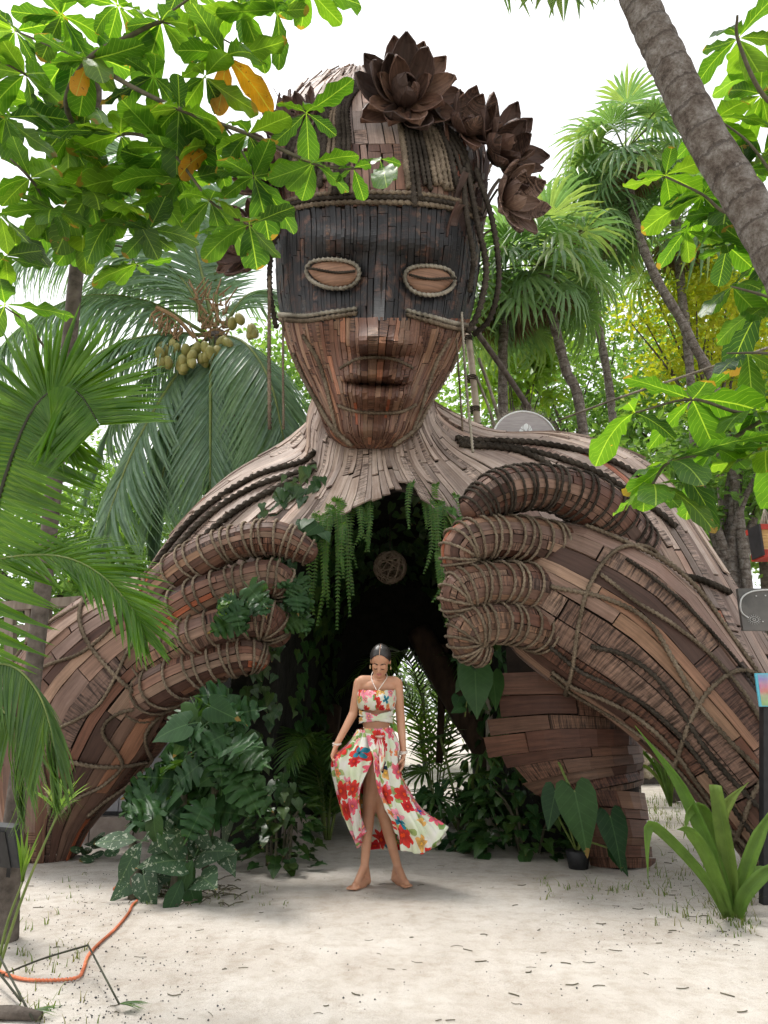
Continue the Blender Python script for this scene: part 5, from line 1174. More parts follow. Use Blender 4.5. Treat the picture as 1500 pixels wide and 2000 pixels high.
# hair: slicked back with a middle parting, knot at the nape
M['hair'] = simple('dark_brown_hair', (0.012, 0.010, 0.010), (0.035, 0.028, 0.025), 60, 0.35, 0.4, 0.004, stretch=(6, 1, 1), spec=0.6)
v, f, uv = [], [], []; n, k = 22, 16
for i in range(n + 1):
    az = -math.pi * 0.5 + (i / n - .5) * 2 * math.pi     # 0.5 -> front
    for j in range(k + 1):
        fr = max(0, math.cos((i / n - .5) * 2 * math.pi)); lim = math.pi * (0.30 * fr ** 1.2 + 0.66 * (1 - fr ** 1.2)); th = lim * j / k
        sd_ = math.sin(th); x, y, z = math.sin((i / n - .5) * 2 * math.pi) * sd_, -math.cos((i / n - .5) * 2 * math.pi) * sd_, math.cos(th)
        part = 1 - 0.05 * math.exp(-((x) / .05) ** 2) * (y < .3); g = 1.0 + 0.012 * math.sin(i * 5.1 + j * .7)
        v.append(tuple(H(x * .0795 * g * part, .015 + y * .0995 * g, .03 + z * .0945 * g * part))); uv.append((i / n, j / k))
f = [(i * (k + 1) + j, i * (k + 1) + j + 1, (i + 1) * (k + 1) + j + 1, (i + 1) * (k + 1) + j) for i in range(n) for j in range(k)]
hair = obj('hair', mesh('hair', v, f, uv), M['hair'], who, smooth=True); hair.modifiers.new('t', 'SOLIDIFY').thickness = 0.006
bmh = bmesh.new(); ellip(bmh, H(0, .115, .0), (.038, .034, .034)); mh = bpy.data.meshes.new('hair_knot'); bmh.to_mesh(mh); bmh.free(); obj('hair_knot', mh, M['hair'], hair, smooth=True)
M['part'] = simple('parting', (0.42, 0.27, 0.2), (0.5, 0.33, 0.25), 20, .6, 0)
mb = MB(); mb.tube([H(0, .015 - math.sin(t) * .0995 * 1.012, .03 + math.cos(t) * .0945 * 0.985) for t in np.linspace(-.15, 1.22, 14)], 0.0028, 5); mb.build('parting', M['part'], hair)
M['brow'] = simple('dark_brow', (0.03, 0.018, 0.012), (0.05, 0.03, 0.02), 40, .7, 0); M['lip'] = simple('rosy_lips', (0.40, 0.13, 0.11), (0.46, 0.17, 0.14), 30, .4, 0)
for s in (-1, 1):
    mb = MB(); mb.tube([H(s * x, -.088 + x * x * 6.5, z) for x, z in ((.010, .012), (.022, .0175), (.036, .0185), (.048, .010))], [.0034, .0042, .0038, .0018], 6); mb.build('eyebrow', M['brow'], who)
    mb = MB(); mb.tube([H(s * x, -.0925 + x * x * 5.2, z) for x, z in ((.014, -.016), (.024, -.0205), (.034, -.021), (.046, -.015))], [.0024, .0036, .0036, .002], 6); mb.build('eyelash', M['brow'], who)
    mb = MB(); mb.tube(catmull([H(s * .078, .0, -.04), H(s * .081, -.006, -.055), H(s * .078, .0, -.07), H(s * .075, .006, -.055), H(s * .078, .0, -.04)], 16), .0022, 5); M['gold'] = M.get('gold') or simple('pale_gold', (0.6, 0.45, 0.25), (0.8, 0.65, 0.4), 20, .3, 0); mb.build('earring', M['gold'], who)
mb = MB(); mb.tube([H(x, -.0965 + x * x * 12, -.0575) for x in (-.021, -.010, 0, .010, .021)], [.002, .0045, .004, .0045, .002], 6); mb.tube([H(x, -.094 + x * x * 12, -.066) for x in (-.018, -.009, 0, .009, .018)], [.002, .0052, .006, .0052, .002], 6); mb.build('lips', M['lip'], who, True)
# ---- printed cloth: blossoms, leaves and blue butterflies on white
def floral(name, sc):
    m, nt, N, L, B = newmat(name); uv = coords(N, L, 'UV')
    wob = noise_n(N, L, uv, 14 * sc, 3, .6); wv = N.new('ShaderNodeVectorMath'); wv.operation = 'MULTIPLY_ADD'; L.new(wob.outputs['Color'], wv.inputs[0]); wv.inputs[1].default_value = (.03 / sc,) * 3; L.new(uv, wv.inputs[2]); uvw = wv.outputs[0]
    def layer(c, scale, shift, petals, rad, amp, cols, ctr, keep, rnds=0.9):
        mp = N.new('ShaderNodeMapping'); mp.inputs['Location'].default_value = (shift, shift * 1.7, 0); L.new(uvw, mp.inputs[0])
        v = N.new('ShaderNodeTexVoronoi'); v.inputs['Scale'].default_value = scale; v.inputs['Randomness'].default_value = rnds; v.voronoi_dimensions = '2D'; L.new(mp.outputs[0], v.inputs['Vector'])
        sb = N.new('ShaderNodeVectorMath'); sb.operation = 'SUBTRACT'; L.new(mp.outputs[0], sb.inputs[0]); L.new(v.outputs['Position'], sb.inputs[1]); sx = N.new('ShaderNodeSeparateXYZ'); L.new(sb.outputs[0], sx.inputs[0])
        sc_ = N.new('ShaderNodeSeparateColor'); L.new(v.outputs['Color'], sc_.inputs[0]); r1, r2, r3 = sc_.outputs[0], sc_.outputs[1], sc_.outputs[2]
        ang = mathn(N, L, 'ADD', mathn(N, L, 'ARCTAN2', sx.outputs[1], sx.outputs[0]), mathn(N, L, 'MULTIPLY', r3, 6.28)); d = mathn(N, L, 'MULTIPLY', v.outputs['Distance'], 1.0)
        pet = mathn(N, L, 'ABSOLUTE', mathn(N, L, 'COSINE', mathn(N, L, 'MULTIPLY', ang, petals / 2)))
        edge = mathn(N, L, 'MULTIPLY', mathn(N, L, 'ADD', mathn(N, L, 'MULTIPLY', pet, amp), 1 - amp), rad); edge = mathn(N, L, 'MULTIPLY', edge, mathn(N, L, 'ADD', mathn(N, L, 'MULTIPLY', r1, .6), .55))
        q = mathn(N, L, 'DIVIDE', d, edge); msk = mathn(N, L, 'MULTIPLY', mathn(N, L, 'LESS_THAN', q, 1.0), mathn(N, L, 'LESS_THAN', r2, keep))
        col = ramp(N, L, r1, [(i / max(1, len(cols)), x) for i, x in enumerate(cols)], 'CONSTANT'); sh = ramp(N, L, q, [(0.0, ctr), (0.18, ctr), (0.22, (.55, .5, .5)), (0.6, (1, 1, 1)), (0.92, (1.25, 1.15, 1.15)), (1.0, (.6, .5, .5))])
        vein = ramp(N, L, pet, [(0.0, (.45, .4, .4)), (0.25, (1, 1, 1))]); col = mixc(N, L, 1.0, mixc(N, L, 1.0, col, sh, 'MULTIPLY'), vein, 'MULTIPLY')
        return mixc(N, L, msk, c, col)
    c = mixc(N, L, ramp(N, L, noise_n(N, L, uv, 5 * sc, 3).outputs[0], [(.42, (0, 0, 0)), (.6, (1, 1, 1))]), (0.78, 0.76, 0.70), (0.66, 0.72, 0.50))
    c = layer(c, 9 * sc, 3.3, 2, .62, .85, [(.30, .42, .14), (.42, .52, .22), (.20, .34, .10), (.38, .46, .20)], (.8, .9, .6), .62)
    c = layer(c, 11 * sc, 7.1, 5, .55, .45, [(.75, .25, .10), (.78, .35, .35), (.70, .42, .12), (.80, .30, .38)], (1.2, 1.1, .5), .60)
    c = layer(c, 7.5 * sc, 1.2, 7, .58, .40, [(.55, .02, .025), (.72, .12, .18), (.60, .04, .03), (.75, .22, .30)], (1.2, 1.5, .3), .62)
    c = layer(c, 8.5 * sc, 11.9, 4, .40, .72, [(.012, .09, .45), (.02, .15, .50), (.01, .03, .05), (.02, .20, .28)], (.05, .05, .05), .17)
    L.new(c, B.inputs['Base Color']); B.inputs['Roughness'].default_value = 0.75; B.inputs['Specular IOR Level'].default_value = 0.2; B.inputs['Sheen Weight'].default_value = 0.1
    t = N.new('ShaderNodeBsdfTranslucent'); L.new(c, t.inputs[0]); ms = N.new('ShaderNodeMixShader'); ms.inputs[0].default_value = .18; L.new(B.outputs[0], ms.inputs[1]); L.new(t.outputs[0], ms.inputs[2]); L.new(ms.outputs[0], nt.nodes['Material Output'].inputs[0]); return m
M['floral'] = floral('floral_print_cloth', 1.0); M['floral_top'] = floral('floral_print_top', 1.5)
def cloth(name, ribs, nu, nv, mat, parent=who, fold=None, th=0.003):
    a = np.array([catmull(r, nu) for r in ribs]); a = catmull_nd(a, nv); pts = Pn(a)                  # v x u x 3
    S = Surf(np.transpose(pts, (1, 0, 2)))
    if fold is not None:
        u = np.linspace(0, 1, nu)[:, None]; v = np.linspace(0, 1, nv)[None]; S.p = S.p + S.n * fold(u, v)[..., None]
    du = np.concatenate([[0], np.cumsum(np.linalg.norm(np.diff(S.p.mean(1), axis=0), axis=1))]); dv = np.concatenate([[0], np.cumsum(np.linalg.norm(np.diff(S.p[nu // 2], axis=0), axis=1))])
    uv = np.stack(np.meshgrid(du, dv, indexing='ij'), -1)
    f = [(i * nv + j, i * nv + j + 1, (i + 1) * nv + j + 1, (i + 1) * nv + j) for i in range(nu - 1) for j in range(nv - 1)]
    o = obj(name, mesh(name, S.p, f, uv), mat, parent, smooth=True); o.modifiers.new('t', 'SOLIDIFY').thickness = th; return o
y0 = YM
# skirt, from the right flap's front edge round the back to the left flap's front edge
SK = [
 [(712, 1424, y0 - .135), (720, 1455, y0 - .165), (730, 1488, y0 - .21), (737, 1540, y0 - .23), (752, 1570, y0 - .24), (770, 1594, y0 - .22), (780, 1618, y0 - .20)],
 [(738, 1423, y0 - .13), (746, 1455, y0 - .16), (748, 1495, y0 - .20), (756, 1545, y0 - .22), (772, 1590, y0 - .26), (788, 1625, y0 - .26), (795, 1664, y0 - .24)],
 [(756, 1422, y0 - .075), (768, 1455, y0 - .10), (769, 1495, y0 - .13), (783, 1545, y0 - .17), (803, 1590, y0 - .22), (822, 1625, y0 - .25), (836, 1662, y0 - .25)],
 [(765, 1422, y0), (779, 1458, y0 - .01), (777, 1500, y0 - .02), (800, 1550, y0 - .06), (824, 1585, y0 - .10), (848, 1604, y0 - .14), (870, 1624, y0 - .16)],
 [(757, 1421, y0 + .08), (770, 1458, y0 + .13), (772, 1500, y0 + .15), (795, 1550, y0 + .15), (818, 1590, y0 + .10), (838, 1620, y0 + .05), (850, 1655, y0 + .0)],
 [(735, 1421, y0 + .10), (738, 1458, y0 + .17), (742, 1500, y0 + .22), (760, 1550, y0 + .28), (775, 1600, y0 + .28), (785, 1630, y0 + .26), (795, 1660, y0 + .22)],
 [(713, 1423, y0 + .085), (710, 1458, y0 + .14), (708, 1500, y0 + .20), (715, 1550, y0 + .26), (730, 1600, y0 + .28), (740, 1630, y0 + .28), (745, 1660, y0 + .26)],
 [(701, 1425, y0 + .02), (690, 1458, y0 + .05), (676, 1500, y0 + .10), (680, 1545, y0 + .14), (692, 1590, y0 + .16), (702, 1625, y0 + .16), (712, 1655, y0 + .14)],
 [(699, 1426, y0 - .03), (682, 1452, y0 - .03), (652, 1484, y0 - .09), (655, 1535, y0 - .05), (668, 1585, y0 - .02), (684, 1615, y0 - .0), (702, 1645, y0 - .0)],
 [(703, 1426, y0 - .08), (692, 1450, y0 - .11), (664, 1485, y0 - .18), (668, 1535, y0 - .16), (678, 1580, y0 - .12), (691, 1612, y0 - .09), (704, 1640, y0 - .07)],
 [(714, 1426, y0 - .105), (708, 1452, y0 - .14), (694, 1490, y0 - .20), (692, 1535, y0 - .22), (695, 1575, y0 - .19), (700, 1605, y0 - .16), (705, 1632, y0 - .13)],
 [(738, 1426, y0 - .112), (738, 1455, y0 - .14), (726, 1490, y0 - .18), (708, 1528, y0 - .22), (702, 1558, y0 - .21), (706, 1590, y0 - .18), (706, 1620, y0 - .15)],
]
skirt = cloth('skirt', SK, 90, 200, M['floral'], fold=lambda u, v: 0.020 * u ** 0.7 * np.sin(v * 62 + u * 5 * np.sin(v * 9)) + 0.014 * u * np.sin(v * 31 + 1) + 0.010 * u ** 2 * np.sin(v * 210 + 6 * u) + 0.006 * np.sin(v * 120 - u * 14) * np.clip(1.2 - u, 0, 1) + 0.008 * u * np.sin(v * 160 + 2) + 0.004 * np.sin(u * 25 + v * 40) * np.clip(1 - u * 2, 0, 1))
# knot of cloth with two hanging ends on the hip
for pts, r in (([(741, 1436, y0 - .15), (747, 1470, y0 - .19), (744, 1505, y0 - .23)], [.014, .026, .012]), ([(743, 1436, y0 - .15), (736, 1470, y0 - .18), (733, 1510, y0 - .22)], [.012, .022, .01]), ([(734, 1438, y0 - .145), (742, 1440, y0 - .16), (750, 1438, y0 - .145)], [.012, .020, .012])):
    mb = MB(); mb.tube(catmull([P(*q) for q in pts], 14), r, 10, squash=.5); mb.build('skirt_knot', M['floral'], who, True)
def band(name, rows, x0, x1, rx, ry, cyo=0.0, fold=.004, mat='floral_top'):  # cloth ring round the trunk; rows (py, left px, right px, depth radius)
    ribs = []
    for a in np.linspace(-.02, 2 * math.pi + .02, 17):
        ribs.append([((l + r_) / 2 + (r_ - l) / 2 * math.sin(a), y + dy * math.cos(a) * (1 if True else 0), y0 + cyo - dd * math.cos(a)) for (y, l, r_, dd, dy) in rows])
    return cloth(name, ribs, 14, 90, M[mat], fold=lambda u, v: fold * np.sin(v * 90 + u * 9))
band('bandeau_top', [(1347, 702, 771, .120, 2), (1357, 698, 773, .155, 1), (1370, 698, 772, .160, 3), (1384, 702, 769, .118, 3)], 0, 0, 0, 0)
band('skirt_waistband', [(1425, 700, 766, .112, 4), (1433, 697, 769, .120, 4), (1443, 693, 773, .128, 4)], 0, 0, 0, 0)
for sgn in (0, 1):   # crossed midriff straps
    ribs = []
    for a in np.linspace(-1.5, 1.5, 11):
        k = a / 1.5; yc = 1402 + (-1 if sgn else 1) * (-9) * k - 3 * abs(k); ribs.append([(735 + 33.5 * math.sin(a), yc - 6, y0 - (.094 + .004 * sgn) * math.cos(a)), (735 + 33.5 * math.sin(a), yc, y0 - (.102 + .004 * sgn) * math.cos(a)), (735 + 33.5 * math.sin(a), yc + 6, y0 - (.096 + .004 * sgn) * math.cos(a))])
    cloth('midriff_strap', ribs, 8, 40, M['floral_top'], fold=lambda u, v: .003 * np.sin(u * 14 + v * 20))
M['cream'] = simple('cream_cord', (0.7, 0.62, 0.55), (0.8, 0.74, 0.68), 30, .7, 0)
for pts in ([(736, 1349, y0 - .115), (729, 1335, y0 - .085), (725, 1322, y0 - .03), (728, 1312, y0 + .02)], [(738, 1349, y0 - .115), (748, 1335, y0 - .088), (756, 1322, y0 - .03), (753, 1312, y0 + .02)]):
    mb = MB(); mb.tube(catmull([P(*q) for q in pts], 14), .0032, 6); mb.build('halter_cord', M['cream'], who, True)
for w, n in ((B_(658, 1452, -.072), 2), (B_(787.5, 1467, -.012), 3)):
    for k in range(n):
        mb = MB(); c0 = w + Vector((0, 0, -.010 * k)); mb.tube([c0 + Vector((math.cos(a) * .030, math.sin(a) * .028, .006 * math.sin(a + k))) for a in np.linspace(0, 6.283, 18)], .0042, 6, False); mb.build('bracelet', M['cream'], who, True)
# ------------------------------------------------------------------ hut behind the left arm
hx0, hx1, hy = P(-160, 1640, 7.45).x, P(432, 1640, 7.45).x, 7.45
hut = thing('siding_hut', 'pale grey hut with overlapping horizontal siding behind the left elbow', 'hut', ((hx0 + hx1) / 2, hy, 0))
M['siding'] = simple('grey_painted_siding', (0.36, 0.37, 0.40), (0.46, 0.47, 0.50), 5, 0.5, 0.05)
M['block'] = simple('concrete_block', (0.30, 0.25, 0.22), (0.42, 0.36, 0.32), 12, 0.95, 0.5)
M['trim'] = simple('dark_trim', (0.02, 0.022, 0.025), (0.04, 0.042, 0.045), 12, 0.6, 0.1)
sl_a, sl_b = P(-20, 1395, hy), P(215, 1160, hy)
def slope_x(z): t = (z - sl_a.z) / (sl_b.z - sl_a.z); return sl_a.x + t * (sl_b.x - sl_a.x)
mb = MB(); mb.box(((hx0 + hx1) / 2, hy + .12, .85), (hx1 - hx0 - .06, .12, 1.6)); mb.build('wall_core', M['trim'], hut)
z = 0.24
bx_ = hx0
for i in range(9):
    w = .42; mb = MB(); mb.box((bx_ + w / 2, hy, .11), (w - .012, .2, .24)); mb.build('block', M['block'], hut); bx_ += w
for i in range(20):
    mb = MB(); x = hx0 + (hx1 - hx0) * (i + .5) / 20; mb.box((x, hy + .02, .42), ((hx1 - hx0) / 20 - .008, .03, .30)); mb.build('panel', M['siding'], hut)
z = .58
while z < 2.5:
    xa = max(hx0, slope_x(z)) if z > sl_a.z else hx0
    if hx1 - xa < .2: break
    mb = MB(); mb.box(((xa + hx1) / 2, hy + .0, z + .052), (hx1 - xa, .025, .105), Matrix.Rotation(R(-9), 3, 'X')); mb.build('siding_board', M['siding'], hut); z += .104
mb = MB(); mb.bar(sl_a + Vector((-.5, -.05, -.46)), sl_b + Vector((.1, -.05, .1)), .05, .14); mb.build('roof_edge', M['trim'], hut)
mb = MB(); mb.bar((hx0, hy - .03, .255), (hx1, hy - .03, .255), .03, .03); mb.build('base_rail', M['trim'], hut)
dk_ = thing('timber_shelter', 'weathered timber posts and beams behind the palm frond on the left', 'shelter', bz(80, 1300, 9.2))
M['grey_wood'] = simple('grey_weathered_wood', (0.14, 0.11, 0.085), (0.30, 0.25, 0.2), 10, .9, .4, stretch=(1, 1, .2))
for a, b_, w in (((-60, 1190), (190, 1172), .12), ((-60, 1232), (160, 1222), .08), ((20, 1180), (22, 1400), .11), ((92, 1180), (90, 1400), .10), ((150, 1170), (148, 1400), .10), ((55, 1185), (57, 1400), .06)):
    mb = MB(); mb.bar(P(*a, 9.2), P(*b_, 9.2), w); mb.build('beam' if abs(a[1] - b_[1]) < 60 else 'post', M['grey_wood'], dk_)

# ------------------------------------------------------------------ palm fronds and plants at the left edge
yp = thing('young_coconut_palm', 'young coconut palm with long bright green fronds reaching in from the left edge', 'palm', G(-420, 1900))
frond(yp, [P(-130, 1500, 2.75), P(-75, 1250, 2.7), P(0, 965, 2.6), P(52, 822, 2.55), P(100, 765, 2.5), P(150, 765, 2.45), P(195, 830, 2.4)], 92, .40, .030, M['palm_near'], M['rachis_dark'], (.05, -1, .15), .12, 92, .012, angf=.25, separate=True, t0=.15, vee=.05, hang=.16, prof=lambda s: .72 + .28 * math.sin(math.pi * s), gseg=5)
frond(yp, [P(-120, 1130, 2.7), P(0, 1092, 2.65), P(110, 1086, 2.6), P(190, 1118, 2.55), P(255, 1185, 2.5), P(288, 1250, 2.5)], 46, .29, .017, M['palm_near'], M['rachis'], (.1, -.8, .6), .25, 38, .008, separate=True, t0=.2, vee=.1, gseg=5)
frond(yp, [P(-60, 1300, 2.75), P(20, 1300, 2.7), P(72, 1350, 2.65), P(100, 1430, 2.6), P(112, 1530, 2.6)], 44, .36, .013, M['palm'], M['rachis'], (.2, -.6, .7), .5, 40, .006, separate=True, t0=.1, hang=.5, gseg=5)
frond(yp, [P(-90, 1380, 2.8), P(-20, 1370, 2.8), P(30, 1430, 2.75), P(45, 1560, 2.75)], 34, .36, .012, M['palm'], M['rachis'], (.2, -.6, .7), .5, 45, .006, separate=True, t0=.1, hang=.5, gseg=5)
mb = MB(); b0 = G(-420, 1900); mb.tube(catmull([b0, b0 + Vector((.1, .1, .6)), P(-130, 1200, 2.75)], 12), [.12, .09, .03], 10); mb.build('trunk', M['palm_bark'], yp, True)
# papyrus stalks with leafy tufts
def tuft(parent, c, n, L, w, up, spread, mat='strap'):
    for i in range(n):
        a = i * 2.4 + rnd.uniform(-.3, .3); s = spread * rnd.uniform(.35, 1.2); d = Vector(up) + Vector((math.cos(a), math.sin(a), 0)) * s
        g = leaflet_geo(L * rnd.uniform(.6, 1.1), w, .15 + .35 * s, 5); o = obj('leaf', mesh('leaf', g[0], g[1], g[2], {'pr': [0.0] * len(g[0])}), M[mat], parent, smooth=True); o.matrix_basis = basis(c, d, Vector((-d.x, -d.y - .2, .5)))
pb = G(-8, 1900); Yp = pb.y
pap = thing('umbrella_sedge', 'two slender green stalks with leafy tufts at the lower left edge', 'sedge', pb)
for tip, n, L, sp in (((113, 1588), 16, .24, .75), ((44, 1722), 10, .26, .22)):
    tp_ = P(*tip, Yp + .05); mb = MB(); mb.tube(catmull([pb + Vector((0, 0, -.03)), pb.lerp(tp_, .5) + Vector((-.015, 0, .0)), tp_], 14), [.0085, .007, .005], 7); mb.build('stalk', M['rachis'], pap, True); tuft(pap, tp_, n, L, .020, (.05, -.05, 1), sp)
bs = thing('bent_sedge_stalk', 'broken sedge stalk bent down onto the sand at lower left', 'stalk', G(0, 1915))
k1, k2 = P(172, 1846, Yp - .05), G(232, 1972) + Vector((0, 0, .02)); mb = MB(); mb.tube(catmull([P(-20, 1915, Yp), k1.lerp(P(-20, 1915, Yp), .5) + Vector((0, 0, .012)), k1], 10), .0048, 6); mb.tube([k1, k1.lerp(k2, .5), k2], .0045, 6); mb.build('stalk', M['rachis_dark'], bs, True); tuft(bs, k2, 22, .13, .006, (1.0, .1, .12), .5, 'palm')
for a, b_ in (((-10, 1850), (64, 1998)), ((-10, 1890), (40, 1960))):
    mb = MB(); A0, B0 = P(*a, Yp - .1), G(*b_) + Vector((0, 0, .01)); mb.tube([A0, A0.lerp(B0, .5), B0], .005, 6); mb.build('stalk', M['rachis_dark'], bs, True)
tuft(bs, G(60, 1985) + Vector((0, 0, .02)), 12, .12, .006, (.8, .1, .1), .4, 'palm')
# orange cord
M['orange'] = rope_mat('orange_plastic_cord', (0.78, 0.22, 0.11), (0.92, 0.34, 0.2))
cord = [(-30, 1880), (5, 1898), (45, 1911), (100, 1914), (150, 1910), (163, 1893), (172, 1868), (192, 1846), (220, 1822), (238, 1803), (252, 1785), (258, 1772), (268, 1763)]
o = obj('orange_cord', rope_mesh('orange_cord', [G(*q) + Vector((0, 0, .012 + gz(*G(*q).xy))) for q in cord], .0075), M['orange'], smooth=True); tag(o, 'orange plastic cord lying on the sand at lower left', 'cord')
o = obj('orange_cord', rope_mesh('orange_cord', [G(*q) + Vector((0, 0, .012 + gz(*G(*q).xy))) for q in ((222, 1741), (234, 1733), (248, 1737))], .010), M['orange'], smooth=True); tag(o, 'short orange cord end by the foot of the lobed bush', 'cord')
lg = MB(); l0, l1 = G(-40, 1985), G(80, 1990); lg.tube(catmull([l0 + Vector((0, 0, .012)), l0.lerp(l1, .5) + Vector((0, .01, .014)), l1 + Vector((0, 0, .01))], 12), [.022, .026, .016], 9); o = lg.build('log', M['bark'], None, True); tag(o, 'short dark log on the sand in the lower left corner', 'log')
fl_ = thing('floodlight', 'black box floodlight strapped low on the dark trunk at the left edge', 'floodlight', P(12, 1650, 4.25))
mb = MB(); rot = Euler((R(20), 0, R(-25))).to_matrix(); mb.box(P(8, 1650, 4.22), (.17, .09, .20), rot); mb.build('housing', M['black'], fl_)
mb = MB(); mb.box(P(10, 1652, 4.17), (.19, .02, .22), rot); mb.build('frame', M['trim'], fl_)
mb = MB(); mb.bar(P(18, 1690, 4.3), P(14, 1730, 4.38), .02); mb.build('bracket', M['black'], fl_)

# ------------------------------------------------------------------ lobed philodendron bush, left foot of the arch
bb = G(335, 1752); bush = thing('philodendron_bush', 'big lobed philodendron bush with dusty lower leaves at the left foot of the arch', 'bush', bb); Yb = bb.y
for a, b_, r in (((262, 1755), (258, 1640), .045), ((345, 1752), (352, 1600), .06), ((352, 1600), (372, 1400), .03), ((300, 1700), (300, 1500), .025), ((400, 1700), (420, 1480), .025), ((352, 1640), (450, 1500), .022)):
    mb = MB(); y_ = G(*a).y if a[1] > 1745 else Yb + .1; mb.tube(catmull([P(*a, y_), P((a[0] + b_[0]) / 2 + 5, (a[1] + b_[1]) / 2, y_ + .03), P(*b_, Yb + .1)], 10), [r, r * .8, r * .6], 8); mb.build('stem', M['twig'], bush, True)
lv = Leaves(bush, LB + HT + [leaf_geo('oval', 1, .5, .25, .15, .08, .3)], M['lush'])
pl = []
for i in range(105):
    y = rnd.uniform(1350, 1725); lo_ = np.interp(y, [1350, 1480, 1600, 1725], [375, 325, 265, 240]); hi_ = np.interp(y, [1350, 1450, 1600, 1725], [455, 465, 468, 415]); pl.append((rnd.uniform(lo_, hi_), y))
for x, y in pl:
    dr = Vector(((x - 380) / 200 + rnd.uniform(-.9, .9), rnd.uniform(-.7, .2), rnd.uniform(-1.1, .25))); low = y > 1590
    g = rnd.choice([0, 1, 2]) if y < 1600 and rnd.random() < .75 else rnd.choice([3, 4, 5, 5]); p = P(x, y, Yb + rnd.uniform(-.28, .3))
    lv.add(basis(p, dr, Vector((rnd.uniform(-.9, .9), -1, rnd.uniform(.0, 1.6))), rnd.uniform(.20, .31) if g < 3 else rnd.uniform(.16, .28)), g, M['lush_worn'] if low and rnd.random() < .75 else None)
lv.build(300)
lit = MB()
for i in range(90):
    q = G(rnd.uniform(250, 470), rnd.uniform(1720, 1775)); a = rnd.uniform(0, 3.14); d = Vector((math.cos(a), math.sin(a), rnd.uniform(-.1, .3))) * rnd.uniform(.05, .14); lit.tube([q + Vector((0, 0, .012)), q + d * .5 + Vector((0, 0, .02)), q + d + Vector((0, 0, .012))], .004, 4)
o = lit.build('twig_litter', M['twig']); tag(o, 'dry twigs and stalks littering the foot of the lobed bush', 'litter', kind='stuff')
sg = thing('seedling_clump', 'low round-leaved seedlings at the foot of the left elbow', 'plant', G(190, 1678)); lv = Leaves(sg, [leaf_geo('round', 1, 1, .1, .1)], M['lush_worn'])
for i in range(16): lv.add(basis(G(rnd.uniform(140, 240), rnd.uniform(1668, 1685)) + Vector((0, 0, rnd.uniform(.03, .16))), (rnd.uniform(-1, 1), -.6, rnd.uniform(-.4, .3)), (0, -.7, 1), rnd.uniform(.08, .13)))
lv.build()

# ------------------------------------------------------------------ potted anthurium by the plank column
pc = G(1130, 1698); pot = thing('potted_anthurium', 'black nursery pot with big heart-shaped leaves beside the plank column', 'potted plant', pc)
mb = MB(); mb.tube([pc, pc + Vector((0, 0, .07)), pc + Vector((0, 0, .135)), pc + Vector((0, 0, .14))], [.075, .085, .095, .085], 16); mb.build('pot', M['black'], pot, True)
for tip, L, dr, up in (((1122, 1545, 5.75), .46, (.12, -.25, -1), (.1, -1, .3)), ((1085, 1545, 5.95), .30, (-.35, -.2, -1), (-.5, -1, .2)), ((1192, 1595, 5.85), .38, (.15, -.2, -1), (.35, -1, .2)), ((1200, 1660, 5.9), .2, (.4, -.2, -.8), (.3, -1, .3))):
    hp = P(*tip); mb = MB(); mb.tube(catmull([pc + Vector((0, 0, .12)), (pc + hp) / 2 + Vector((-.06, .05, .12)), hp], 12), .008, 6); mb.build('stalk', M['rachis'], pot, True)
    g = leaf_geo('heart', 1, .72, .12, .12, .03); o = obj('leaf', mesh('leaf', g[0], g[1], g[2], {'pr': [0.0] * len(g[0])}), M['lush'], pot, smooth=True); o.matrix_basis = basis(hp, dr, up, L)
hl = thing('climbing_anthurium', 'large heart-shaped leaves hanging below the right fist', 'creeper', P(930, 1300, 6.15)); mb = MB(); mb.tube(catmull([P(940, 1240, 6.3), P(960, 1290, 6.2), P(940, 1305, 6.1)], 8), .008, 6); mb.build('stalk', M['rachis'], hl, True); mb = MB(); mb.tube(catmull([P(1020, 1500, 6.5), P(1075, 1470, 6.3), P(1112, 1535, 5.9)], 10), .012, 6); mb.build('stalk', M['rachis'], hl, True)
for tip, L, dr, up in (((928, 1312, 6.05), .38, (-.02, -.2, -1), (-.15, -1, .25)), ((962, 1318, 6.15), .30, (.1, -.2, -1), (.6, -1, .2)), ((905, 1262, 6.25), .2, (-.3, -.3, -1), (-.3, -1, .3))):
    g = leaf_geo('heart', 1, .8, .12, .12, .03); o = obj('leaf', mesh('leaf', g[0], g[1], g[2], {'pr': [0.0] * len(g[0])}), M['lush'], hl, smooth=True); o.matrix_basis = basis(P(*tip), dr, up, L)

# ------------------------------------------------------------------ strap-leaved lily, right foreground
def strap(parent, pts, w, mat='strap', tip=.06, cut=False):
    c = catmull(pts, 18); t, _, _ = frames(c); v, f, uv = [], [], []
    for i in range(18):
        s = i / 17; ww = w * (.62 + .38 * math.sin(math.pi * min(1, .15 + s * .75))) * (1 if cut else max(tip, min(1, (1 - s) * 3.2))); d = Vector(t[i]); vd = Vector(c[i]) - Vector((0, 0, CAMH)); x = d.cross(vd).normalized(); x = (x + Vector((.0, .35, .1))).normalized(); n_ = x.cross(d).normalized()
        if n_.dot(vd) > 0: n_ = -n_
        for k in (-1, -.5, 0, .5, 1): v.append(tuple(Vector(c[i]) + x * k * ww / 2 + n_ * (abs(k) - .5) * ww * .28)); uv.append((.5 + k / 2, s))
    f = [(i * 5 + j, i * 5 + j + 1, (i + 1) * 5 + j + 1, (i + 1) * 5 + j) for i in range(17) for j in range(4)]
    o = obj('leaf', mesh('leaf', v, f, uv, {'pr': [0.0] * len(v)}), M[mat], parent, smooth=True); o.modifiers.new('t', 'SOLIDIFY').thickness = .0015; return o
lb = G(1432, 1796); lily = thing('strap_lily', 'large strap-leaved lily with bright green arching leaves in the right foreground', 'plant', lb); Yl = lb.y
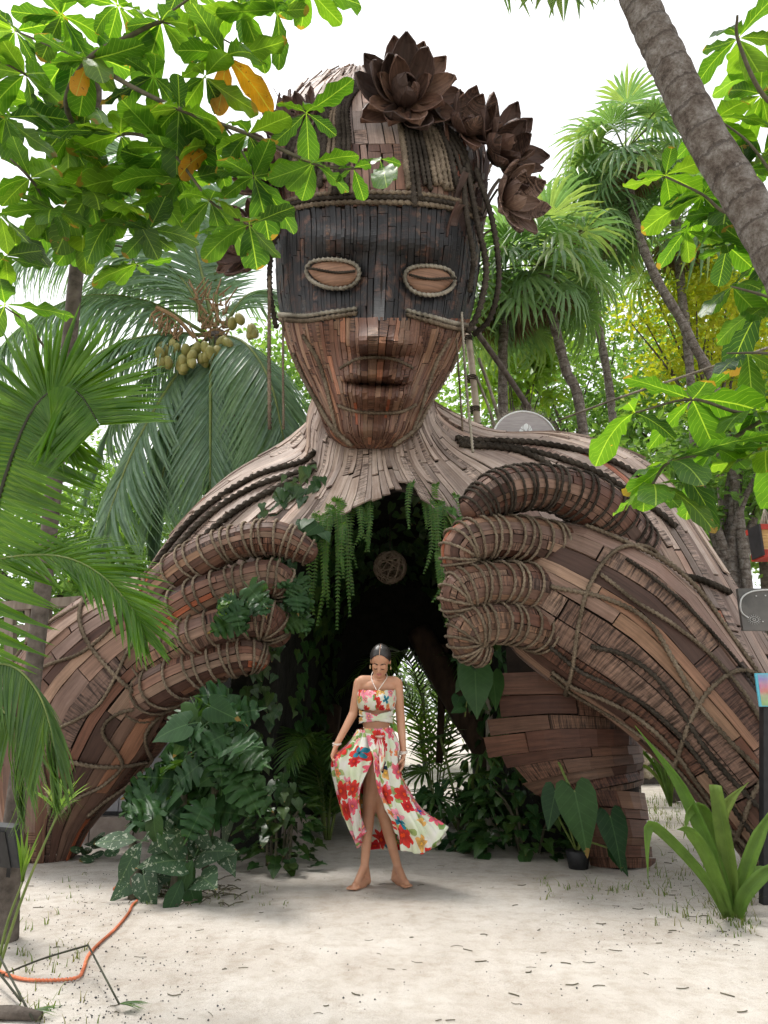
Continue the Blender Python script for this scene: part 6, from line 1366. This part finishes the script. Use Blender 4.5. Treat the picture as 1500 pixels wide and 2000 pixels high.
for pts, w, cut in (([(1428, 1790, 0), (1405, 1700, -.02), (1370, 1620, 0), (1320, 1520, .05), (1240, 1417, .1)], .085, 0), ([(1432, 1790, 0), (1425, 1700, -.05), (1412, 1620, -.08), (1398, 1533, -.1)], .10, 1), ([(1430, 1790, .03), (1415, 1690, .05), (1390, 1610, .06), (1368, 1578, .05), (1345, 1590, 0), (1335, 1638, -.03)], .075, 0),
    ([(1424, 1792, -.05), (1405, 1730, -.12), (1375, 1660, -.2), (1345, 1622, -.25), (1322, 1620, -.28)], .08, 0), ([(1422, 1792, -.03), (1385, 1725, -.1), (1330, 1660, -.18), (1275, 1612, -.25), (1264, 1640, -.28), (1266, 1722, -.3)], .065, 0), ([(1438, 1790, 0), (1452, 1720, -.03), (1480, 1640, -.05), (1520, 1560, -.08)], .085, 0),
    ([(1440, 1792, -.04), (1455, 1750, -.1), (1490, 1710, -.15), (1540, 1670, -.2)], .08, 0), ([(1434, 1780, .08), (1420, 1680, .12), (1412, 1600, .15), (1430, 1560, .12), (1462, 1528, .1)], .07, 0), ([(1438, 1785, .08), (1460, 1720, .15), (1490, 1700, .2), (1540, 1720, .22)], .055, 0), ([(1430, 1785, .1), (1425, 1700, .18), (1428, 1620, .22)], .05, 0), ([(1440, 1790, .05), (1448, 1730, .1), (1470, 1690, .12)], .04, 0)):
    strap(lily, [P(x, y, Yl + d) for x, y, d in pts], w, cut=bool(cut))
l2 = G(1310, 1575); lil2 = thing('strap_lily', 'small strap-leaved lily by the slim trunk in front of the stone wall', 'plant', l2)
for i in range(14):
    a = i * 2.4; o_ = Vector((math.cos(a), math.sin(a) * .6, 0)) * rnd.uniform(.2, .5); h = rnd.uniform(.5, .95); strap(lil2, [l2, l2 + o_ * .3 + Vector((0, 0, h * .6)), l2 + o_ * .9 + Vector((0, 0, h)), l2 + o_ * 1.5 + Vector((0, 0, h * .75))], .05)

# ------------------------------------------------------------------ stone wall with a painted board, far right
wy = G(1300, 1533).y; sw = thing('stone_wall', 'rough pale stone wall seen under the right arm', 'wall', (G(1300, 1533).x, wy, 0)); M['mortar'] = simple('dark_mortar', (0.06, 0.05, 0.04), (0.14, 0.12, 0.1), 10, .95, .4); M['stone'] = simple('pale_limestone', (0.34, 0.28, 0.20), (0.52, 0.45, 0.35), 5, .95, .6, .03)
wx0, wx1, wh = P(1180, 1500, wy).x, P(1520, 1500, wy).x, P(1300, 1370, wy).z
mb = MB(); mb.box(((wx0 + wx1) / 2, wy + .17, wh / 2), (wx1 - wx0, .24, wh)); mb.build('mortar', M['mortar'], sw)
stones = []
for k in range(5):
    bmq = bmesh.new(); bmesh.ops.create_icosphere(bmq, subdivisions=1, radius=.5)
    for v_ in bmq.verts: v_.co = Vector((max(-.42, min(.42, v_.co.x * 1.15)), v_.co.y * .7, max(-.42, min(.42, v_.co.z * 1.15)))) * rnd.uniform(.85, 1.1)
    mq = bpy.data.meshes.new('stone'); bmq.to_mesh(mq); bmq.free(); mq.materials.append(M['stone']); stones.append(mq)
z = .08
while z < wh:
    x = wx0 + rnd.uniform(0, .15); hh = rnd.uniform(.15, .26)
    while x < wx1:
        w = rnd.uniform(.18, .38); o = bpy.data.objects.new('stone', rnd.choice(stones)); link(o, sw); o.location = (x + w / 2, wy + .03, z + hh / 2 + rnd.uniform(-.03, .03)); o.scale = (w * 1.12, .3, hh * 1.15); o.rotation_euler = (0, rnd.uniform(-.2, .2), 0); x += w
    z += hh * .95
def mural_mat():
    m, nt, N, L, B = newmat('painted_mural'); uv = coords(N, L, 'UV'); sx = N.new('ShaderNodeSeparateXYZ'); L.new(uv, sx.inputs[0]); n = noise_n(N, L, uv, 3.2, 3).outputs[0]
    c = ramp(N, L, mathn(N, L, 'ADD', sx.outputs[1], mathn(N, L, 'MULTIPLY', mathn(N, L, 'SUBTRACT', n, .5), .5)), [(0, (.42, .34, .34)), (.28, (.50, .40, .42)), (.36, (.05, .14, .06)), (.46, (.10, .25, .10)), (.49, (.7, .6, .55)), (.53, (.55, .10, .10)), (.75, (.65, .2, .17)), (.9, (.12, .06, .08)), (1, (.03, .03, .05))]); L.new(c, B.inputs['Base Color']); B.inputs['Roughness'].default_value = .7; return m
M['mural'] = mural_mat(); q0, q1 = P(1345, 1533, wy - .15), P(1410, 1462, wy - .15)
me = mesh('mural_board', [(q0.x, wy - .12, .02), (q1.x, wy - .12, .02), (q1.x, wy - .12, q1.z), (q0.x, wy - .12, q1.z)], [(0, 1, 2, 3)], [(0, 0), (1, 0), (1, 1), (0, 1)]); o = obj('mural_board', me, M['mural']); o.modifiers.new('t', 'SOLIDIFY').thickness = .03; tag(o, 'painted board with red and green shapes leaning on the stone wall', 'board')
tb = G(1318, 1565); broad_tree('slim dark spotted trunk in front of the stone wall', tb, Vector((tb.x - .6, tb.y + .3, 4.6)), (1.2, .9, .9), M['wood_leaf'], 40, 40, .2, .10, name='slim_tree')
pt = broad_tree('pale smooth trunk with a forked branch behind the right upper arm', bz(1400, 1300, 9.8), P(1420, 930, 9.8), (1.0, .8, .8), M['wood_leaf'], 34, 45, .17, .20, name='pale_tree', bark='palm_bark')

# ------------------------------------------------------------------ signs, poles and lanterns on the right
rs = P(1025, 862, 8.1); rr = 64 * mpp(862, 8.1); sign = thing('round_sign', 'round grey wooden sign with a pale leaf emblem above the right shoulder', 'sign', rs)
M['sign_wood'] = simple('silvered_wood', (0.33, 0.31, 0.31), (0.43, 0.41, 0.41), 6, .8, .2, stretch=(1, 1, 8)); M['sign_white'] = simple('white_sign_paint', (0.68, 0.72, 0.72), (0.76, 0.8, 0.8), 10, .6, 0)
def disc(c, r, y0_, th, n=48, sy=1.0):
    v = []; 
    for y in (y0_, y0_ + th):
        v += [(c.x + r * math.cos(a), y, c.z + r * sy * math.sin(a)) for a in np.linspace(0, 2 * math.pi, n, endpoint=False)]
    return v, [tuple(range(n))[::-1], tuple(range(n, 2 * n))] + [(i, (i + 1) % n, n + (i + 1) % n, n + i) for i in range(n)]
me = mesh('board', *disc(rs, rr, rs.y, .05)); obj('board', me, M['sign_wood'], sign)
mb = MB(); mb.tube([rs + Vector((math.cos(a) * rr * .985, -.004, math.sin(a) * rr * .985)) for a in np.linspace(0, 6.2832, 64)], .011, 6, False); mb.build('rim', M['sign_white'], sign, True)
def seg_leaf(parent, c, s, paths, mat, y):
    for p_ in paths: me = mesh('emblem', [(c.x + a * s, y, c.z + b * s) for a, b in p_], [tuple(range(len(p_)))]); q = obj('emblem', me, mat, parent); q.modifiers.new('t', 'SOLIDIFY').thickness = .004
ec = P(1027, 842, 8.1)
seg_leaf(sign, ec, .085, [[(.12, 1.2), (-.25, .95), (-.38, .45), (-.12, .02), (.1, .0), (.42, .55), (.38, 1.0)], [(-.42, .85), (-.75, .45), (-.5, .3), (-.28, .1), (-.45, .48)], [(-.82, .35), (-1.0, -.05), (-.62, -.1), (-.3, -.02), (-.52, .2)], [(-1.0, -.18), (-.85, -.6), (-.45, -.55), (-.22, -.15), (-.6, -.2)], [(.52, .95), (.78, .62), (.62, .25), (.3, .08), (.52, .55)], [(.82, .5), (.92, .05), (.55, -.05), (.32, -.02), (.66, .2)], [(.92, -.08), (.86, -.5), (.45, -.5), (.22, -.15), (.55, -.15)], [(-.75, -.72), (-.35, -1.1), (.1, -1.2), (.5, -1.05), (.8, -.65), (.4, -.62), (.02, -.3), (-.4, -.66)]], M['sign_white'], rs.y - .006)
fz = MB()
for i in range(520):
    a = rnd.uniform(-.3, 3.5); p0 = rs + Vector((math.cos(a) * rr * .97, .03, math.sin(a) * rr * .97)); d = Vector((math.cos(a) + rnd.uniform(-.5, .5), rnd.uniform(-.3, .3), math.sin(a) + rnd.uniform(-.5, .5))) * rnd.uniform(.03, .09); fz.tube([p0, p0 + d], [.003, .0012], 3, False)
q = fz.build('fringe', M['rope_pale'], sign); q['kind'] = 'stuff'
mb = MB(); mb.tube([rs + Vector((0, .08, 0)), Vector((rs.x, rs.y + .08, 0))], .05, 8); mb.build('post', M['pale_wood'], sign)
fz = thing('pole_frame', 'pale lashed wooden poles standing behind the neck on the right', 'frame', bz(935, 1300, 8.4))
for a, b_, r, m_ in (((913, 640), (938, 900), .045, 'pale_wood'), ((935, 700), (978, 830), .022, 'rope_pale'), ((930, 735), (968, 838), .018, 'rope_pale'), ((925, 640), (1035, 800), .04, 'bark')):
    mb = MB(); mb.tube(catmull([P(*a, 8.4), P((a[0] + b_[0]) / 2 + 2, (a[1] + b_[1]) / 2, 8.42), P(*b_, 8.4)], 8), r, 8); mb.build('pole', M[m_], fz, True)
mb = MB(); mb.tube([P(938, 890, 8.4), bz(950, 1300, 8.4)], .045, 8); mb.build('pole', M['pale_wood'], fz)
for x, y in ((914, 668), (921, 745), (928, 806), (932, 840)):
    p = P(x, y, 8.4); mb = MB()
    mb.tube([p + Vector((math.cos(a) * .055, math.sin(a) * .055, a * .004)) for a in np.linspace(0, 22, 60)], .010, 5); mb.build('lashing', M['rope_dark'], fz, True)
o = obj('guy_rope', rope_mesh('guy_rope', [P(1088, 822, 8.2), P(1200, 780, 7.0), P(1350, 730, 6.0), P(1520, 672, 5.2)], .012), M['rope_pale'], smooth=True); tag(o, 'thin pale rope running from the round sign to the right edge', 'rope')
# dark panel sign at the right edge
Yq = 6.2; d0, d1 = P(1450, 1232, Yq), P(1560, 1150, Yq); pn = thing('panel_sign', 'weathered dark panel sign with a faint eye emblem at the right edge', 'sign', (d1.x, Yq, 0)); M['slate'] = simple('scuffed_slate_panel', (0.07, 0.07, 0.065), (0.16, 0.15, 0.14), 4, .6, .2); M['chalk'] = simple('white_line_paint', (0.45, 0.46, 0.45), (0.6, 0.6, 0.58), 10, .7, 0)
mb = MB(); mb.box(((d0.x + d1.x) / 2, Yq, (d0.z + d1.z) / 2), (d1.x - d0.x, .04, d1.z - d0.z)); mb.build('board', M['slate'], pn)
mb = MB(); mb.tube([Vector((d1.x, Yq + .06, d1.z + .1)), Vector((d1.x, Yq + .06, 0))], .04, 8); mb.build('post', M['pale_wood'], pn)
ps = lambda x, y: P(x, y, Yq - .026)
mb = MB(); mb.tube(catmull([ps(1462, 1207), ps(1450, 1198), ps(1446, 1185), ps(1449, 1168), ps(1464, 1157), ps(1485, 1153), ps(1530, 1151)], 24), .007, 6); mb.build('painted_curve', M['chalk'], pn, True)
for r in (.030, .011):
    mb = MB(); mb.tube([ps(1473, 1210) + Vector((math.cos(a) * r * 1.25, 0, math.sin(a) * r * .8)) for a in np.linspace(0, 6.2832, 24)], .0022, 5, False); mb.build('eye_emblem', M['chalk'], pn)
for i in range(16):
    a = i * 6.2832 / 16; mb = MB(); mb.bar(ps(1473, 1210) + Vector((math.cos(a) * .045, 0, math.sin(a) * .034)), ps(1473, 1210) + Vector((math.cos(a) * .056, 0, math.sin(a) * .044)), .002, .002, (0, 1, 0)); mb.build('eye_emblem', M['chalk'], pn)
for x, y in ((1490, 1214), (1477, 1164), (1495, 1163)): 
    mb = MB(); c_ = ps(x, y); mb.tube([c_ + Vector((0, .004, 0)), c_ - Vector((0, .004, 0))], .006, 8); mb.build('screw', M['chalk'], pn)
# hanging painted wooden lantern
Yh = 4.6; hc_ = P(1503, 1060, Yh); bh = thing('hanging_box', 'red and yellow painted wooden box hanging by grey cords at the right edge', 'lantern', hc_); M['redp'] = simple('red_paint', (0.33, 0.03, 0.02), (0.45, 0.05, 0.03), 12, .6, .1); M['yelp'] = simple('ochre_slat_paint', (0.42, 0.24, 0.08), (0.62, 0.40, 0.16), 14, .6, .2, stretch=(.4, 1, 5))
W_ = .19
mb = MB(); mb.box(hc_ + Vector((0, 0, -.088)), (W_, .16, .05)); mb.build('base', M['redp'], bh); mb = MB(); mb.box(hc_ + Vector((0, 0, .088)), (W_ + .015, .18, .035)); mb.build('lid', M['redp'], bh); mb = MB(); mb.box(hc_ + Vector((-W_ / 2 - .004, -.02, 0)), (.012, .15, .21)); mb.build('side', M['black'], bh)
for i in range(6): mb = MB(); mb.box(hc_ + Vector((0, 0, -.052 + i * .0235)), (W_ - .006, .15, .022)); mb.build('slat', M['yelp'], bh)
tb_ = MB()
for i in range(40): p0 = hc_ + Vector((rnd.uniform(-.05, .05), rnd.uniform(-.05, .05), .10)); tb_.tube([p0, hc_ + Vector((0, 0, .24))], .003, 4, False)
q = tb_.build('tassel', M['rope_pale'], bh); q['kind'] = 'stuff'
mb = MB(); mb.tube([hc_ + Vector((0, 0, .22)), hc_ + Vector((.06, 0, .9))], .006, 5); mb.build('cord', M['rope_dark'], bh)
# poster post
Yk = G(1492, 1765).y; pp = thing('poster_post', 'black post with a small bright poster at the right edge', 'post', G(1494, 1765)); mb = MB(); mb.bar(G(1494, 1765) - Vector((0, 0, .05)), P(1496, 1330, Yk), .062, .062, (0, 1, 0)); mb.build('post', M['black'], pp)
def poster_mat():
    m, nt, N, L, B = newmat('blurred_bright_poster'); uv = coords(N, L, 'UV'); n = noise_n(N, L, uv, 4, 2).outputs['Color']; sx = N.new('ShaderNodeSeparateXYZ'); L.new(uv, sx.inputs[0]); c = ramp(N, L, sx.outputs[1], [(0, (.2, .42, .1)), (.3, (.3, .4, .12)), (.45, (.6, .08, .1)), (.65, (.5, .08, .25)), (.85, (.2, .15, .5)), (1, (.1, .4, .6))]); L.new(mixc(N, L, .3, c, n), B.inputs['Base Color']); B.inputs['Roughness'].default_value = .5; return m
M['poster'] = poster_mat(); M['cyan'] = simple('cyan_edge', (0.12, 0.5, 0.65), (0.16, 0.56, 0.7), 9, .5, 0)
e0, e1 = P(1484, 1380, Yk - .05), P(1540, 1315, Yk - .05); mb = MB(); mb.box(((e0.x + e1.x) / 2, Yk - .045, (e0.z + e1.z) / 2), (e1.x - e0.x, .018, e1.z - e0.z)); mb.build('poster_frame', M['cyan'], pp)
me = mesh('poster', [(e0.x + .012, Yk - .057, e0.z + .006), (e1.x - .012, Yk - .057, e0.z + .006), (e1.x - .012, Yk - .057, e1.z - .008), (e0.x + .012, Yk - .057, e1.z - .008)], [(0, 1, 2, 3)], [(0, 0), (1, 0), (1, 1), (0, 1)]); obj('poster', me, M['poster'], pp)

# ------------------------------------------------------------------ grass, seeds and litter on the sand
def grass(label, spots):
    V, Fc, U, A = [], [], [], []; n = 0
    for (x0, x1, y0_, y1_, cnt, h0, h1) in spots:
        for i in range(cnt):
            q = G(rnd.uniform(x0, x1), rnd.uniform(y0_, y1_)); z0 = gz(q.x, q.y) if abs(q.x) < 13 and q.y < 19 else 0
            for k in range(rnd.randint(1, 4)):
                a = rnd.uniform(0, 6.28); h = rnd.uniform(h0, h1); l = h * rnd.uniform(.2, 1.3); w = rnd.uniform(.0018, .0042) * (1 + h * 4); dx, dy = math.cos(a), math.sin(a); p = q + Vector((rnd.uniform(-.03, .03), rnd.uniform(-.03, .03), z0 - .005))
                for s, t in ((0, 0), (1, .5), (2, 1)):
                    for e in (-1, 1): V.append((p.x + dx * l * t * t - dy * w * e * (1 - t * .95), p.y + dy * l * t * t + dx * w * e * (1 - t * .95), p.z + h * (t - .25 * t * t))); U.append((.5 + e / 2, t))
                Fc += [(n, n + 1, n + 3, n + 2), (n + 2, n + 3, n + 5, n + 4)]; A += [rnd.random()] * 6; n += 6
    o = obj('grass', mesh('grass', V, Fc, U, {'pr': A}), M['grass']); tag(o, label, 'grass', kind='stuff')
grass('sparse grass blades growing in the sand', [(1230, 1500, 1555, 1625, 420, .05, .13), (1270, 1500, 1660, 1740, 60, .03, .12), (1270, 1480, 1740, 1810, 55, .03, .12), (1380, 1480, 1765, 1830, 40, .03, .09), (10, 170, 1800, 1900, 24, .03, .10), (20, 200, 1930, 1999, 14, .03, .08), (40, 200, 1690, 1800, 14, .02, .06), (250, 560, 1735, 1770, 40, .02, .07), (1050, 1290, 1715, 1760, 40, .03, .08)])
sd_ = MB(); base_ico = [(0, 0, 1), (.9, 0, .3), (.28, .85, .3), (-.72, .53, .3), (-.72, -.53, .3), (.28, -.85, .3), (0, 0, -.4)]; fi_ = [(0, i, i % 5 + 1) for i in range(1, 6)] + [(6, i % 5 + 1, i) for i in range(1, 6)]
for i in range(1100):
    z = rnd.random()
    if z < .50: q = G(rnd.triangular(0, 480, 150), rnd.uniform(1700, 1995))
    elif z < .82: q = G(rnd.triangular(1030, 1500, 1400), rnd.uniform(1700, 1870))
    else: q = G(rnd.uniform(0, 1500), rnd.uniform(1660, 1990))
    s = rnd.uniform(.0022, .0052) * (1.4 if rnd.random() < .1 else 1); z0 = gz(q.x, q.y); sd_.add([(q.x + a * s, q.y + b_ * s, z0 + (c_ + .3) * s) for a, b_, c_ in base_ico], fi_)
o = sd_.build('fallen_seeds', M['trim']); tag(o, 'small dark seeds scattered over the sand', 'seeds', kind='stuff')
lt = MB()
for i in range(110):
    q = G(rnd.uniform(-50, 1550), rnd.uniform(1660, 1998)) if rnd.random() < .75 else G(rnd.uniform(1180, 1480), rnd.uniform(1620, 1850)); a = rnd.gauss(0, .5); d = Vector((math.cos(a), math.sin(a), 0)) * rnd.uniform(.015, .07); e = Vector((-d.y, d.x, 0)) * rnd.uniform(-.3, .3); h = lambda v_: v_ + Vector((0, 0, gz(v_.x, v_.y) + .004))
    lt.tube(catmull([h(q), h(q + d * .5 + e), h(q + d)], 5), rnd.uniform(.0012, .0028), 4)
o = lt.build('leaf_litter', M['twig']); tag(o, 'thin dry stalks and leaf bits lying on the sand', 'litter', kind='stuff')
flush_planks(fig)
